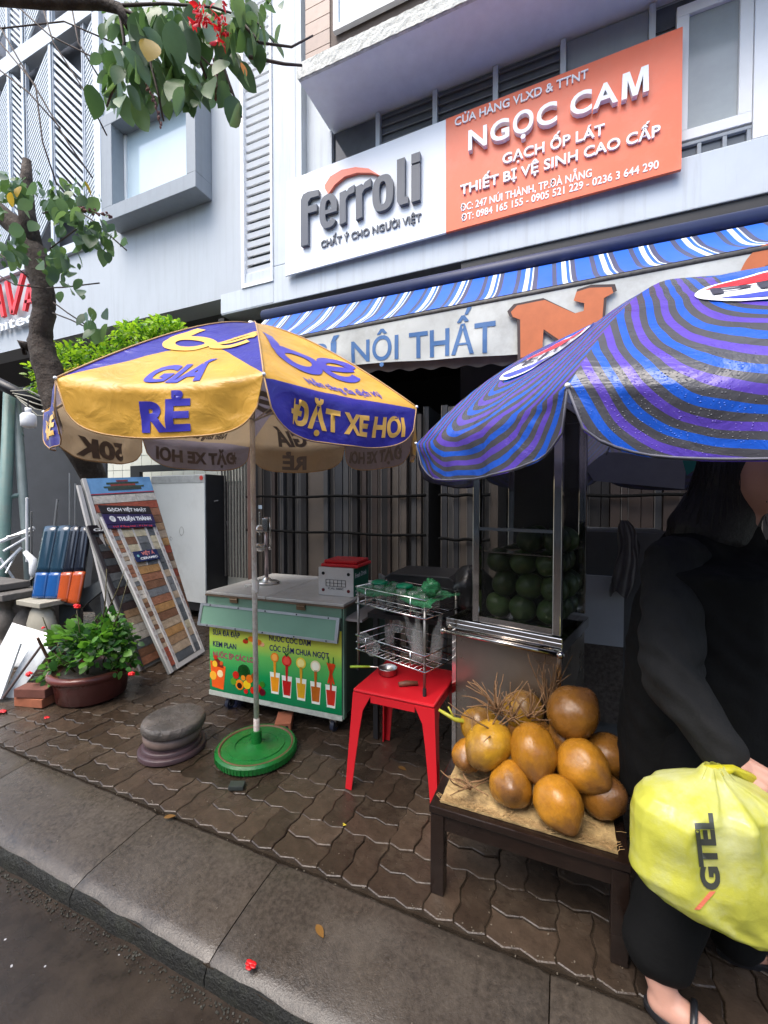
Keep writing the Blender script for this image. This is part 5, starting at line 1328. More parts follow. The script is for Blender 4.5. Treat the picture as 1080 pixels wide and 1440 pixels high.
# ================================================================ RIGHT REAR: white board, granite, cloth, plinth
ry = 2.75
def rect_px(x0, y0, x1, y1, Y): a, b = PY(x0, y1, Y), PY(x1, y0, Y); return a.x, b.x, a.z, b.z
x0, x1, z0_, z1_ = rect_px(797, 812, 878, 1000, ry)
wbd = thing('white_board', 'pale grey board leaning beside the stainless cabinet, a corner cut out round a granite sample', 'board', (x0, ry, 0))
zc = PY(830, 905, ry).z; xc = PY(819, 905, ry).x
MB().bb((x0, ry, zc), (x1, ry + .02, z1_)).bb((x0, ry, .15), (xc, ry + .02, zc)).build('board', mat('pale board', (.5, .52, .54), .5, vary=.05), wbd)
gr_ = MB().bb((xc + .004, ry + .002, .15), (x1, ry + .04, zc - .004)).build('granite_slab', mat('speckled granite', (.11, .09, .075), .4, vary=.7, scale=45, bump=.3)); tag(gr_, 'speckled brown granite slab showing in the cut-out of the pale board', 'slab')
tag(MB().bb((x0 - .02, ry + .07, 0), (x1 + .25, ry + .6, PY(840, 748, ry + .07).z)).build('concrete_plinth', mat('grey plinth', (.1, .1, .1), .6, vary=.2, scale=4)), 'dark grey block standing behind the pale board', 'block')
mb = MB(); cp = PY(878, 722, ry - .04)
def clf(u, v):
    w = .055 * (.25 + 1.1 * v ** .5) * (1.15 - .45 * v) * (1 + .5 * noise.noise(V((u * 6, v * 4, 2)))); a = 2 * pi * u
    return V((cp.x + .02 * sin(v * 4) + w * cos(a), cp.y + w * .5 * sin(a) + .01 * sin(9 * a), cp.z - .04 - v * .42 + .02 * cos(3 * a) * v))
mb.grid(clf, 32, 14); tag(mb.build('hanging_cloth', mat('grey rag', (.16, .15, .14), .8, vary=.25, bump=.6, bscale=14), smooth=True), 'crumpled grey rag hung in front of the plinth behind the vendor', 'cloth')
tl_ = thing('tarpaulin', 'teal tarpaulin edge under the striped parasol above the vendor', 'tarpaulin', PY(985, 650, 2.6))
# grey roof flap of the stall seen under the parasol hem
fa = [PY(808, 600, 3.2), PY(965, 640, 3.2), PY(962, 688, 3.2), PY(835, 676, 3.2), PY(812, 640, 3.2)]
MB().prism([(p.x, p.z) for p in fa], lambda x, z, d: V((x, 3.2 + d + .02 * sin(x * 14), z)), 0, .006).build('grey_flap', mat('grey tarpaulin', (.28, .29, .34), .6, vary=.1), tl_)
fb = [PY(955, 630, 2.9), PY(1010, 630, 2.9), PY(985, 655, 2.9), PY(966, 668, 2.9)]
MB().prism([(p.x, p.z) for p in fb], lambda x, z, d: V((x, 2.9 + d, z)), 0, .006).build('teal_cloth', mat('teal tarpaulin', (.015, .2, .17), .5), tl_)

# ================================================================ FRIDGE
gp0 = PZ(292, 878, 0)
fz = 1.72; d_ = 5.0
fc = PX(290, 700, -3.95); fc = V((fc.x, fc.y, 0))
fl = PZ(206, 900, 0)
l2 = PY(207, 700, fc.y + .02)
frg = thing('display_fridge', 'tall white-fronted cabinet with a black side standing behind the tile boards', 'fridge', fc)
fw = math.hypot(l2.x - fc.x, l2.y - fc.y) * .92; fa_ = radians(180 - 2)
fztop = PD(290, 667, (RM.transposed() @ (fc - EYE)).z * -1).z
fq = lambda a, b_, z: V((fc.x + cos(fa_) * a - sin(fa_) * -b_ * 1, fc.y + sin(fa_) * a + cos(fa_) * -b_, z))
bxx = MB()
def fbox(mb, a0, a1, b0, b1, z0, z1):
    vs = [fq(a, b_, z) for a in (a0, a1) for b_ in (b0, b1) for z in (z0, z1)]
    mb.add(vs, [(0, 1, 3, 2), (4, 6, 7, 5), (0, 4, 5, 1), (2, 3, 7, 6), (0, 2, 6, 4), (1, 5, 7, 3)]); return mb
fbox(bxx, -.0, fw, 0, .5, .1, fztop).build('cabinet', mat('black cabinet', (.02, .02, .022), .4, vary=.2), frg, bevel=.006)
zdb = PY(270, 846, fc.y).z
fbox(MB(), .006, fw - .004, -.02, -.001, zdb, fztop - .003).build('white_door', mat('stained white door', (.6, .62, .6), .35, vary=.05, scale=2, dirt=(.42, .42, .4), dscale=3, dirt_amt=.4), frg, bevel=.003)
fbox(MB(), .01, fw - .01, -.024, -.0205, fztop - .1, fztop - .012).build('header_strip', mat('scuffed strip', (.36, .37, .36), .4, vary=.25, scale=12), frg)
fs = MB(); p = fq(.05, -.026, fztop - .045); fs.tube([p, p + V((0, -.003, 0))], .028, 16); fs.build('red_sticker', mat('red sticker', (.5, .04, .03), .4), frg)
ms_ = MB(); random.seed(4)
for k in range(5):
    p = fq(fw * .75 + k * .02, -.0235, 1.05 + .03 * k); ms_.tube([p, p + V((-.03, 0, .03)), p + V((-.03, 0, .06))], .002, 4)
for k in range(9):
    a = k * .7; p = fq(fw * .42, -.0235, 1.08); ms_.tube([p + V((.035 * cos(a), 0, .05 * sin(a))), p + V((.035 * cos(a + .7), 0, .06 * sin(a + .7)))], .002, 4)
for k in range(5): p = fq(fw * .62, -.0235, .98); ms_.tube([p + V((.03 * cos(k), 0, .03 * sin(k))), p + V((.03 * cos(k + 2), 0, .03 * sin(k + 2)))], .0015, 4)
ms_.build('faded_stickers', mat('faded ink', (.3, .29, .27), .6), frg)
fbox(MB(), -.05, fw + .25, .52, .6, .0, fztop + .1).build('black_backboard', M_black, frg)
sm = MB(); s0 = V((fc.x + .006, fc.y + .12, 1.45))
sm.tube([s0, s0 + V((0, .06, .01))], .01, 6).tube([s0 + V((0, .2, -.25)), s0 + V((0, .22, -.32))], .016, 6); sm.build('paint_smears', mat('scraped label', (.2, .2, .2), .6), frg)

# ================================================================ TILE SAMPLE BOARDS
TC = {'tan': (.3, .19, .11), 'brown': (.17, .085, .05), 'red': (.3, .075, .045), 'cream': (.45, .4, .28), 'grey': (.15, .16, .17), 'slate': (.085, .095, .105),
      'gold': (.36, .2, .08), 'rust': (.27, .12, .07), 'pale': (.48, .45, .4), 'dark': (.05, .035, .035), 'buff': (.36, .28, .2)}
TM_ = {k: mat('tile ' + k, v, .45, vary=.35, scale=22, bump=.5, bscale=50, dirt=tuple(x * .6 for x in v), dscale=18, dirt_amt=.5) for k, v in TC.items()}
M_rail = mat('printed white rail', (.45, .44, .43), .4, vary=.05)
def board(name, label, BLp, BRp, TLp, TRp):
    t = thing(name, label, 'tile board', V((BLp.x, BLp.y, 0)))
    nrm = (BRp - BLp).cross(TLp - BLp).normalized()
    if nrm.dot(EYE - BLp) < 0: nrm = -nrm
    def Q(u, v, w=0): return (BLp.lerp(BRp, u)).lerp(TLp.lerp(TRp, u), v) + nrm * w
    def piece(nm, m, u0, u1, v0, v1, w0=.006, w1=.014, parent=t):
        vs = [Q(u, v, w) for w in (w0, w1) for u, v in ((u0, v0), (u1, v0), (u1, v1), (u0, v1))]
        return MB().add(vs, [(0, 1, 2, 3), (7, 6, 5, 4), (0, 4, 5, 1), (1, 5, 6, 2), (2, 6, 7, 3), (3, 7, 4, 0)]).build(nm, m, parent)
    piece('back_sheet', mat('board core', (.2, .2, .19), .6), 0, 1, 0, 1, -.015, .005)
    L_ = (TLp - BLp).length; W_ = (BRp - BLp).length
    def text(body, u0, u1, v0, cap, m, parent, w=.02, bold=.03):
        return text_mesh(body, lambda x, y, d: Q(u0 + x / W_, v0 + y / L_, w), (u1 - u0) * W_, cap * L_, bold).build('lettering', m, parent)
    return t, Q, piece, text
# measured corners: the boards lean against the fridge side, feet on the pavement, facing right along the street
b1 = PZ(238, 948, .01); b2 = PZ(286, 917, .01)
t1 = PX(137, 722, b1.x - .84); t2 = PX(210, 722, b2.x - .84)
bd1, Q1, pc1, tx1 = board('tile_board', 'front leaning board of stone strip tiles with purple sign plates', b1, b2, t1, t2)
for u0, u1 in ((0, .07), (.19, .25), (.93, 1.0)): pc1('rail', M_rail, u0, u1, 0, .97, .006, .02)
pc1('rail', M_rail, .735, .775, .03, .93, .006, .018); pc1('rail', M_rail, .25, .93, 0, .025, .006, .02)
for u0, u1 in ((.0, .07), (.19, .25), (.93, 1.0)):
    n_ = 22; mk = MB()
    for k in range(n_):
        v = .03 + .92 * k / n_; vs = [Q1(u, v_, .0208) for u, v_ in ((u0 + .02, v), (u1 - .02, v), (u1 - .02, v + .022), (u0 + .02, v + .022))]
        if k % 3: mk.add(vs, [(0, 1, 2, 3)])
    tag(mk.build('printed_codes', mat('rail print', (.3, .25, .25), .5), bd1), kind='stuff')
random.seed(12)
seq = ['slate', 'buff', 'tan', 'gold', 'buff', 'brown', 'gold', 'rust', 'grey', 'brown', 'rust', 'gold', 'buff', 'pale', 'cream', 'brown', 'cream', 'tan']
n_ = len(seq)
for k, c in enumerate(seq):
    v0 = .03 + .9 * k / n_; v1 = v0 + .9 / n_ - .003
    if k < 12: pc1('tile', TM_[c], .257, .73, v0, v1, .006, .013 + random.uniform(0, .004))
    else: pc1('tile', TM_[c], .257, .47, v0, v1); pc1('tile', TM_[random.choice(['grey', 'cream', 'rust', 'slate'])], .5, .73, v0, v1)
    pc1('tile', TM_[random.choice(['slate', 'grey', 'buff', 'cream', 'slate'])], .78, .925, v0, v1, .006, .013)
pc1('rail', M_rail, .473, .497, .63, .93, .006, .017)
for k in range(34):
    v0 = .03 + .92 * k / 34
    pc1('tile', TM_[random.choice(['tan', 'grey', 'rust', 'buff', 'brown', 'pale'] if k > 3 else ['red', 'brown'])], .075, .186, v0, v0 + .92 / 34 - .003)
M_purple = mat('purple sign plate', (.025, .018, .08), .35, vary=.1)
sg = pc1('sign_plate', M_purple, .02, 1.0, .915, .985, .022, .028); tx1('THUẬN THÀNH', .26, .93, .938, .026, M_white, sg, .0295, .05)
sg = pc1('sign_plate', mat('black sign plate', (.015, .012, .018), .35), .02, 1.0, .99, 1.045, .022, .028); tx1('GẠCH VIỆT NHẬT', .14, .9, 1.005, .022, M_white, sg, .0295, .03)
sg = pc1('sign_plate', M_purple, .02, .98, .888, .912, .022, .027); tx1('117 Đồng Nai - Đà Nẵng', .12, .9, .893, .011, mat('red plate print', (.6, .05, .08), .4), sg, .0285, .03)
rr = MB(); rr.lathe([(.032, 0), (.032, .002), (.022, .002), (.022, 0)], (0, 0, 0), 20); 
cP = Q1(.16, .95, .031); q_ = (Q1(.16, .95, 1) - Q1(.16, .95, 0)).to_track_quat('Z', 'Y')
o = rr.build('sign_emblem', M_white, sg); o.matrix_parent_inverse = root_matrix(o.parent).inverted(); o.matrix_basis = Matrix.Translation(cP) @ q_.to_matrix().to_4x4()
sg = pc1('sign_plate', mat('blue sign plate', (.02, .03, .1), .35), .27, .78, .655, .725, .024, .03); tx1('VIỆT Á', .42, .7, .695, .02, mat('pink print', (.6, .2, .18), .4), sg, .0315, .04); tx1('CERAMIC', .36, .74, .667, .014, M_white, sg, .0315, .04)
cP = Q1(.335, .693, .032); o = MB().lathe([(.0001, 0), (.014, 0), (.014, .002), (.0001, .002)], (0, 0, 0), 16).build('sign_emblem', mat('teal emblem', (.2, .45, .5), .4), sg); o.matrix_basis = Matrix.Translation(cP) @ q_.to_matrix().to_4x4()
# middle narrow board of small white tiles
m1, m2 = PZ(190, 938, .01), PZ(232, 915, .01)
m1 = b1 + V((-.28, .0, 0)); m2 = b2 + V((-.28, .02, 0)); mt1 = t1 + V((-.1, .0, -.12)); mt2 = t2 + V((-.1, 0, -.12))
bd2, Q2, pc2, tx2 = board('tile_board', 'narrow board of dark slate and small white tiles squeezed between the two larger tile boards', m1 + V((0, -.05, 0)), m2, mt1 + V((0, -.04, 0)), mt2)
pc2('rail', mat('dark rail', (.05, .045, .05), .4), 0, .05, 0, 1, .006, .02)
for k in range(18):
    v0 = .02 + .95 * k / 18; pc2('tile', TM_[['rust', 'brown', 'slate', 'pale', 'pale', 'buff', 'tan', 'dark', 'slate', 'dark', 'slate', 'grey', 'dark', 'slate', 'dark', 'slate', 'dark', 'slate'][k]], .07, .95, v0, v0 + .95 / 18 - .003)
sg = pc2('sign_plate', mat('black sign plate'), .0, .6, .94, 1.0, .022, .027); tx2('GẠCH', .05, .5, .955, .02, M_white, sg, .0285)
# rear board with the temple picture
c1, c2 = V((b1.x - .42, 2.5, .01)), V((b1.x - .42, 3.2, .01))
u1_, u2_ = PX(114, 674, -4.15), PX(210, 671, -4.15)
bd3, Q3, pc3, tx3 = board('tile_board', 'rear tallest board with a temple picture above brick red strip tiles', c1, c2, u1_, u2_)
pc3('rail', M_rail, 0, .045, 0, 1, .006, .022)
cols3 = ['grey', 'slate', 'buff', 'rust', 'brown', 'brown', 'rust', 'red', 'buff', 'brown', 'red', 'gold', 'buff', 'tan', 'brown', 'rust', 'red', 'pale']
for k, c in enumerate(cols3):
    v0 = .06 + .84 * k / 18; v1 = v0 + .84 / 18 - .003
    for j in range(3): pc3('tile', TM_[c], .06 + j * .31, .06 + j * .31 + .305, v0, v1, .006, .014 + random.uniform(0, .003))
pic = pc3('picture', mat('sky print', (.14, .3, .52), .35, vary=.3, scale=5), .05, .99, .905, 1.0, .006, .012)
for k, (u0, u1, v0, v1, c) in enumerate(((.05, .99, .905, .91, (.4, .03, .04)), (.3, .8, .925, .94, (.05, .06, .05)), (.25, .85, .94, .95, (.05, .08, .06)), (.35, .72, .95, .962, (.25, .06, .05)), (.3, .78, .962, .972, (.04, .07, .05)), (.45, .62, .975, .985, (.2, .05, .05)))):
    pc3('print', mat('picture tone %d' % k, c, .4, vary=.3, scale=30), u0, u1, v0, v1, .0125, .0135 + k * .0005, parent=pic)
wbk = thing('white_back_board', 'thin white board standing just left of the rear tile board', 'board', V((-4.2, 2.45, 0)))
MB().prism([(-4.14, 1.6), (-4.11, 1.6), (-3.53, .0), (-3.56, .0)], lambda x, z, d: V((x, 2.46 + d, z)), 0, .03).build('edge', M_rail, wbk)

# ================================================================ ROOF TILE STAND
rt = thing('roof_tile_stand', 'stand of four glazed roof tiles, dark blue, black, blue and orange', 'roof tiles', PZ(95, 905, 0))
def rtile(pxs, col, lab, Xp, th=.02):
    # pxs TL,TR,BR,BL on an inclined plane
    TL, TR, BR, BL = pxs; m = mat('glazed ' + lab, col, .12, vary=.2, scale=5, coat=.6)
    def g(u, v):
        p = (TL.lerp(TR, u)).lerp(BL.lerp(BR, u), v); n = V((.75, -.5, .35)).normalized(); return p + n * (.022 * abs(sin(u * pi * 2)) ** .6 - .008 * v)
    o = MB(); o.grid(g, 24, 8); o = o.build('roof_tile', m, rt, smooth=True); o['label'] = lab + ' glazed roof tile'
    md = o.modifiers.new('s', 'SOLIDIFY'); md.thickness = .012
def RPt(px, py): 
    k = (py - 738) / 110.0; return PD(px, py, 3.95 - .2 * k)
rtile((RPt(64, 741), RPt(101, 740), RPt(88, 808), RPt(51, 806)), (.012, .035, .06), 'dark blue', 0)
rtile((RPt(101, 740), RPt(127, 741), RPt(118, 806), RPt(88, 808)), (.008, .01, .018), 'black', 0)
rtile((RPt(52, 806), RPt(87, 806), RPt(81, 842), RPt(46, 841)), (.01, .07, .24), 'blue', 0)
rtile((RPt(87, 806), RPt(120, 804), RPt(110, 852), RPt(81, 843)), (.36, .06, .012), 'orange', 0)
fr = MB()
for a, b_ in (((66, 742), (40, 905)), ((126, 742), (104, 905)), ((134, 742), (150, 900)), ((48, 842), (112, 853))):
    fr.tube([PD(*a, 3.98), PD(*b_, 3.85)], .018, 6)
fr.build('stand_frame', M_darkwall, rt)

# ================================================================ BALUSTERS, VASE, WHITE SHEETS, BRICKS, JUNK
bal = thing('baluster_pair', 'stone balusters under a broken grey coping slab at the left edge', 'balusters', PZ(30, 935, 0))
prof = [(.07, 0), (.07, .03), (.045, .05), (.05, .07), (.085, .14), (.095, .2), (.08, .27), (.045, .33), (.035, .36), (.055, .38), (.055, .41), (.065, .42), (.065, .45)]
M_stone = mat('weathered cast stone', (.13, .115, .1), .7, vary=.35, scale=9, bump=.5, dirt=(.04, .035, .03), dscale=7)
for px in (10, 36, -16):
    p = PD(px, 915, 3.9); p.z = .02; p.z = .12
    MB().lathe([(r, z * .95) for r, z in prof], p, 20).build('baluster', M_stone, bal, smooth=True)
p = PD(6, 800, 3.9)
MB().bb((p.x - .6, p.y - .15, .57), (p.x + .28, p.y + .2, .63)).bb((p.x - .6, p.y - .1, .64), (p.x + .12, p.y + .15, .7)).build('coping_slab', M_concrete, bal, bevel=.008)
MB().bb((p.x - .5, p.y - .12, .0), (p.x + .45, p.y + .15, .115)).build('plinth', M_concrete, bal)
p = PD(60, 920, 3.75); p.z = 0
vs_ = thing('plaster_baluster', 'cream half-round plaster piece beside the stone balusters', 'baluster', p)
M_pl = mat('cream plaster', (.34, .32, .26), .6, vary=.12)
MB().lathe([(.08, .0), (.09, .12), (.15, .25), (.17, .36), (.13, .47), (.08, .53)], p, 24, sy=.5).build('body', M_pl, vs_, smooth=True)
MB().bb((p.x - .19, p.y - .1, .531), (p.x + .16, p.y + .1, .575)).build('cap', M_pl, vs_, bevel=.006)
for k, (pts, lb_, w_) in enumerate(((((18, 876), (75, 893), (56, 940), (-12, 935)), 'white sheet leaning behind, against the plaster piece', 3.45), (((-10, 915), (30, 905), (2, 983), (-40, 975)), 'nearest white sheet leaning at the left edge', 3.2), (((48, 900), (72, 915), (20, 984), (4, 978)), 'narrow marble patterned white sheet leaning beside the stacked bricks', 3.28))):
    P_ = [PD(a, b_, w_ + (.0 if b_ < 930 else -.18)) for a, b_ in pts]
    n = (P_[1] - P_[0]).cross(P_[3] - P_[0]).normalized() * .008
    mm = MB(); mm.add([q - n for q in P_] + [q + n for q in P_], [(0, 1, 2, 3), (7, 6, 5, 4), (0, 4, 5, 1), (1, 5, 6, 2), (2, 6, 7, 3), (3, 7, 4, 0)])
    tag(mm.build('white_sheet', mat('white sheet', (.62, .64, .64), .3, vary=.05) if k != 2 else mat('veined sheet', (.6, .63, .65), .2, vary=.06, dirt=(.3, .3, .32), dscale=5, dirt_amt=.6)), lb_, 'sheet', 'white sheets leaning at the left')
tag(MB().tube([PD(58, 908, 3.22), PD(4, 982, 3.02)], .009, 6).build('brown_lath', mat('brown lath', (.06, .035, .03), .5)), 'thin brown lath lying along the white sheets', 'lath')
bp0 = PZ(50, 990, 0)
for k, (dx, dz, lb_) in enumerate(((0, 0, 'orange brick at the bottom of the stack beside the plant pot'), (.01, .068, 'dark red brick on top of the orange one by the plant pot'))):
    tag(MB().box(bp0 + V((dx, 0, .033 + dz)), (.23, .11, .062), rot=(0, 0, radians(14 + 6 * k))).build('brick', M_brick if k == 0 else mat('dark brick', (.14, .05, .035), .8, vary=.25, bump=.4), bevel=.004), lb_, 'brick')
hb0 = PZ(400, 1022, 0)
hb_ = MB().box(hb0 + V((0, 0, .032)), (.1, .16, .062), rot=(0, 0, .5)); 
ob = hb_.build('hollow_brick', M_brick, bevel=.003); tag(ob, 'short hollow brick chocking the juice cart between the pole and the castor', 'brick')
R_ = Matrix.Rotation(.5, 3, 'Z')
for x in (-.026, .0, .026): 
    p = hb0 + V((0, 0, .034)) + R_ @ V((x, -.081, 0)); MB().box(p, (.015, .002, .026), rot=(0, 0, .5)).build('hole', M_dark, ob)
s0 = PZ(333, 1108, 0); tag(MB().box(s0 + V((0, 0, .012)), (.075, .05, .02), rot=(0, .05, radians(28))).build('broken_tile', mat('dark wet tile', (.03, .036, .034), .2, vary=.2), bevel=.003), 'small dark broken tile lying on the pavement in front of the parasol foot', 'tile')
# flowers / petals
def petal(px, py, z, r, m, lb_, cat='petal', n=5):
    p = PZ(px, py, z); mb = MB()
    for k in range(n):
        a = k * 2.4; mb.sphere(p + V((cos(a), sin(a), .1)) * r * .8 + V((0, 0, r * .35)), r * random.uniform(.5, .9), 8, 5, sc_=(1.5, .8, .28))
    tag(mb.build('fallen_petal', m, smooth=True), lb_, cat, 'fallen petals')
M_petal = mat('wet red petal', (.45, .01, .012), .3)
petal(352, 1359, -.028, .012, M_petal, 'crumpled red petal on the kerb'); petal(66, 1010, 0, .012, M_petal, 'small red petal on the pavement left of the stone stool'); petal(3, 1002, 0, .02, M_petal, 'red petals at the left edge below the white sheets')
petal(484, 1160, 0, .006, mat('yellow petal', (.5, .4, .03), .4), 'tiny yellow petal by the stool leg', n=3)
petal(395, 1437, -.12, .016, mat('white scrap', (.35, .35, .36), .4), 'crumpled white scrap in the gutter at the bottom edge', 'scrap')
rng = random.Random(5)
sc_m = MB()
for k in range(14):
    p = PZ(rng.uniform(0, 560), rng.uniform(1290, 1440), -.128); 
    if p.y < .96: sc_m.box(p + V((0, 0, .003)), (rng.uniform(.004, .01), rng.uniform(.003, .007), .002), rot=(0, 0, rng.random() * 3))
tag(sc_m.build('road_specks', mat('white scrap')), 'small pale specks of litter on the wet road', 'litter', kind='stuff')
# dry leaves
lm_ = leaf_mesh('fallen_leaf', mat('wet dead leaf', (.16, .08, .02), .3, vary=.3), L=.05, W=.5, curl=.1)
for k, (px, py, lb_) in enumerate(((560, 1078, 'dead leaf between the stool legs'), (445, 1300, 'dead leaf on the kerb below the stool'), (230, 1150, 'dead leaf on the pavement under the stone stool'))):
    o = link('fallen_leaf', lm_); o.matrix_world = orient(PZ(px, py, .006 if py < 1200 else -.015), rv() * V((1, 1, 0)) + V((1, .3, 0)), 0); tag(o, lb_, 'leaf')

# ================================================================ STONE STOOL
p = PZ(243, 1052, 0)
so = thing('stone_stool', 'low round stack of two worn stone pieces beside the parasol foot', 'stone stool', p)
M_st1 = mat('wet dark stone top', (.06, .052, .046), .3, vary=.5, scale=7, bump=.9, bscale=22, bdist=.02, dirt=(.2, .17, .15), dscale=6, rvary=.15)
M_st2 = mat('pinkish stone', (.14, .1, .085), .55, vary=.3, scale=10, bump=.5, bscale=35); M_st3 = mat('purple brown base', (.055, .032, .036), .35, vary=.3, scale=8, bump=.4)
MB().lathe([(.175, 0), (.182, .004), (.182, .026), (.178, .03), (.162, .031), (.16, .05), (.155, .054), (.146, .055), (.144, .07), (.0001, .07)], p, 44).build('base_stone', M_st3, so, smooth=True, angle=50)
MB().lathe([(.142, .071), (.15, .074), (.157, .09), (.157, .108), (.15, .124), (.142, .128), (.0001, .13)], p + V((.004, 0, 0)), 44).build('middle_stone', M_st2, so, smooth=True)
MB().lathe([(.15, .131), (.165, .135), (.172, .146), (.172, .17), (.166, .186), (.158, .19), (.1, .192), (.05, .189), (.0001, .19)], p + V((.01, .003, 0)), 44).build('top_stone', M_st1, so, smooth=True)

# ================================================================ POT AND PLANT
p = PZ(130, 978, 0)
pot = thing('potted_plant', 'wide terracotta bowl of green leafy plants with red flowers', 'potted plant', p)
PR = .27
MB().lathe([(.19, 0), (.22, .02), (PR - .035, .15), (PR - .02, .175), (PR, .185), (PR + .005, .205), (PR - .005, .222), (PR - .03, .225), (PR - .045, .2), (.0001, .19)], p, 44).build('pot', M_terra, pot, smooth=True, angle=60)
MB().lathe([(PR - .05, .196), (.15, .21), (.0001, .215)], p, 30).build('soil', mat('wet soil', (.02, .014, .01), .6, bump=.8, vary=.4), pot, smooth=True)
random.seed(31)
def leaf_cloud(name, parent, centre, rad, n, size, mats, W=.6, stems=0, lowcut=-.9, shell=.55):
    obs = []
    for mi, (m, frac) in enumerate(mats):
        mb = MB(); vs, fs = leaf_geom(1, W, .2, .15)
        for k in range(int(n * frac)):
            d = V((random.gauss(0, 1), random.gauss(0, 1), random.gauss(0, 1))).normalized()
            if d.z < lowcut: d.z = -d.z
            r = random.uniform(shell, 1) * (1 + .25 * noise.noise(d * 2.5 + V((n, 0, 0))))
            q = V(centre) + V((d.x * rad[0], d.y * rad[1], d.z * rad[2])) * r
            dr = (d * .7 + rv(.7) + V((0, 0, -.15))).normalized(); s_ = size * random.uniform(.55, 1.25)
            mb.add(vs, fs, M=orient(q, dr, random.uniform(-1, 1)) @ Matrix.Diagonal((s_, s_, s_, 1)))
        obs.append(mb.build(name, m, parent, smooth=True, fix=False))
    return obs
for o in leaf_cloud('foliage', pot, p + V((.04, .02, .36)), (.32, .26, .17), 620, .062, [(L_pot, .7), (L_pot2, .3)], .7, shell=.3, lowcut=-.4): o['kind'] = 'stuff'
for o in leaf_cloud('foliage', pot, p + V((-.2, -.12, .2)), (.13, .12, .13), 130, .055, [(L_pot2, .7), (L_pot, .3)], .75, shell=.2): o['kind'] = 'stuff'
for o in leaf_cloud('foliage', pot, p + V((.3, .04, .28)), (.1, .1, .09), 70, .05, [(L_pot2, .5), (L_pot, .5)], .7, shell=.2): o['kind'] = 'stuff'
for o in leaf_cloud('foliage', pot, p + V((.14, .04, .5)), (.13, .13, .13), 110, .06, [(L_pot, .6), (L_pot2, .4)], .6, shell=.2): o['kind'] = 'stuff'
lp = leaf_mesh('large_leaf', L_pot2, L=.085, W=.72, curl=.15)
for k in range(46):
    d = V((random.uniform(-1, 1), random.uniform(-1, .3), random.uniform(.0, 1))).normalized()
    q = p + V((.0, 0, .34)) + V((d.x * .33, d.y * .27, d.z * .2))
    o = link('large_leaf', lp, pot); o.matrix_basis = orient(q, d + rv(.6), random.uniform(-.8, .8))
for k in range(14):
    a = k * .9; q = p + V((cos(a) * .12, sin(a) * .1, .2)); e = q + V((cos(a) * .15, sin(a) * .12, random.uniform(.12, .3)))
    MB().tube([q, q.lerp(e, .5) + rv(.02), e], [.005, .004, .002], 5).build('stem', mat('green brown stem', (.08, .07, .03), .6), pot, smooth=True)
def flower(q, r, par, name='flower'):
    mb = MB()
    for k in range(16):
        d = V((random.uniform(-1, 1), random.uniform(-1, 1), random.uniform(-.6, 1))).normalized(); mb.sphere(q + d * r * .55, r * .5, 7, 5, sc_=(1, 1, .55))
    mb.build(name, mat('red bloom', (.75, .015, .02), .4, vary=.2), par, smooth=True)
flower(PD(108, 853, 3.0), .026, pot); flower(PD(41, 948, 2.95), .022, pot); flower(PD(185, 948, 2.85), .022, pot); flower(PD(61, 883, 3.05), .012, pot)
for a, b_ in (((108, 858), (112, 930)), ((60, 868), (68, 905)), ((150, 800), (140, 900)), ((180, 815), (150, 905))):
    MB().tube([PD(*a, 3.02), PD((a[0] + b_[0]) / 2 + 3, (a[1] + b_[1]) / 2, 3.05), PD(*b_, 3.08)], [.003, .004, .006], 6).build('stem', mat('green brown stem'), pot, smooth=True)
MB().tube([PD(53, 897, 2.95), PD(72, 935, 3.05)], [.009, .012], 7).build('stake', mat('brown stake', (.12, .06, .035), .6), pot)
lstk = [PD(146, 870, 3.12), PD(165, 830, 3.15), PD(176, 800, 3.18)]
MB().tube(lstk, [.006, .004, .002], 6).build('stem', mat('green brown stem'), pot, smooth=True)

# ================================================================ LEFT EDGE: posts, bulb, dark sheet, scrap, white tiled wall, hedge
def zfix(v, z): v = v.copy(); v.z = z; return v
ps = thing('scaffold_frame', 'weathered teal metal posts with rungs at the left edge', 'scaffold', zfix(PD(4, 900, 4.3), 0))
M_teal = mat('weathered teal paint', (.13, .22, .2), .5, vary=.2, scale=8, dirt=(.16, .15, .13), dscale=8)
def zfix(v, z): v = v.copy(); v.z = z; return v
MB().tube([PD(14, 545, 4.3), PD(4, 800, 4.3), zfix(PD(-1, 860, 4.3), 0)], .052, 12).build('post', M_teal, ps, smooth=True)
MB().tube([PD(22, 560, 4.35), PD(40, 790, 4.4), zfix(PD(44, 900, 4.4), 0)], .042, 12).build('post', mat('grey teal paint', (.16, .2, .2), .5, vary=.2), ps, smooth=True)
for y in (610, 695): MB().tube([PD(8, y + 5, 4.3), PD(33, y, 4.38)], .024, 8).build('rung', M_teal, ps)
tag(MB().tube([PD(-20, 530, 4.1), PD(20, 550, 4.15), PD(60, 570, 4.2)], .055, 12).build('black_pipe', M_black, smooth=True), 'thick black pipe tied across the top of the teal posts', 'pipe')
wr = MB(); random.seed(2)
for k in range(5):
    a = PD(15 + 3 * k, 550 + k * 3, 4.05); b_ = PD(66 + k * 3, 562 + k * 6, 4.0)
    wr.tube([a, a.lerp(b_, .5) + V((0, 0, .05 - .03 * k)), b_], .006, 5)
tag(wr.build('rope', mat('pale rope', (.3, .29, .24), .7, vary=.2), smooth=True), 'tangle of pale rope tying the posts to the tree', 'rope')
bq = PD(40, 590, 3.1)
bl_ = thing('light_bulb', 'unlit white LED bulb hanging beside the teal posts', 'bulb', bq)
MB().lathe([(.0001, -.062), (.03, -.06), (.047, -.05), (.049, -.02), (.049, .03), (.035, .045), (.02, .05)], bq, 24).build('globe', mat('opal plastic', (.75, .77, .78), .3), bl_, smooth=True)
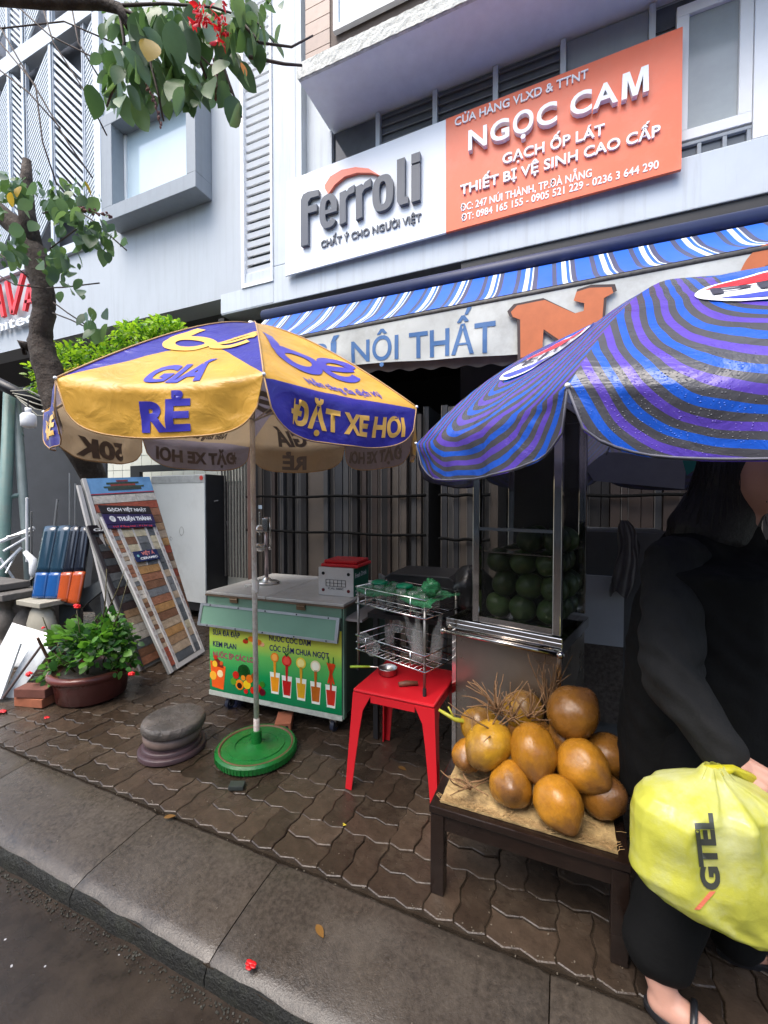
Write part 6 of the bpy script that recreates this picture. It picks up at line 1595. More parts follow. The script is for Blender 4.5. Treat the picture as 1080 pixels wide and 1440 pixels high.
MB().lathe([(.02, .05), (.02, .085), (.0001, .085)], bq, 16).build('cap', M_white, bl_, smooth=True)
MB().tube([bq + V((0, 0, .085)), bq + V((0, 0, .16))], .004, 6).build('cord', M_black, bl_)
def sheet_px(pts, dist, name, m, lab, cat, th=.02):
    P_ = [PD(a, b_, dist) for a, b_ in pts]; n = (P_[1] - P_[0]).cross(P_[-1] - P_[0]).normalized() * th; k = len(P_)
    mm = MB(); mm.add([q - n for q in P_] + [q + n for q in P_], [tuple(range(k)), tuple(range(2 * k - 1, k - 1, -1))] + [(i, (i + 1) % k, k + (i + 1) % k, k + i) for i in range(k)])
    return tag(mm.build(name, m), lab, cat)
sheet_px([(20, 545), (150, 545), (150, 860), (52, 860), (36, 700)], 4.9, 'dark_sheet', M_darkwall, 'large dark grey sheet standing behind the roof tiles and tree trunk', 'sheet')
tw_ = thing('tiled_wall', 'pale wall of square white tiles behind the tile boards, under the parasol', 'wall', (-5, 4.1, 0))
xl_, xr_ = PY(100, 650, 4.15).x, PY(352, 650, 4.15).x
MB().bb((xl_, 4.15, 0), (xr_, 4.28, 3.0)).build('core', mat('tile grout', (.3, .31, .28), .7), tw_)
tm = MB().bb((.004, -.01, .004), (.196, -.001, .196)).mesh('tile', mat('pale square tile', (.6, .62, .55), .3, vary=.04, random_amt=.05))
x = xl_
while x < xr_ - .2:
    for kz_ in range(9, 14):
        o = link('tile', tm, tw_); o.matrix_basis = Matrix.Translation((x, 4.149, kz_ * .2 - .1))
    x += .2
MB().bb((PY(183, 650, 3.9).x, 3.9, 0), (PY(196, 650, 3.9).x, 3.95, PY(190, 655, 3.9).z)).bb((PY(196, 650, 3.9).x, 3.9, PY(190, 664, 3.9).z), (PY(300, 650, 3.9).x, 3.95, PY(190, 655, 3.9).z)).build('black_door_frame', M_black, tw_)
for i_, (px, y0, y1) in enumerate(((98, 665, 760), (106, 680, 760), (81, 702, 745))):
    tag(MB().tube([PD(px, y0, 4.5), PD(px - (5 if i_ == 2 else 0), y1, 4.5)], .009 if i_ < 2 else .014, 6).build('metal_rod', M_alu), ['thin grey rod left of the tile boards, taller one', 'thin grey rod next to the tile boards, shorter one', 'pale tube leaning above the dark blue roof tiles'][i_], 'rod')
# scrap of white plastic behind the posts
sj = thing('scrap_heap', 'heap of broken white plastic and wire behind the teal posts', 'scrap', PD(30, 800, 4.3))
random.seed(6)
for (a, b_, r) in (((0, 762), (48, 742), .02), ((5, 775), (44, 752), .012), ((0, 800), (30, 770), .016), ((8, 806), (22, 780), .01), ((10, 755), (48, 746), .01), ((0, 785), (20, 815), .012), ((38, 700), (38, 790), .012), ((44, 720), (44, 800), .01)):
    MB().tube([PD(*a, 4.2), PD(*b_, 4.3)], r, 6).build('broken_strip', M_white if r > .011 else M_alu, sj)
MB().tube([PD(35, 776, 4.1), PD(46, 788, 4.1), PD(49, 806, 4.1), PD(40, 822, 4.1)], [.02, .035, .045, .03], 10).build('white_shell', M_white, sj, smooth=True)
MB().bb((PD(0, 830, 4.4).x - .3, PD(0, 830, 4.4).y, 0), (PD(60, 830, 4.4).x, PD(60, 830, 4.4).y + .4, .5)).build('rubble_block', M_concrete, sj)
sheet_px([(85, 845), (150, 812), (152, 825), (98, 870), (86, 880)], 3.9, 'grey_frame_piece', mat('grey wet metal', (.09, .1, .105), .35), 'wet grey metal piece lying behind the red flower', 'frame')
sheet_px([(135, 770), (158, 800), (150, 880), (128, 850)], 4.1, 'grey_tile_stack', mat('grey stacked tiles', (.16, .16, .16), .5, vary=.3, scale=30), 'small stack of grey tiles left of the tile boards', 'tiles', .03)
# hedge on top of the tiled wall
hd = thing('hedge', 'bright yellow green flowering hedge on the wall behind the yellow parasol', 'hedge', (PY(130, 500, 4.0).x, 4.0, 3.0))
random.seed(17)
for (px, py, d_, rr_) in ((98, 515, 4.75, (.3, .3, .26)), (140, 508, 4.8, (.35, .3, .26)), (190, 476, 4.85, (.32, .25, .17)), (232, 462, 4.85, (.24, .2, .12)), (75, 535, 4.8, (.25, .25, .3)), (150, 535, 4.8, (.5, .3, .25))):
    for o in leaf_cloud('foliage', hd, PD(px, py, d_), rr_, 520, .065, [(L_hedge, .75), (L_pot2, .25)], .5, shell=.4): o['kind'] = 'stuff'
fy = MB()
for k in range(120):
    px_ = random.uniform(80, 245); q = PD(px_, random.uniform(522 - (px_ - 80) * .33, 535), 4.5); fy.sphere(q, .012, 6, 4)
tag(fy.build('yellow_blooms', mat('yellow bloom', (.7, .6, .02), .5), hd), kind='stuff')

# ================================================================ TREE
tr = thing('street_tree', 'street tree with a crooked dark trunk, broad leaves and red flower sprays', 'tree', PZ(120, 885, 0))
TD_ = 4.1
def tp(px, py, d=TD_): return PD(px, py, d)
trunk = [PZ(112, 890, 0)]
trunk = [PD(152, 905, 4.95), tp(150, 760, 4.95), tp(140, 690, 4.85), tp(118, 640, 4.5), tp(86, 585), tp(68, 520), tp(56, 480), tp(62, 440), tp(60, 400), tp(48, 355), tp(25, 320), tp(-5, 296), tp(-60, 262)]
rad = [.15, .14, .16, .19, .17, .15, .135, .12, .125, .135, .125, .12, .11]
mb = MB(); pts = []; rs = []
for i in range(len(trunk) - 1):
    for k in range(4):
        t = k / 4; pts.append(trunk[i].lerp(trunk[i + 1], t)); rs.append(.76 * (rad[i] * (1 - t) + rad[i + 1] * t) * (1 + .12 * noise.noise(V((i + t, 0, 0)) * 1.7)))
mb.tube(pts, rs, 20)
for k, v in enumerate(mb.v): mb.v[k] = v + V((1, 1, 0)) * .02 * noise.noise(v * 7) + rv(.003)
mb.build('trunk', M_bark, tr, smooth=True)
MB().tube([tp(45, 345), tp(38, 300), tp(37, 250), tp(38, 225)], [.09, .07, .05, .035], 12).build('branch', M_bark, tr, smooth=True)
MB().tube([tp(42, 488), tp(30, 482), tp(35, 498)], [.05, .04, .02], 8).build('bark_knob', M_bark, tr, smooth=True)
# overhead limb nearer the camera, joined to the tree outside the frame
ND = 2.1
MB().tube([tp(-60, 262), PD(-190, 140, 3.4), PD(-160, 20, 2.6), PD(-30, -6, ND), PD(60, 2, ND), PD(140, 4, ND), PD(168, 12, ND), PD(182, 40, ND)], [.1, .09, .07, .033, .03, .027, .024, .016], 12).build('branch', M_bark, tr, smooth=True)
tw = [[(165, 10), (210, 30), (260, 60), (300, 95), (340, 150)], [(160, 8), (230, 5), (300, 10), (360, 30), (385, 60)], [(168, 14), (175, 60), (165, 110), (150, 150)], [(200, 30), (210, 80), (222, 130), (230, 170)],
      [(300, 40), (310, 80), (320, 110), (340, 165)], [(330, 20), (365, 60), (410, 66), (440, 50)], [(260, 20), (275, 70), (290, 110)], [(350, 80), (400, 90), (425, 92)]]
for t_ in tw: MB().tube([PD(a, b_, ND + .02 * i) for i, (a, b_) in enumerate(t_)], [.009 - .0015 * i for i in range(len(t_))], 6).build('twig', mat('grey twig', (.08, .06, .05), .7, vary=.3), tr, smooth=True)
for t_ in ([(-10, 20), (30, 90), (60, 140), (95, 200), (130, 250)], [(60, 10), (75, 60), (120, 130), (150, 190)], [(0, 60), (50, 120), (60, 200), (80, 260)], [(100, 5), (110, 60), (140, 110)], [(20, 5), (70, 50), (150, 90), (200, 110)], [(-5, 95), (40, 130), (85, 180)], [(0, 40), (90, 30), (160, 60)]):
    MB().tube([PD(a, b_, ND + .4) for a, b_ in t_], .0045, 5).build('twig', mat('grey twig'), tr, smooth=True)
random.seed(41)
lms = [leaf_mesh('leaf', m, L=L, W=W, curl=c, fold=.2) for m, L, W, c in ((L_dark, .14, .62, .15), (L_mid, .13, .58, .2), (L_blue, .15, .6, .1), (L_mid, .12, .7, .3))]
lyel = leaf_mesh('leaf', L_yel, L=.13, W=.75, curl=.25)
def leaf_at(px, py, d, me, s=1, down=1.0):
    q = PD(px, py, d); o = link('leaf', me, tr)
    dr = V((random.uniform(-.7, .7), random.uniform(-.7, .7), -down + random.uniform(-.35, .5)))
    o.matrix_basis = orient(q, dr, random.uniform(-1.2, 1.2)) @ Matrix.Diagonal((s, s, s, 1))
for (cx, cy, sx_, sy_, n_) in ((230, 30, 62, 26, 36), (190, 85, 34, 30, 24), (300, 30, 60, 26, 34), (350, 30, 24, 28, 18), (255, 110, 36, 26, 16), (165, 120, 20, 18, 8), (315, 95, 28, 26, 12)):
    for k in range(n_):
        leaf_at(random.gauss(cx, sx_ * .6), random.gauss(cy, sy_ * .6), ND + random.uniform(-.15, .25), random.choice(lms), random.uniform(.75, 1.25))
for px, py, s in ((296, 112, 1.15), (330, 135, 1), (318, 115, .9), (338, 150, 1.0), (268, 95, 1.1), (245, 90, .9), (130, 120, 1.1), (165, 110, 1.2), (188, 105, .9)): leaf_at(px, py, ND - .05, lms[0], s, 1.6)
leaf_at(214, 57, ND - .12, lyel, .95, 1); leaf_at(340, 88, ND - .1, leaf_mesh('leaf', mat('orange leaf', (.55, .2, .04), .4), L=.07, W=.5), 1)
for m_, k_ in ((L_dark, 0), (L_mid, 1), (L_blue, 2)):
    mb = MB(); vs, fs = leaf_geom(1, .6, .2, .2)
    for (cx, cy, sx_, sy_, n_) in ((225, 25, 60, 24, 34), (185, 80, 30, 34, 22), (300, 35, 60, 30, 34), (250, 110, 40, 28, 14), (350, 20, 30, 24, 16), (160, 115, 18, 20, 6)):
        for k in range(n_):
            s_ = random.uniform(.06, .11); mb.add(vs, fs, M=orient(PD(random.gauss(cx, sx_ * .6), random.gauss(cy, sy_ * .6), ND + random.uniform(0, .5)), rv(.7) + V((0, 0, -.8)), random.uniform(-1.2, 1.2)) @ Matrix.Diagonal((s_, s_, s_, 1)))
    for (cx, cy, sx_, sy_, n_) in ((20, 262, 30, 18, 16), (95, 285, 32, 28, 20), (135, 325, 28, 20, 16), (85, 365, 24, 16, 12), (15, 350, 18, 24, 10)):
        for k in range(n_):
            s_ = random.uniform(.05, .09); mb.add(vs, fs, M=orient(PD(random.gauss(cx, sx_ * .6), random.gauss(cy, sy_ * .6), 3.6 + random.uniform(-.1, .4)), rv(.7) + V((0, 0, -.6)), random.uniform(-1.2, 1.2)) @ Matrix.Diagonal((s_, s_, s_, 1)))
    o = mb.build('small_leaves', m_, tr, smooth=True, fix=False); o['kind'] = 'stuff'
# red flower sprays
M_rf = L_red
for (cx, cy, n_, sx_, sy_) in ((282, 22, 16, 10, 14), (310, 38, 14, 6, 20)):
    mb = MB(); vs, fs = leaf_geom(1, .45, .3, .3)
    for k in range(n_ * 3):
        q = PD(random.gauss(cx, sx_ * .6), random.gauss(cy, sy_ * .6), ND - .15 + random.uniform(-.02, .02)); s_ = random.uniform(.02, .045)
        mb.add(vs, fs, M=orient(q, rv() + V((0, 0, -.6)), random.uniform(-2, 2)) @ Matrix.Diagonal((s_, s_, s_, 1)))
    mb.build('red_blossom', M_rf, tr, smooth=True, fix=False)
for t_ in ([(206, 118), (218, 145), (226, 178)], [(300, 85), (305, 120), (302, 140)], [(196, 40), (196, 70), (192, 95)]):
    mb = MB(); P_ = [PD(a, b_, ND - .05) for a, b_ in t_]; mb.tube(P_, .003, 5)
    for k in range(22):
        u = k / 21 * 1.98; q = P_[int(u)].lerp(P_[int(u) + 1], u % 1); mb.sphere(q + rv(.008), .0065, 6, 4, sc_=(.8, .8, 1.3))
    mb.build('bud_spray', mat('reddish bud', (.17, .08, .07), .6, vary=.3), tr, smooth=True)
# lower foliage round the trunk
LD = 3.6
lsm = [leaf_mesh('leaf', m, L=.105, W=W, curl=.2, fold=.2) for m, W in ((L_dark, .7), (L_mid, .65), (L_blue, .7))]
n0 = 0
for (cx, cy, sx_, sy_, n_) in ((20, 262, 28, 18, 22), (95, 285, 30, 26, 30), (135, 325, 26, 18, 26), (85, 365, 22, 16, 16), (15, 350, 16, 22, 12), (108, 398, 14, 12, 7), (130, 450, 20, 16, 10), (8, 300, 10, 14, 4)):
    for k in range(n_):
        leaf_at(random.gauss(cx, sx_ * .62), random.gauss(cy, sy_ * .62), LD + random.uniform(-.25, .3), random.choice(lsm), random.uniform(.9, 1.5), .8)
for t_ in ([(60, 300), (100, 290), (130, 310), (178, 352)], [(70, 350), (110, 320), (140, 335)], [(74, 440), (100, 450), (125, 462)], [(66, 405), (90, 404), (140, 398)], [(40, 390), (10, 365), (-10, 350)], [(75, 425), (95, 440), (118, 455)], [(60, 405), (20, 400), (-5, 385)]):
    MB().tube([PD(a, b_, LD + .1) for a, b_ in t_], .006, 5).build('twig', mat('grey twig'), tr, smooth=True)
o_ = [PD(a, b_, LD - .1) for a, b_ in ((112, 292), (130, 298), (158, 304))]
mb = MB(); mb.tube(o_, .004, 5)
for k in range(26): u = k / 25 * 1.98; q = o_[int(u)].lerp(o_[int(u) + 1], u % 1); mb.sphere(q + rv(.018), .011, 6, 4)
mb.build('bud_spray', mat('reddish bud'), tr, smooth=True)
for px, py in ((28, 262), (15, 270), (118, 255)): leaf_at(px, py, LD - .2, lyel, .8)
# ================================================================ PERSON WITH A SHOPPING BAG
def remeshed(mb, name, voxel, smooth_it=6, parent=None, m=None, disp=None):
    me = mb.mesh('tmp'); o = bpy.data.objects.new('tmp', me); COL.objects.link(o)
    r = o.modifiers.new('r', 'REMESH'); r.mode = 'VOXEL'; r.voxel_size = voxel; r.use_smooth_shade = True
    s = o.modifiers.new('s', 'SMOOTH'); s.iterations = smooth_it; s.factor = .5
    me2 = from_eval(o, name); bpy.data.objects.remove(o); bpy.data.meshes.remove(me)
    if disp:
        nrm = [v.normal.copy() for v in me2.vertices]
        for v, n in zip(me2.vertices, nrm): v.co += n * disp(v.co)
    me2.materials.clear(); me2.materials.append(m); me2.polygons.foreach_set('use_smooth', [True] * len(me2.polygons))
    return link(name, me2, parent)
def chain(mb, pts, rs, n=14):
    """tapered limb with round joints"""
    P_ = [V(p) for p in pts]; q = []; rr = []
    for i in range(len(P_) - 1):
        for k in range(4): t = k / 4; q.append(P_[i].lerp(P_[i + 1], t)); rr.append(rs[i] * (1 - t) + rs[i + 1] * t)
    q.append(P_[-1]); rr.append(rs[-1]); mb.tube(q, rr, n)
    for p_, r_ in zip(P_, rs): mb.sphere(p_, r_ * .99, 12, 8)
def rings(mb, secs, n=24):
    """closed body of elliptical sections: (centre, half-width, half-depth, yaw)"""
    vs = []
    for c, a, b_, yw in secs:
        for k in range(n):
            t = 2 * pi * k / n; x, y = a * cos(t), b_ * sin(t); vs.append(V(c) + V((x * cos(yw) - y * sin(yw), x * sin(yw) + y * cos(yw), 0)))
    fs = [(j * n + k, j * n + (k + 1) % n, (j + 1) * n + (k + 1) % n, (j + 1) * n + k) for j in range(len(secs) - 1) for k in range(n)]
    fs += [tuple(range(n))[::-1], tuple(range((len(secs) - 1) * n, len(secs) * n))]
    mb.add(vs, fs)
M_skin = mat('skin', (.5, .27, .2), .5, vary=.06, scale=20, sub=.15, bump=.08, bscale=120)
M_coat = mat('black cloth', (.0035, .0035, .0035), .85, spec=.25, vary=.25, scale=10, bump=.35, bscale=40)
M_trou = mat('black trousers', (.0025, .0025, .0025), .85, spec=.25, vary=.2, bump=.2)
M_hair = mat('black hair', (.01, .008, .007), .45, vary=.3, scale=30, bump=.6, bscale=60)
heel = PZ(915, 1398, .03)
foot_c = PZ(950, 1425, 0)
person = thing('person', 'person in loose black clothes beside the coconut table, carrying a yellow plastic bag', 'person', V((.42, 1.55, 0)))
hd_c = PD(1060, 678, 1.42)
hand = PD(1052, 1088, 1.06); wrist = PD(1022, 1066, 1.1); elbow = PD(948, 955, 1.24); shoulder = PD(938, 790, 1.42)
neck = hd_c + V((-.04, .02, -.16)); hip = V((.5, 1.72, .84))
shL = neck + V((.2, .12, -.1))
# body: one surface: head, neck, arms, hands, legs, feet (mostly under the clothes)
body = MB()
face_d = (V((.62, -1, -.22))).normalized()          # looks down to the right
side = face_d.cross(V((0, 0, 1))).normalized(); upv = side.cross(face_d).normalized()
HM = Matrix((side, face_d, upv)).transposed().to_4x4(); HM.translation = hd_c
hs = MB(); hs.sphere((0, 0, 0), 1, 40, 30)
for k, v in enumerate(hs.v):
    x, y, z = v.x * .077, v.y * .096, v.z * .115
    if z < 0: x *= 1 - .32 * (-z / .115) ** 1.6; y = y * (1 - .12 * (-z / .115)) + .01 * (-z / .115)
    if y > 0:
        y -= .008 * max(0, 1 - abs(z - .012) / .025) * (1 - min(1, abs(abs(x) - .032) / .03))      # eye hollows
        y += .02 * math.exp(-((x / .011) ** 2)) * math.exp(-(((z + .022) / .022) ** 2))             # nose
        y += .006 * math.exp(-((x / .026) ** 2)) * math.exp(-(((z + .058) / .008) ** 2))            # lips
        y += .006 * math.exp(-((x / .02) ** 2)) * math.exp(-(((z + .095) / .014) ** 2))
    hs.v[k] = HM @ V((x, y, z))
body.add(hs.v, hs.f)
chain(body, [hd_c + V((-.01, .01, -.06)), neck, neck + V((-.03, .02, -.06))], [.052, .052, .06])
chain(body, [neck + V((-.03, .02, -.06)), shoulder.lerp(elbow, .05), elbow, wrist], [.07, .055, .042, .028])
chain(body, [shL, shL + V((.1, .0, -.28)), shL + V((.16, -.1, -.5))], [.055, .045, .03])
rings(body, [(neck + V((-.04, .02, -.05)), .1, .07, .3), ((.44, 1.68, 1.15), .16, .11, .3), ((.48, 1.7, .95), .15, .11, .3), (hip, .16, .12, .3), (hip + V((0, 0, -.08)), .14, .11, .3)])
a_heel, a_toe = PZ(928, 1408, .035), PZ(1005, 1462, .02)
ankR = a_heel + V((.0, .015, .06)); kneeR = V((.42, 1.55, .46))
ankL = PZ(1035, 1322, .09); toeL = PZ(1100, 1345, .02); kneeL = V((.62, 1.75, .46))
chain(body, [hip + V((-.08, -.03, -.03)), kneeR, ankR], [.085, .06, .04]); chain(body, [hip + V((.08, .03, -.03)), kneeL, ankL], [.085, .06, .04])
for an, he, to in ((ankR, a_heel, a_toe), (ankL, PZ(1028, 1330, .035), toeL)):
    chain(body, [an, he.lerp(to, .15)], [.04, .034]); chain(body, [he, he.lerp(to, .45) + V((0, 0, .006)), to], [.034, .038, .026])
bodyo = remeshed(body, 'body', .0075, 4, person, M_skin)
# hand: palm and five fingers closed round the bag handles
hm = MB()
fdir = (hand - wrist).normalized(); pn = V((-.35, -.75, .55)).normalized(); sd = fdir.cross(pn).normalized(); pn = sd.cross(fdir).normalized()
K = lambda a, b_, c: wrist + fdir * a + sd * b_ + pn * c
chain(hm, [K(-.05, 0, 0), K(0, 0, 0), K(.03, 0, 0)], [.028, .027, .03])
for b_ in (-.03, -.011, .009, .028): chain(hm, [K(.02, b_ * .6, 0), K(.085, b_, 0)], [.017, .0135], 12)
fo = remeshed(hm, 'palm', .0035, 5, None, M_skin)
hm2 = MB(); hm2.add([v.co.copy() for v in fo.data.vertices], [tuple(p.vertices) for p in fo.data.polygons]); bpy.data.objects.remove(fo)
for b_, l, r in ((-.032, .028, .0085), (-.011, .032, .009), (.01, .034, .0092), (.03, .031, .009)):
    chain(hm2, [K(.075, b_ * .95, -.002), K(.082 + l, b_, -.008), K(.084 + l * 1.15, b_, -.03), K(.07 + l * .7, b_, -.045)], [r * 1.12, r * 1.02, r * .95, r * .8], 10)
chain(hm2, [K(.02, .03, -.006), K(.05, .052, -.02), K(.085, .045, -.035), K(.105, .03, -.042)], [.014, .0125, .0105, .009], 10)
handm = remeshed(hm2, 'hand', .0028, 3, person, M_skin)
for b_, l in ((-.032, .028), (-.011, .032), (.01, .034), (.03, .031)):
    MB().sphere(K(.082 + l, b_, .002), .003, 6, 4).build('knuckle_bump', M_skin, handm, smooth=True)  # small skin-coloured bumps over the finger joints
# clothes
coat = MB()
rings(coat, [(V((.45, 1.75, .42)), .25, .19, .2), (V((.44, 1.73, .72)), .25, .19, .2), (V((.44, 1.72, .9)), .235, .175, .2), (V((.45, 1.7, 1.08)), .225, .165, .2), (V((.47, 1.69, 1.22)), .21, .15, .25),
             (neck + V((-.07, .04, -.07)), .19, .12, .3), (neck + V((-.05, .03, .02)), .115, .1, .3)])
sleeve = MB()
chain(sleeve, [neck + V((-.02, .04, -.12)), shoulder + V((.03, .03, -.01)), shoulder.lerp(elbow, .45), elbow, elbow.lerp(wrist, .5), wrist.lerp(elbow, .08)], [.1, .098, .088, .078, .068, .058], 18)
chain(coat, [shoulder + V((.1, .08, .0)), shoulder + V((.05, .05, -.02))], [.1, .08])
chain(coat, [shL, shL + V((.1, .0, -.28)), shL + V((.165, -.1, -.52))], [.09, .08, .065])
def folds(co):
    d = .016 * noise.noise(V((co.x * 9, co.y * 9, co.z * 3.5))) + .007 * noise.noise(V((co.x * 20 + co.z * 8, co.y * 20, co.z * 14)))
    t = (co - elbow).length
    if t < .3: d += .007 * sin(co.z * 75 + co.x * 50 + 3 * noise.noise(co * 8)) * (1 - t / .3)
    return d
coato = remeshed(coat, 'coat', .011, 4, person, M_coat, folds)
remeshed(sleeve, 'sleeve', .008, 3, person, mat('washed black sleeve', (.006, .0058, .0056), .85, vary=.35, scale=12, bump=.4, bscale=30), folds)
hood = MB()
hoodc = hd_c - face_d * .05
chain(hood, [hoodc + V((-.015, .01, .03)), hoodc + V((-.03, .02, -.06)), neck + V((-.07, .04, -.03))], [.112, .112, .135], 20)
hd_o = remeshed(hood, 'hair', .009, 5, person, M_hair, lambda c: .005 * noise.noise(c * 16))
for sgn in (-1, 1):
    e = HM @ V((sgn * .032, .084, .014)); MB().sphere(e, .011, 12, 8).build('eye', mat('eye white', (.7, .68, .65), .2), person, smooth=True)
    MB().sphere(e + face_d * .0065, .0062, 10, 6).build('iris', mat('dark iris', (.02, .012, .01), .1), person, smooth=True)
    MB().tube([HM @ V((sgn * (.032 + dx), .0925 - abs(dx) * .3, .014 + .0075 - abs(dx) * .25)) for dx in (-.014, -.007, 0, .007, .014)], .0022, 6).build('eyelid', mat('dark lash', (.03, .02, .018), .6), person)
    MB().tube([HM @ V((sgn * (.032 + dx), .092 - abs(dx) * .35, .036 - abs(dx - .003) * .25)) for dx in (-.018, -.008, 0, .008, .018)], [.0015, .003, .0034, .003, .0015], 6).build('eyebrow', M_hair, person)
MB().tube([HM @ V((x_, .098 - abs(x_) * .5, -.058)) for x_ in (-.022, -.01, 0, .01, .022)], [.002, .0045, .0045, .0045, .002], 8).build('lips', mat('lips', (.35, .1, .09), .4), person, smooth=True)
stm = MB(); rg = random.Random(8)
for k in range(150):
    a = rg.uniform(0, 2 * pi); el_ = rg.uniform(.3, 1.5); d0 = V((cos(a) * cos(el_), sin(a) * cos(el_), sin(el_)))
    if d0.dot(face_d) > .25: continue
    q_ = hoodc + V((-.01, .01, .02)); p_ = [q_ + d0 * .112]; dn = V((d0.x * .02, d0.y * .02, -.05))
    for j in range(5): nx_ = p_[-1] + dn + rg.uniform(-1, 1) * V((.005, .004, 0)); o_2 = nx_ - q_; o_2.z *= .55; nx_ += (o_2.normalized() * V((1, 1, 0)).length * 0); p_.append(q_ + V((nx_ - q_)) * (1 if o_2.length > .11 else .113 / max(.02, o_2.length)))
    stm.tube(p_, .0013, 4)
stm.build('hair_strands', M_hair, hd_o, smooth=True)['kind'] = 'stuff'
tr_ = MB()
chain(tr_, [hip + V((-.08, -.02, .02)), kneeR + V((-.02, .0, .0)), ankR + V((.0, .03, .06))], [.13, .105, .092], 20)
chain(tr_, [hip + V((.08, .03, .02)), kneeL, ankL + V((0, .02, .02))], [.13, .105, .085], 20)
remeshed(tr_, 'trousers', .011, 3, person, M_trou, lambda c: .008 * noise.noise(V((c.x * 14, c.y * 14, c.z * 6))) + .004 * sin(c.z * 60 + c.x * 20) * max(0, 1 - c.z * 3))
M_shoe = mat('black sandal', (.012, .012, .014), .35)
for he, to, w_ in ((a_heel, a_toe, .043), (PZ(1028, 1330, .035), toeL, .043)):
    he = V((he.x, he.y, 0)); to = V((to.x, to.y, 0)); d = (to - he).normalized(); n = V((-d.y, d.x, 0)); L_ = (to - he).length + .05
    mb = MB(); out = []
    for k in range(28):
        a = 2 * pi * k / 28; l = cos(a); w = sin(a) * (w_ + (.008 if l > 0 else -.003)); out.append((L_ / 2 - .03 + l * (L_ / 2 + .01), w))
    mb.prism(out, lambda x, y, z: he + d * x + n * y + V((0, 0, z)), .0, .022)
    sh = mb.build('sandal_sole', M_shoe, person, bevel=.004)
    st = MB(); st.tube([he + d * (L_ * .45) + n * (w_ * cos(t) * 1.12) + V((0, 0, .02 + .052 * sin(t))) for t in [pi * k / 10 for k in range(11)]], .009, 8)
    st.build('strap', M_shoe, sh, smooth=True)

# yellow bag
bag = thing('shopping_bag', 'bulging yellow plastic bag with black letters held in the right hand', 'bag', PD(1000, 1300, 1.02))
M_bagm = mat('yellow polythene', (.66, .64, .1), .22, vary=.1, scale=3, bump=.35, bscale=14, bdist=.015, dirt=(.74, .76, .5), dscale=3.2, dirt_amt=.8, coat=.3)
N = M_bagm.node_tree.nodes; L = M_bagm.node_tree.links; b = N['Principled BSDF']; t = N.new('ShaderNodeBsdfTranslucent'); t.inputs[0].default_value = (.75, .8, .12, 1)
ms = N.new('ShaderNodeMixShader'); ms.inputs[0].default_value = .35; L.new(b.outputs[0], ms.inputs[1]); L.new(t.outputs[0], ms.inputs[2]); L.new(ms.outputs[0], N['Material Output'].inputs[0])
outl = [(1076, 990, 1016), (1090, 978, 1030), (1102, 945, 1062), (1115, 912, 1085), (1130, 897, 1102), (1150, 891, 1118), (1175, 893, 1132), (1200, 893, 1142), (1220, 889, 1150), (1238, 899, 1156), (1255, 922, 1160), (1272, 955, 1160), (1290, 995, 1156), (1305, 1035, 1148), (1318, 1070, 1135), (1326, 1092, 1115)]
BD = 1.04
def bagsurf(u, v, off=0):
    f = v * (len(outl) - 1); i = min(int(f), len(outl) - 2); k = f - i
    y = outl[i][0] * (1 - k) + outl[i + 1][0] * k; xl = outl[i][1] * (1 - k) + outl[i + 1][1] * k; xr = outl[i][2] * (1 - k) + outl[i + 1][2] * k
    L_ = PD(xl, y, BD); R__ = PD(xr, y, BD); c = (L_ + R__) / 2; ax = (R__ - L_) / 2; w = ax.length
    view = V((-sin(radians(YAW)), cos(radians(YAW)), 0)); dep = min(.1, w * .6)
    a = 2 * pi * u
    fold = 1 + (.2 * (1 - v) ** 1.4 * sin(a * 9 + 2 * noise.noise(V((v * 3, u * 4, 0)))) + .07 * (1 - v) * sin(a * 17 + 3 * v))
    p = c + ax * cos(a) * (1 if abs(sin(a)) < .3 else 1) - view * (dep * sin(a) * fold)
    nz = .010 * noise.noise(V((p.x * 11, p.y * 11, p.z * 9))) + .006 * (.22 - abs(noise.noise(V((p.x * 16 + 3, p.y * 16, p.z * 7))))) + .0018 * (.2 - abs(noise.noise(V((p.x * 38, p.y * 38, p.z * 14)))))
    n = (ax.normalized() * cos(a) - view * sin(a))
    return p + n * (nz * min(1, v * 5) + off)
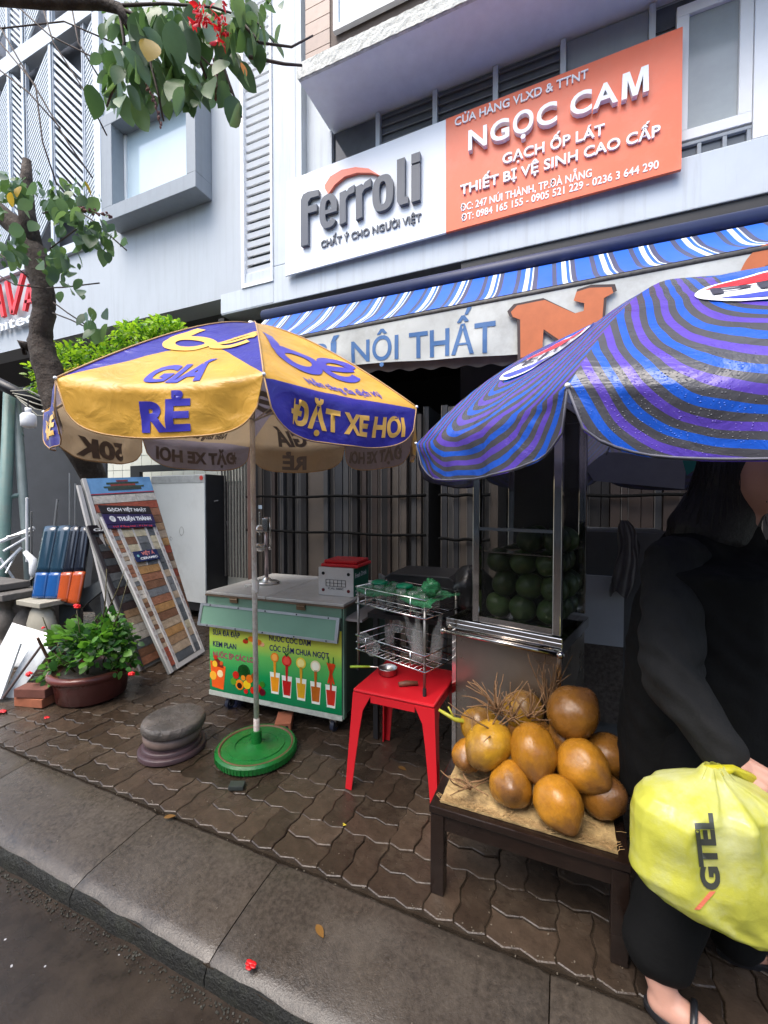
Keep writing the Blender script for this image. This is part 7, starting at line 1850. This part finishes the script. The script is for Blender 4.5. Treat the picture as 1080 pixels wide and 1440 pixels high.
mb = MB(); mb.grid(lambda u, v: bagsurf(u, v), 200, 110); o = mb.build('bag_body', M_bagm, bag, smooth=True)
# handles going up into the fist
grip = hand + V((0, 0, -.01))
tops = PD(1000, 1080, BD)
for dx in (-.012, .0, .014):
    MB().tube([tops + V((dx, 0, -.01)), tops.lerp(K(.08, 0, -.03), .4) + V((0, 0, .018)), K(.085, dx, -.028)], [.014, .009, .008], 8).build('handle', mat('deep yellow polythene', (.5, .45, .02), .3, vary=.2, bump=.5, bscale=25), bag, smooth=True)
# letters running up the bag
def pj(p):
    c = RM.transposed() @ (p - EYE); return 540 + FPX * c.x / -c.z, 720 - FPX * c.y / -c.z
bgrid = [((i / 80 * .5, j / 60), pj(bagsurf(i / 80 * .5, j / 60))) for i in range(81) for j in range(61)]
def bag_uv(px, py):
    (u, v), q_ = min(bgrid, key=lambda g_: (g_[1][0] - px) ** 2 + (g_[1][1] - py) ** 2)
    s_ = .006
    for _ in range(14):
        best = min(((u + a * s_, v + b2 * s_) for a in (-1, 0, 1) for b2 in (-1, 0, 1)), key=lambda w_: (lambda t_: (t_[0] - px) ** 2 + (t_[1] - py) ** 2)(pj(bagsurf(w_[0], min(1, max(0, w_[1]))))))
        if best == (u, v): s_ *= .5
        u, v = best
    return u, v
M_blk = mat('black bag print', (.05, .055, .045), .35)
def bag_letters(x, y, d):
    # text x runs upward along the bag, text y towards the left
    px = 1012 - 12 * x / .2 - (y / .045) * 24; py = 1250 - x / .2 * 108
    u, v = bag_uv(px, py); return bagsurf(u, v, .003)
text_mesh('GTEL', bag_letters, .2, .045, .05, 1.0, 0, cut=.012).build('lettering', M_blk, o, smooth=True, fix=False)
mb = MB(); vs = []
for k in range(9):
    t = k / 8
    for w in (-4, 4): u, v = bag_uv(1002 - 22 * t + w, 1252 + 26 * t); vs.append(bagsurf(u, v, .003))
mb.add(vs, [(2 * k, 2 * k + 1, 2 * k + 3, 2 * k + 2) for k in range(8)]); mb.build('red_print_line', mat('orange red print', (.7, .18, .1), .4), o, fix=False)
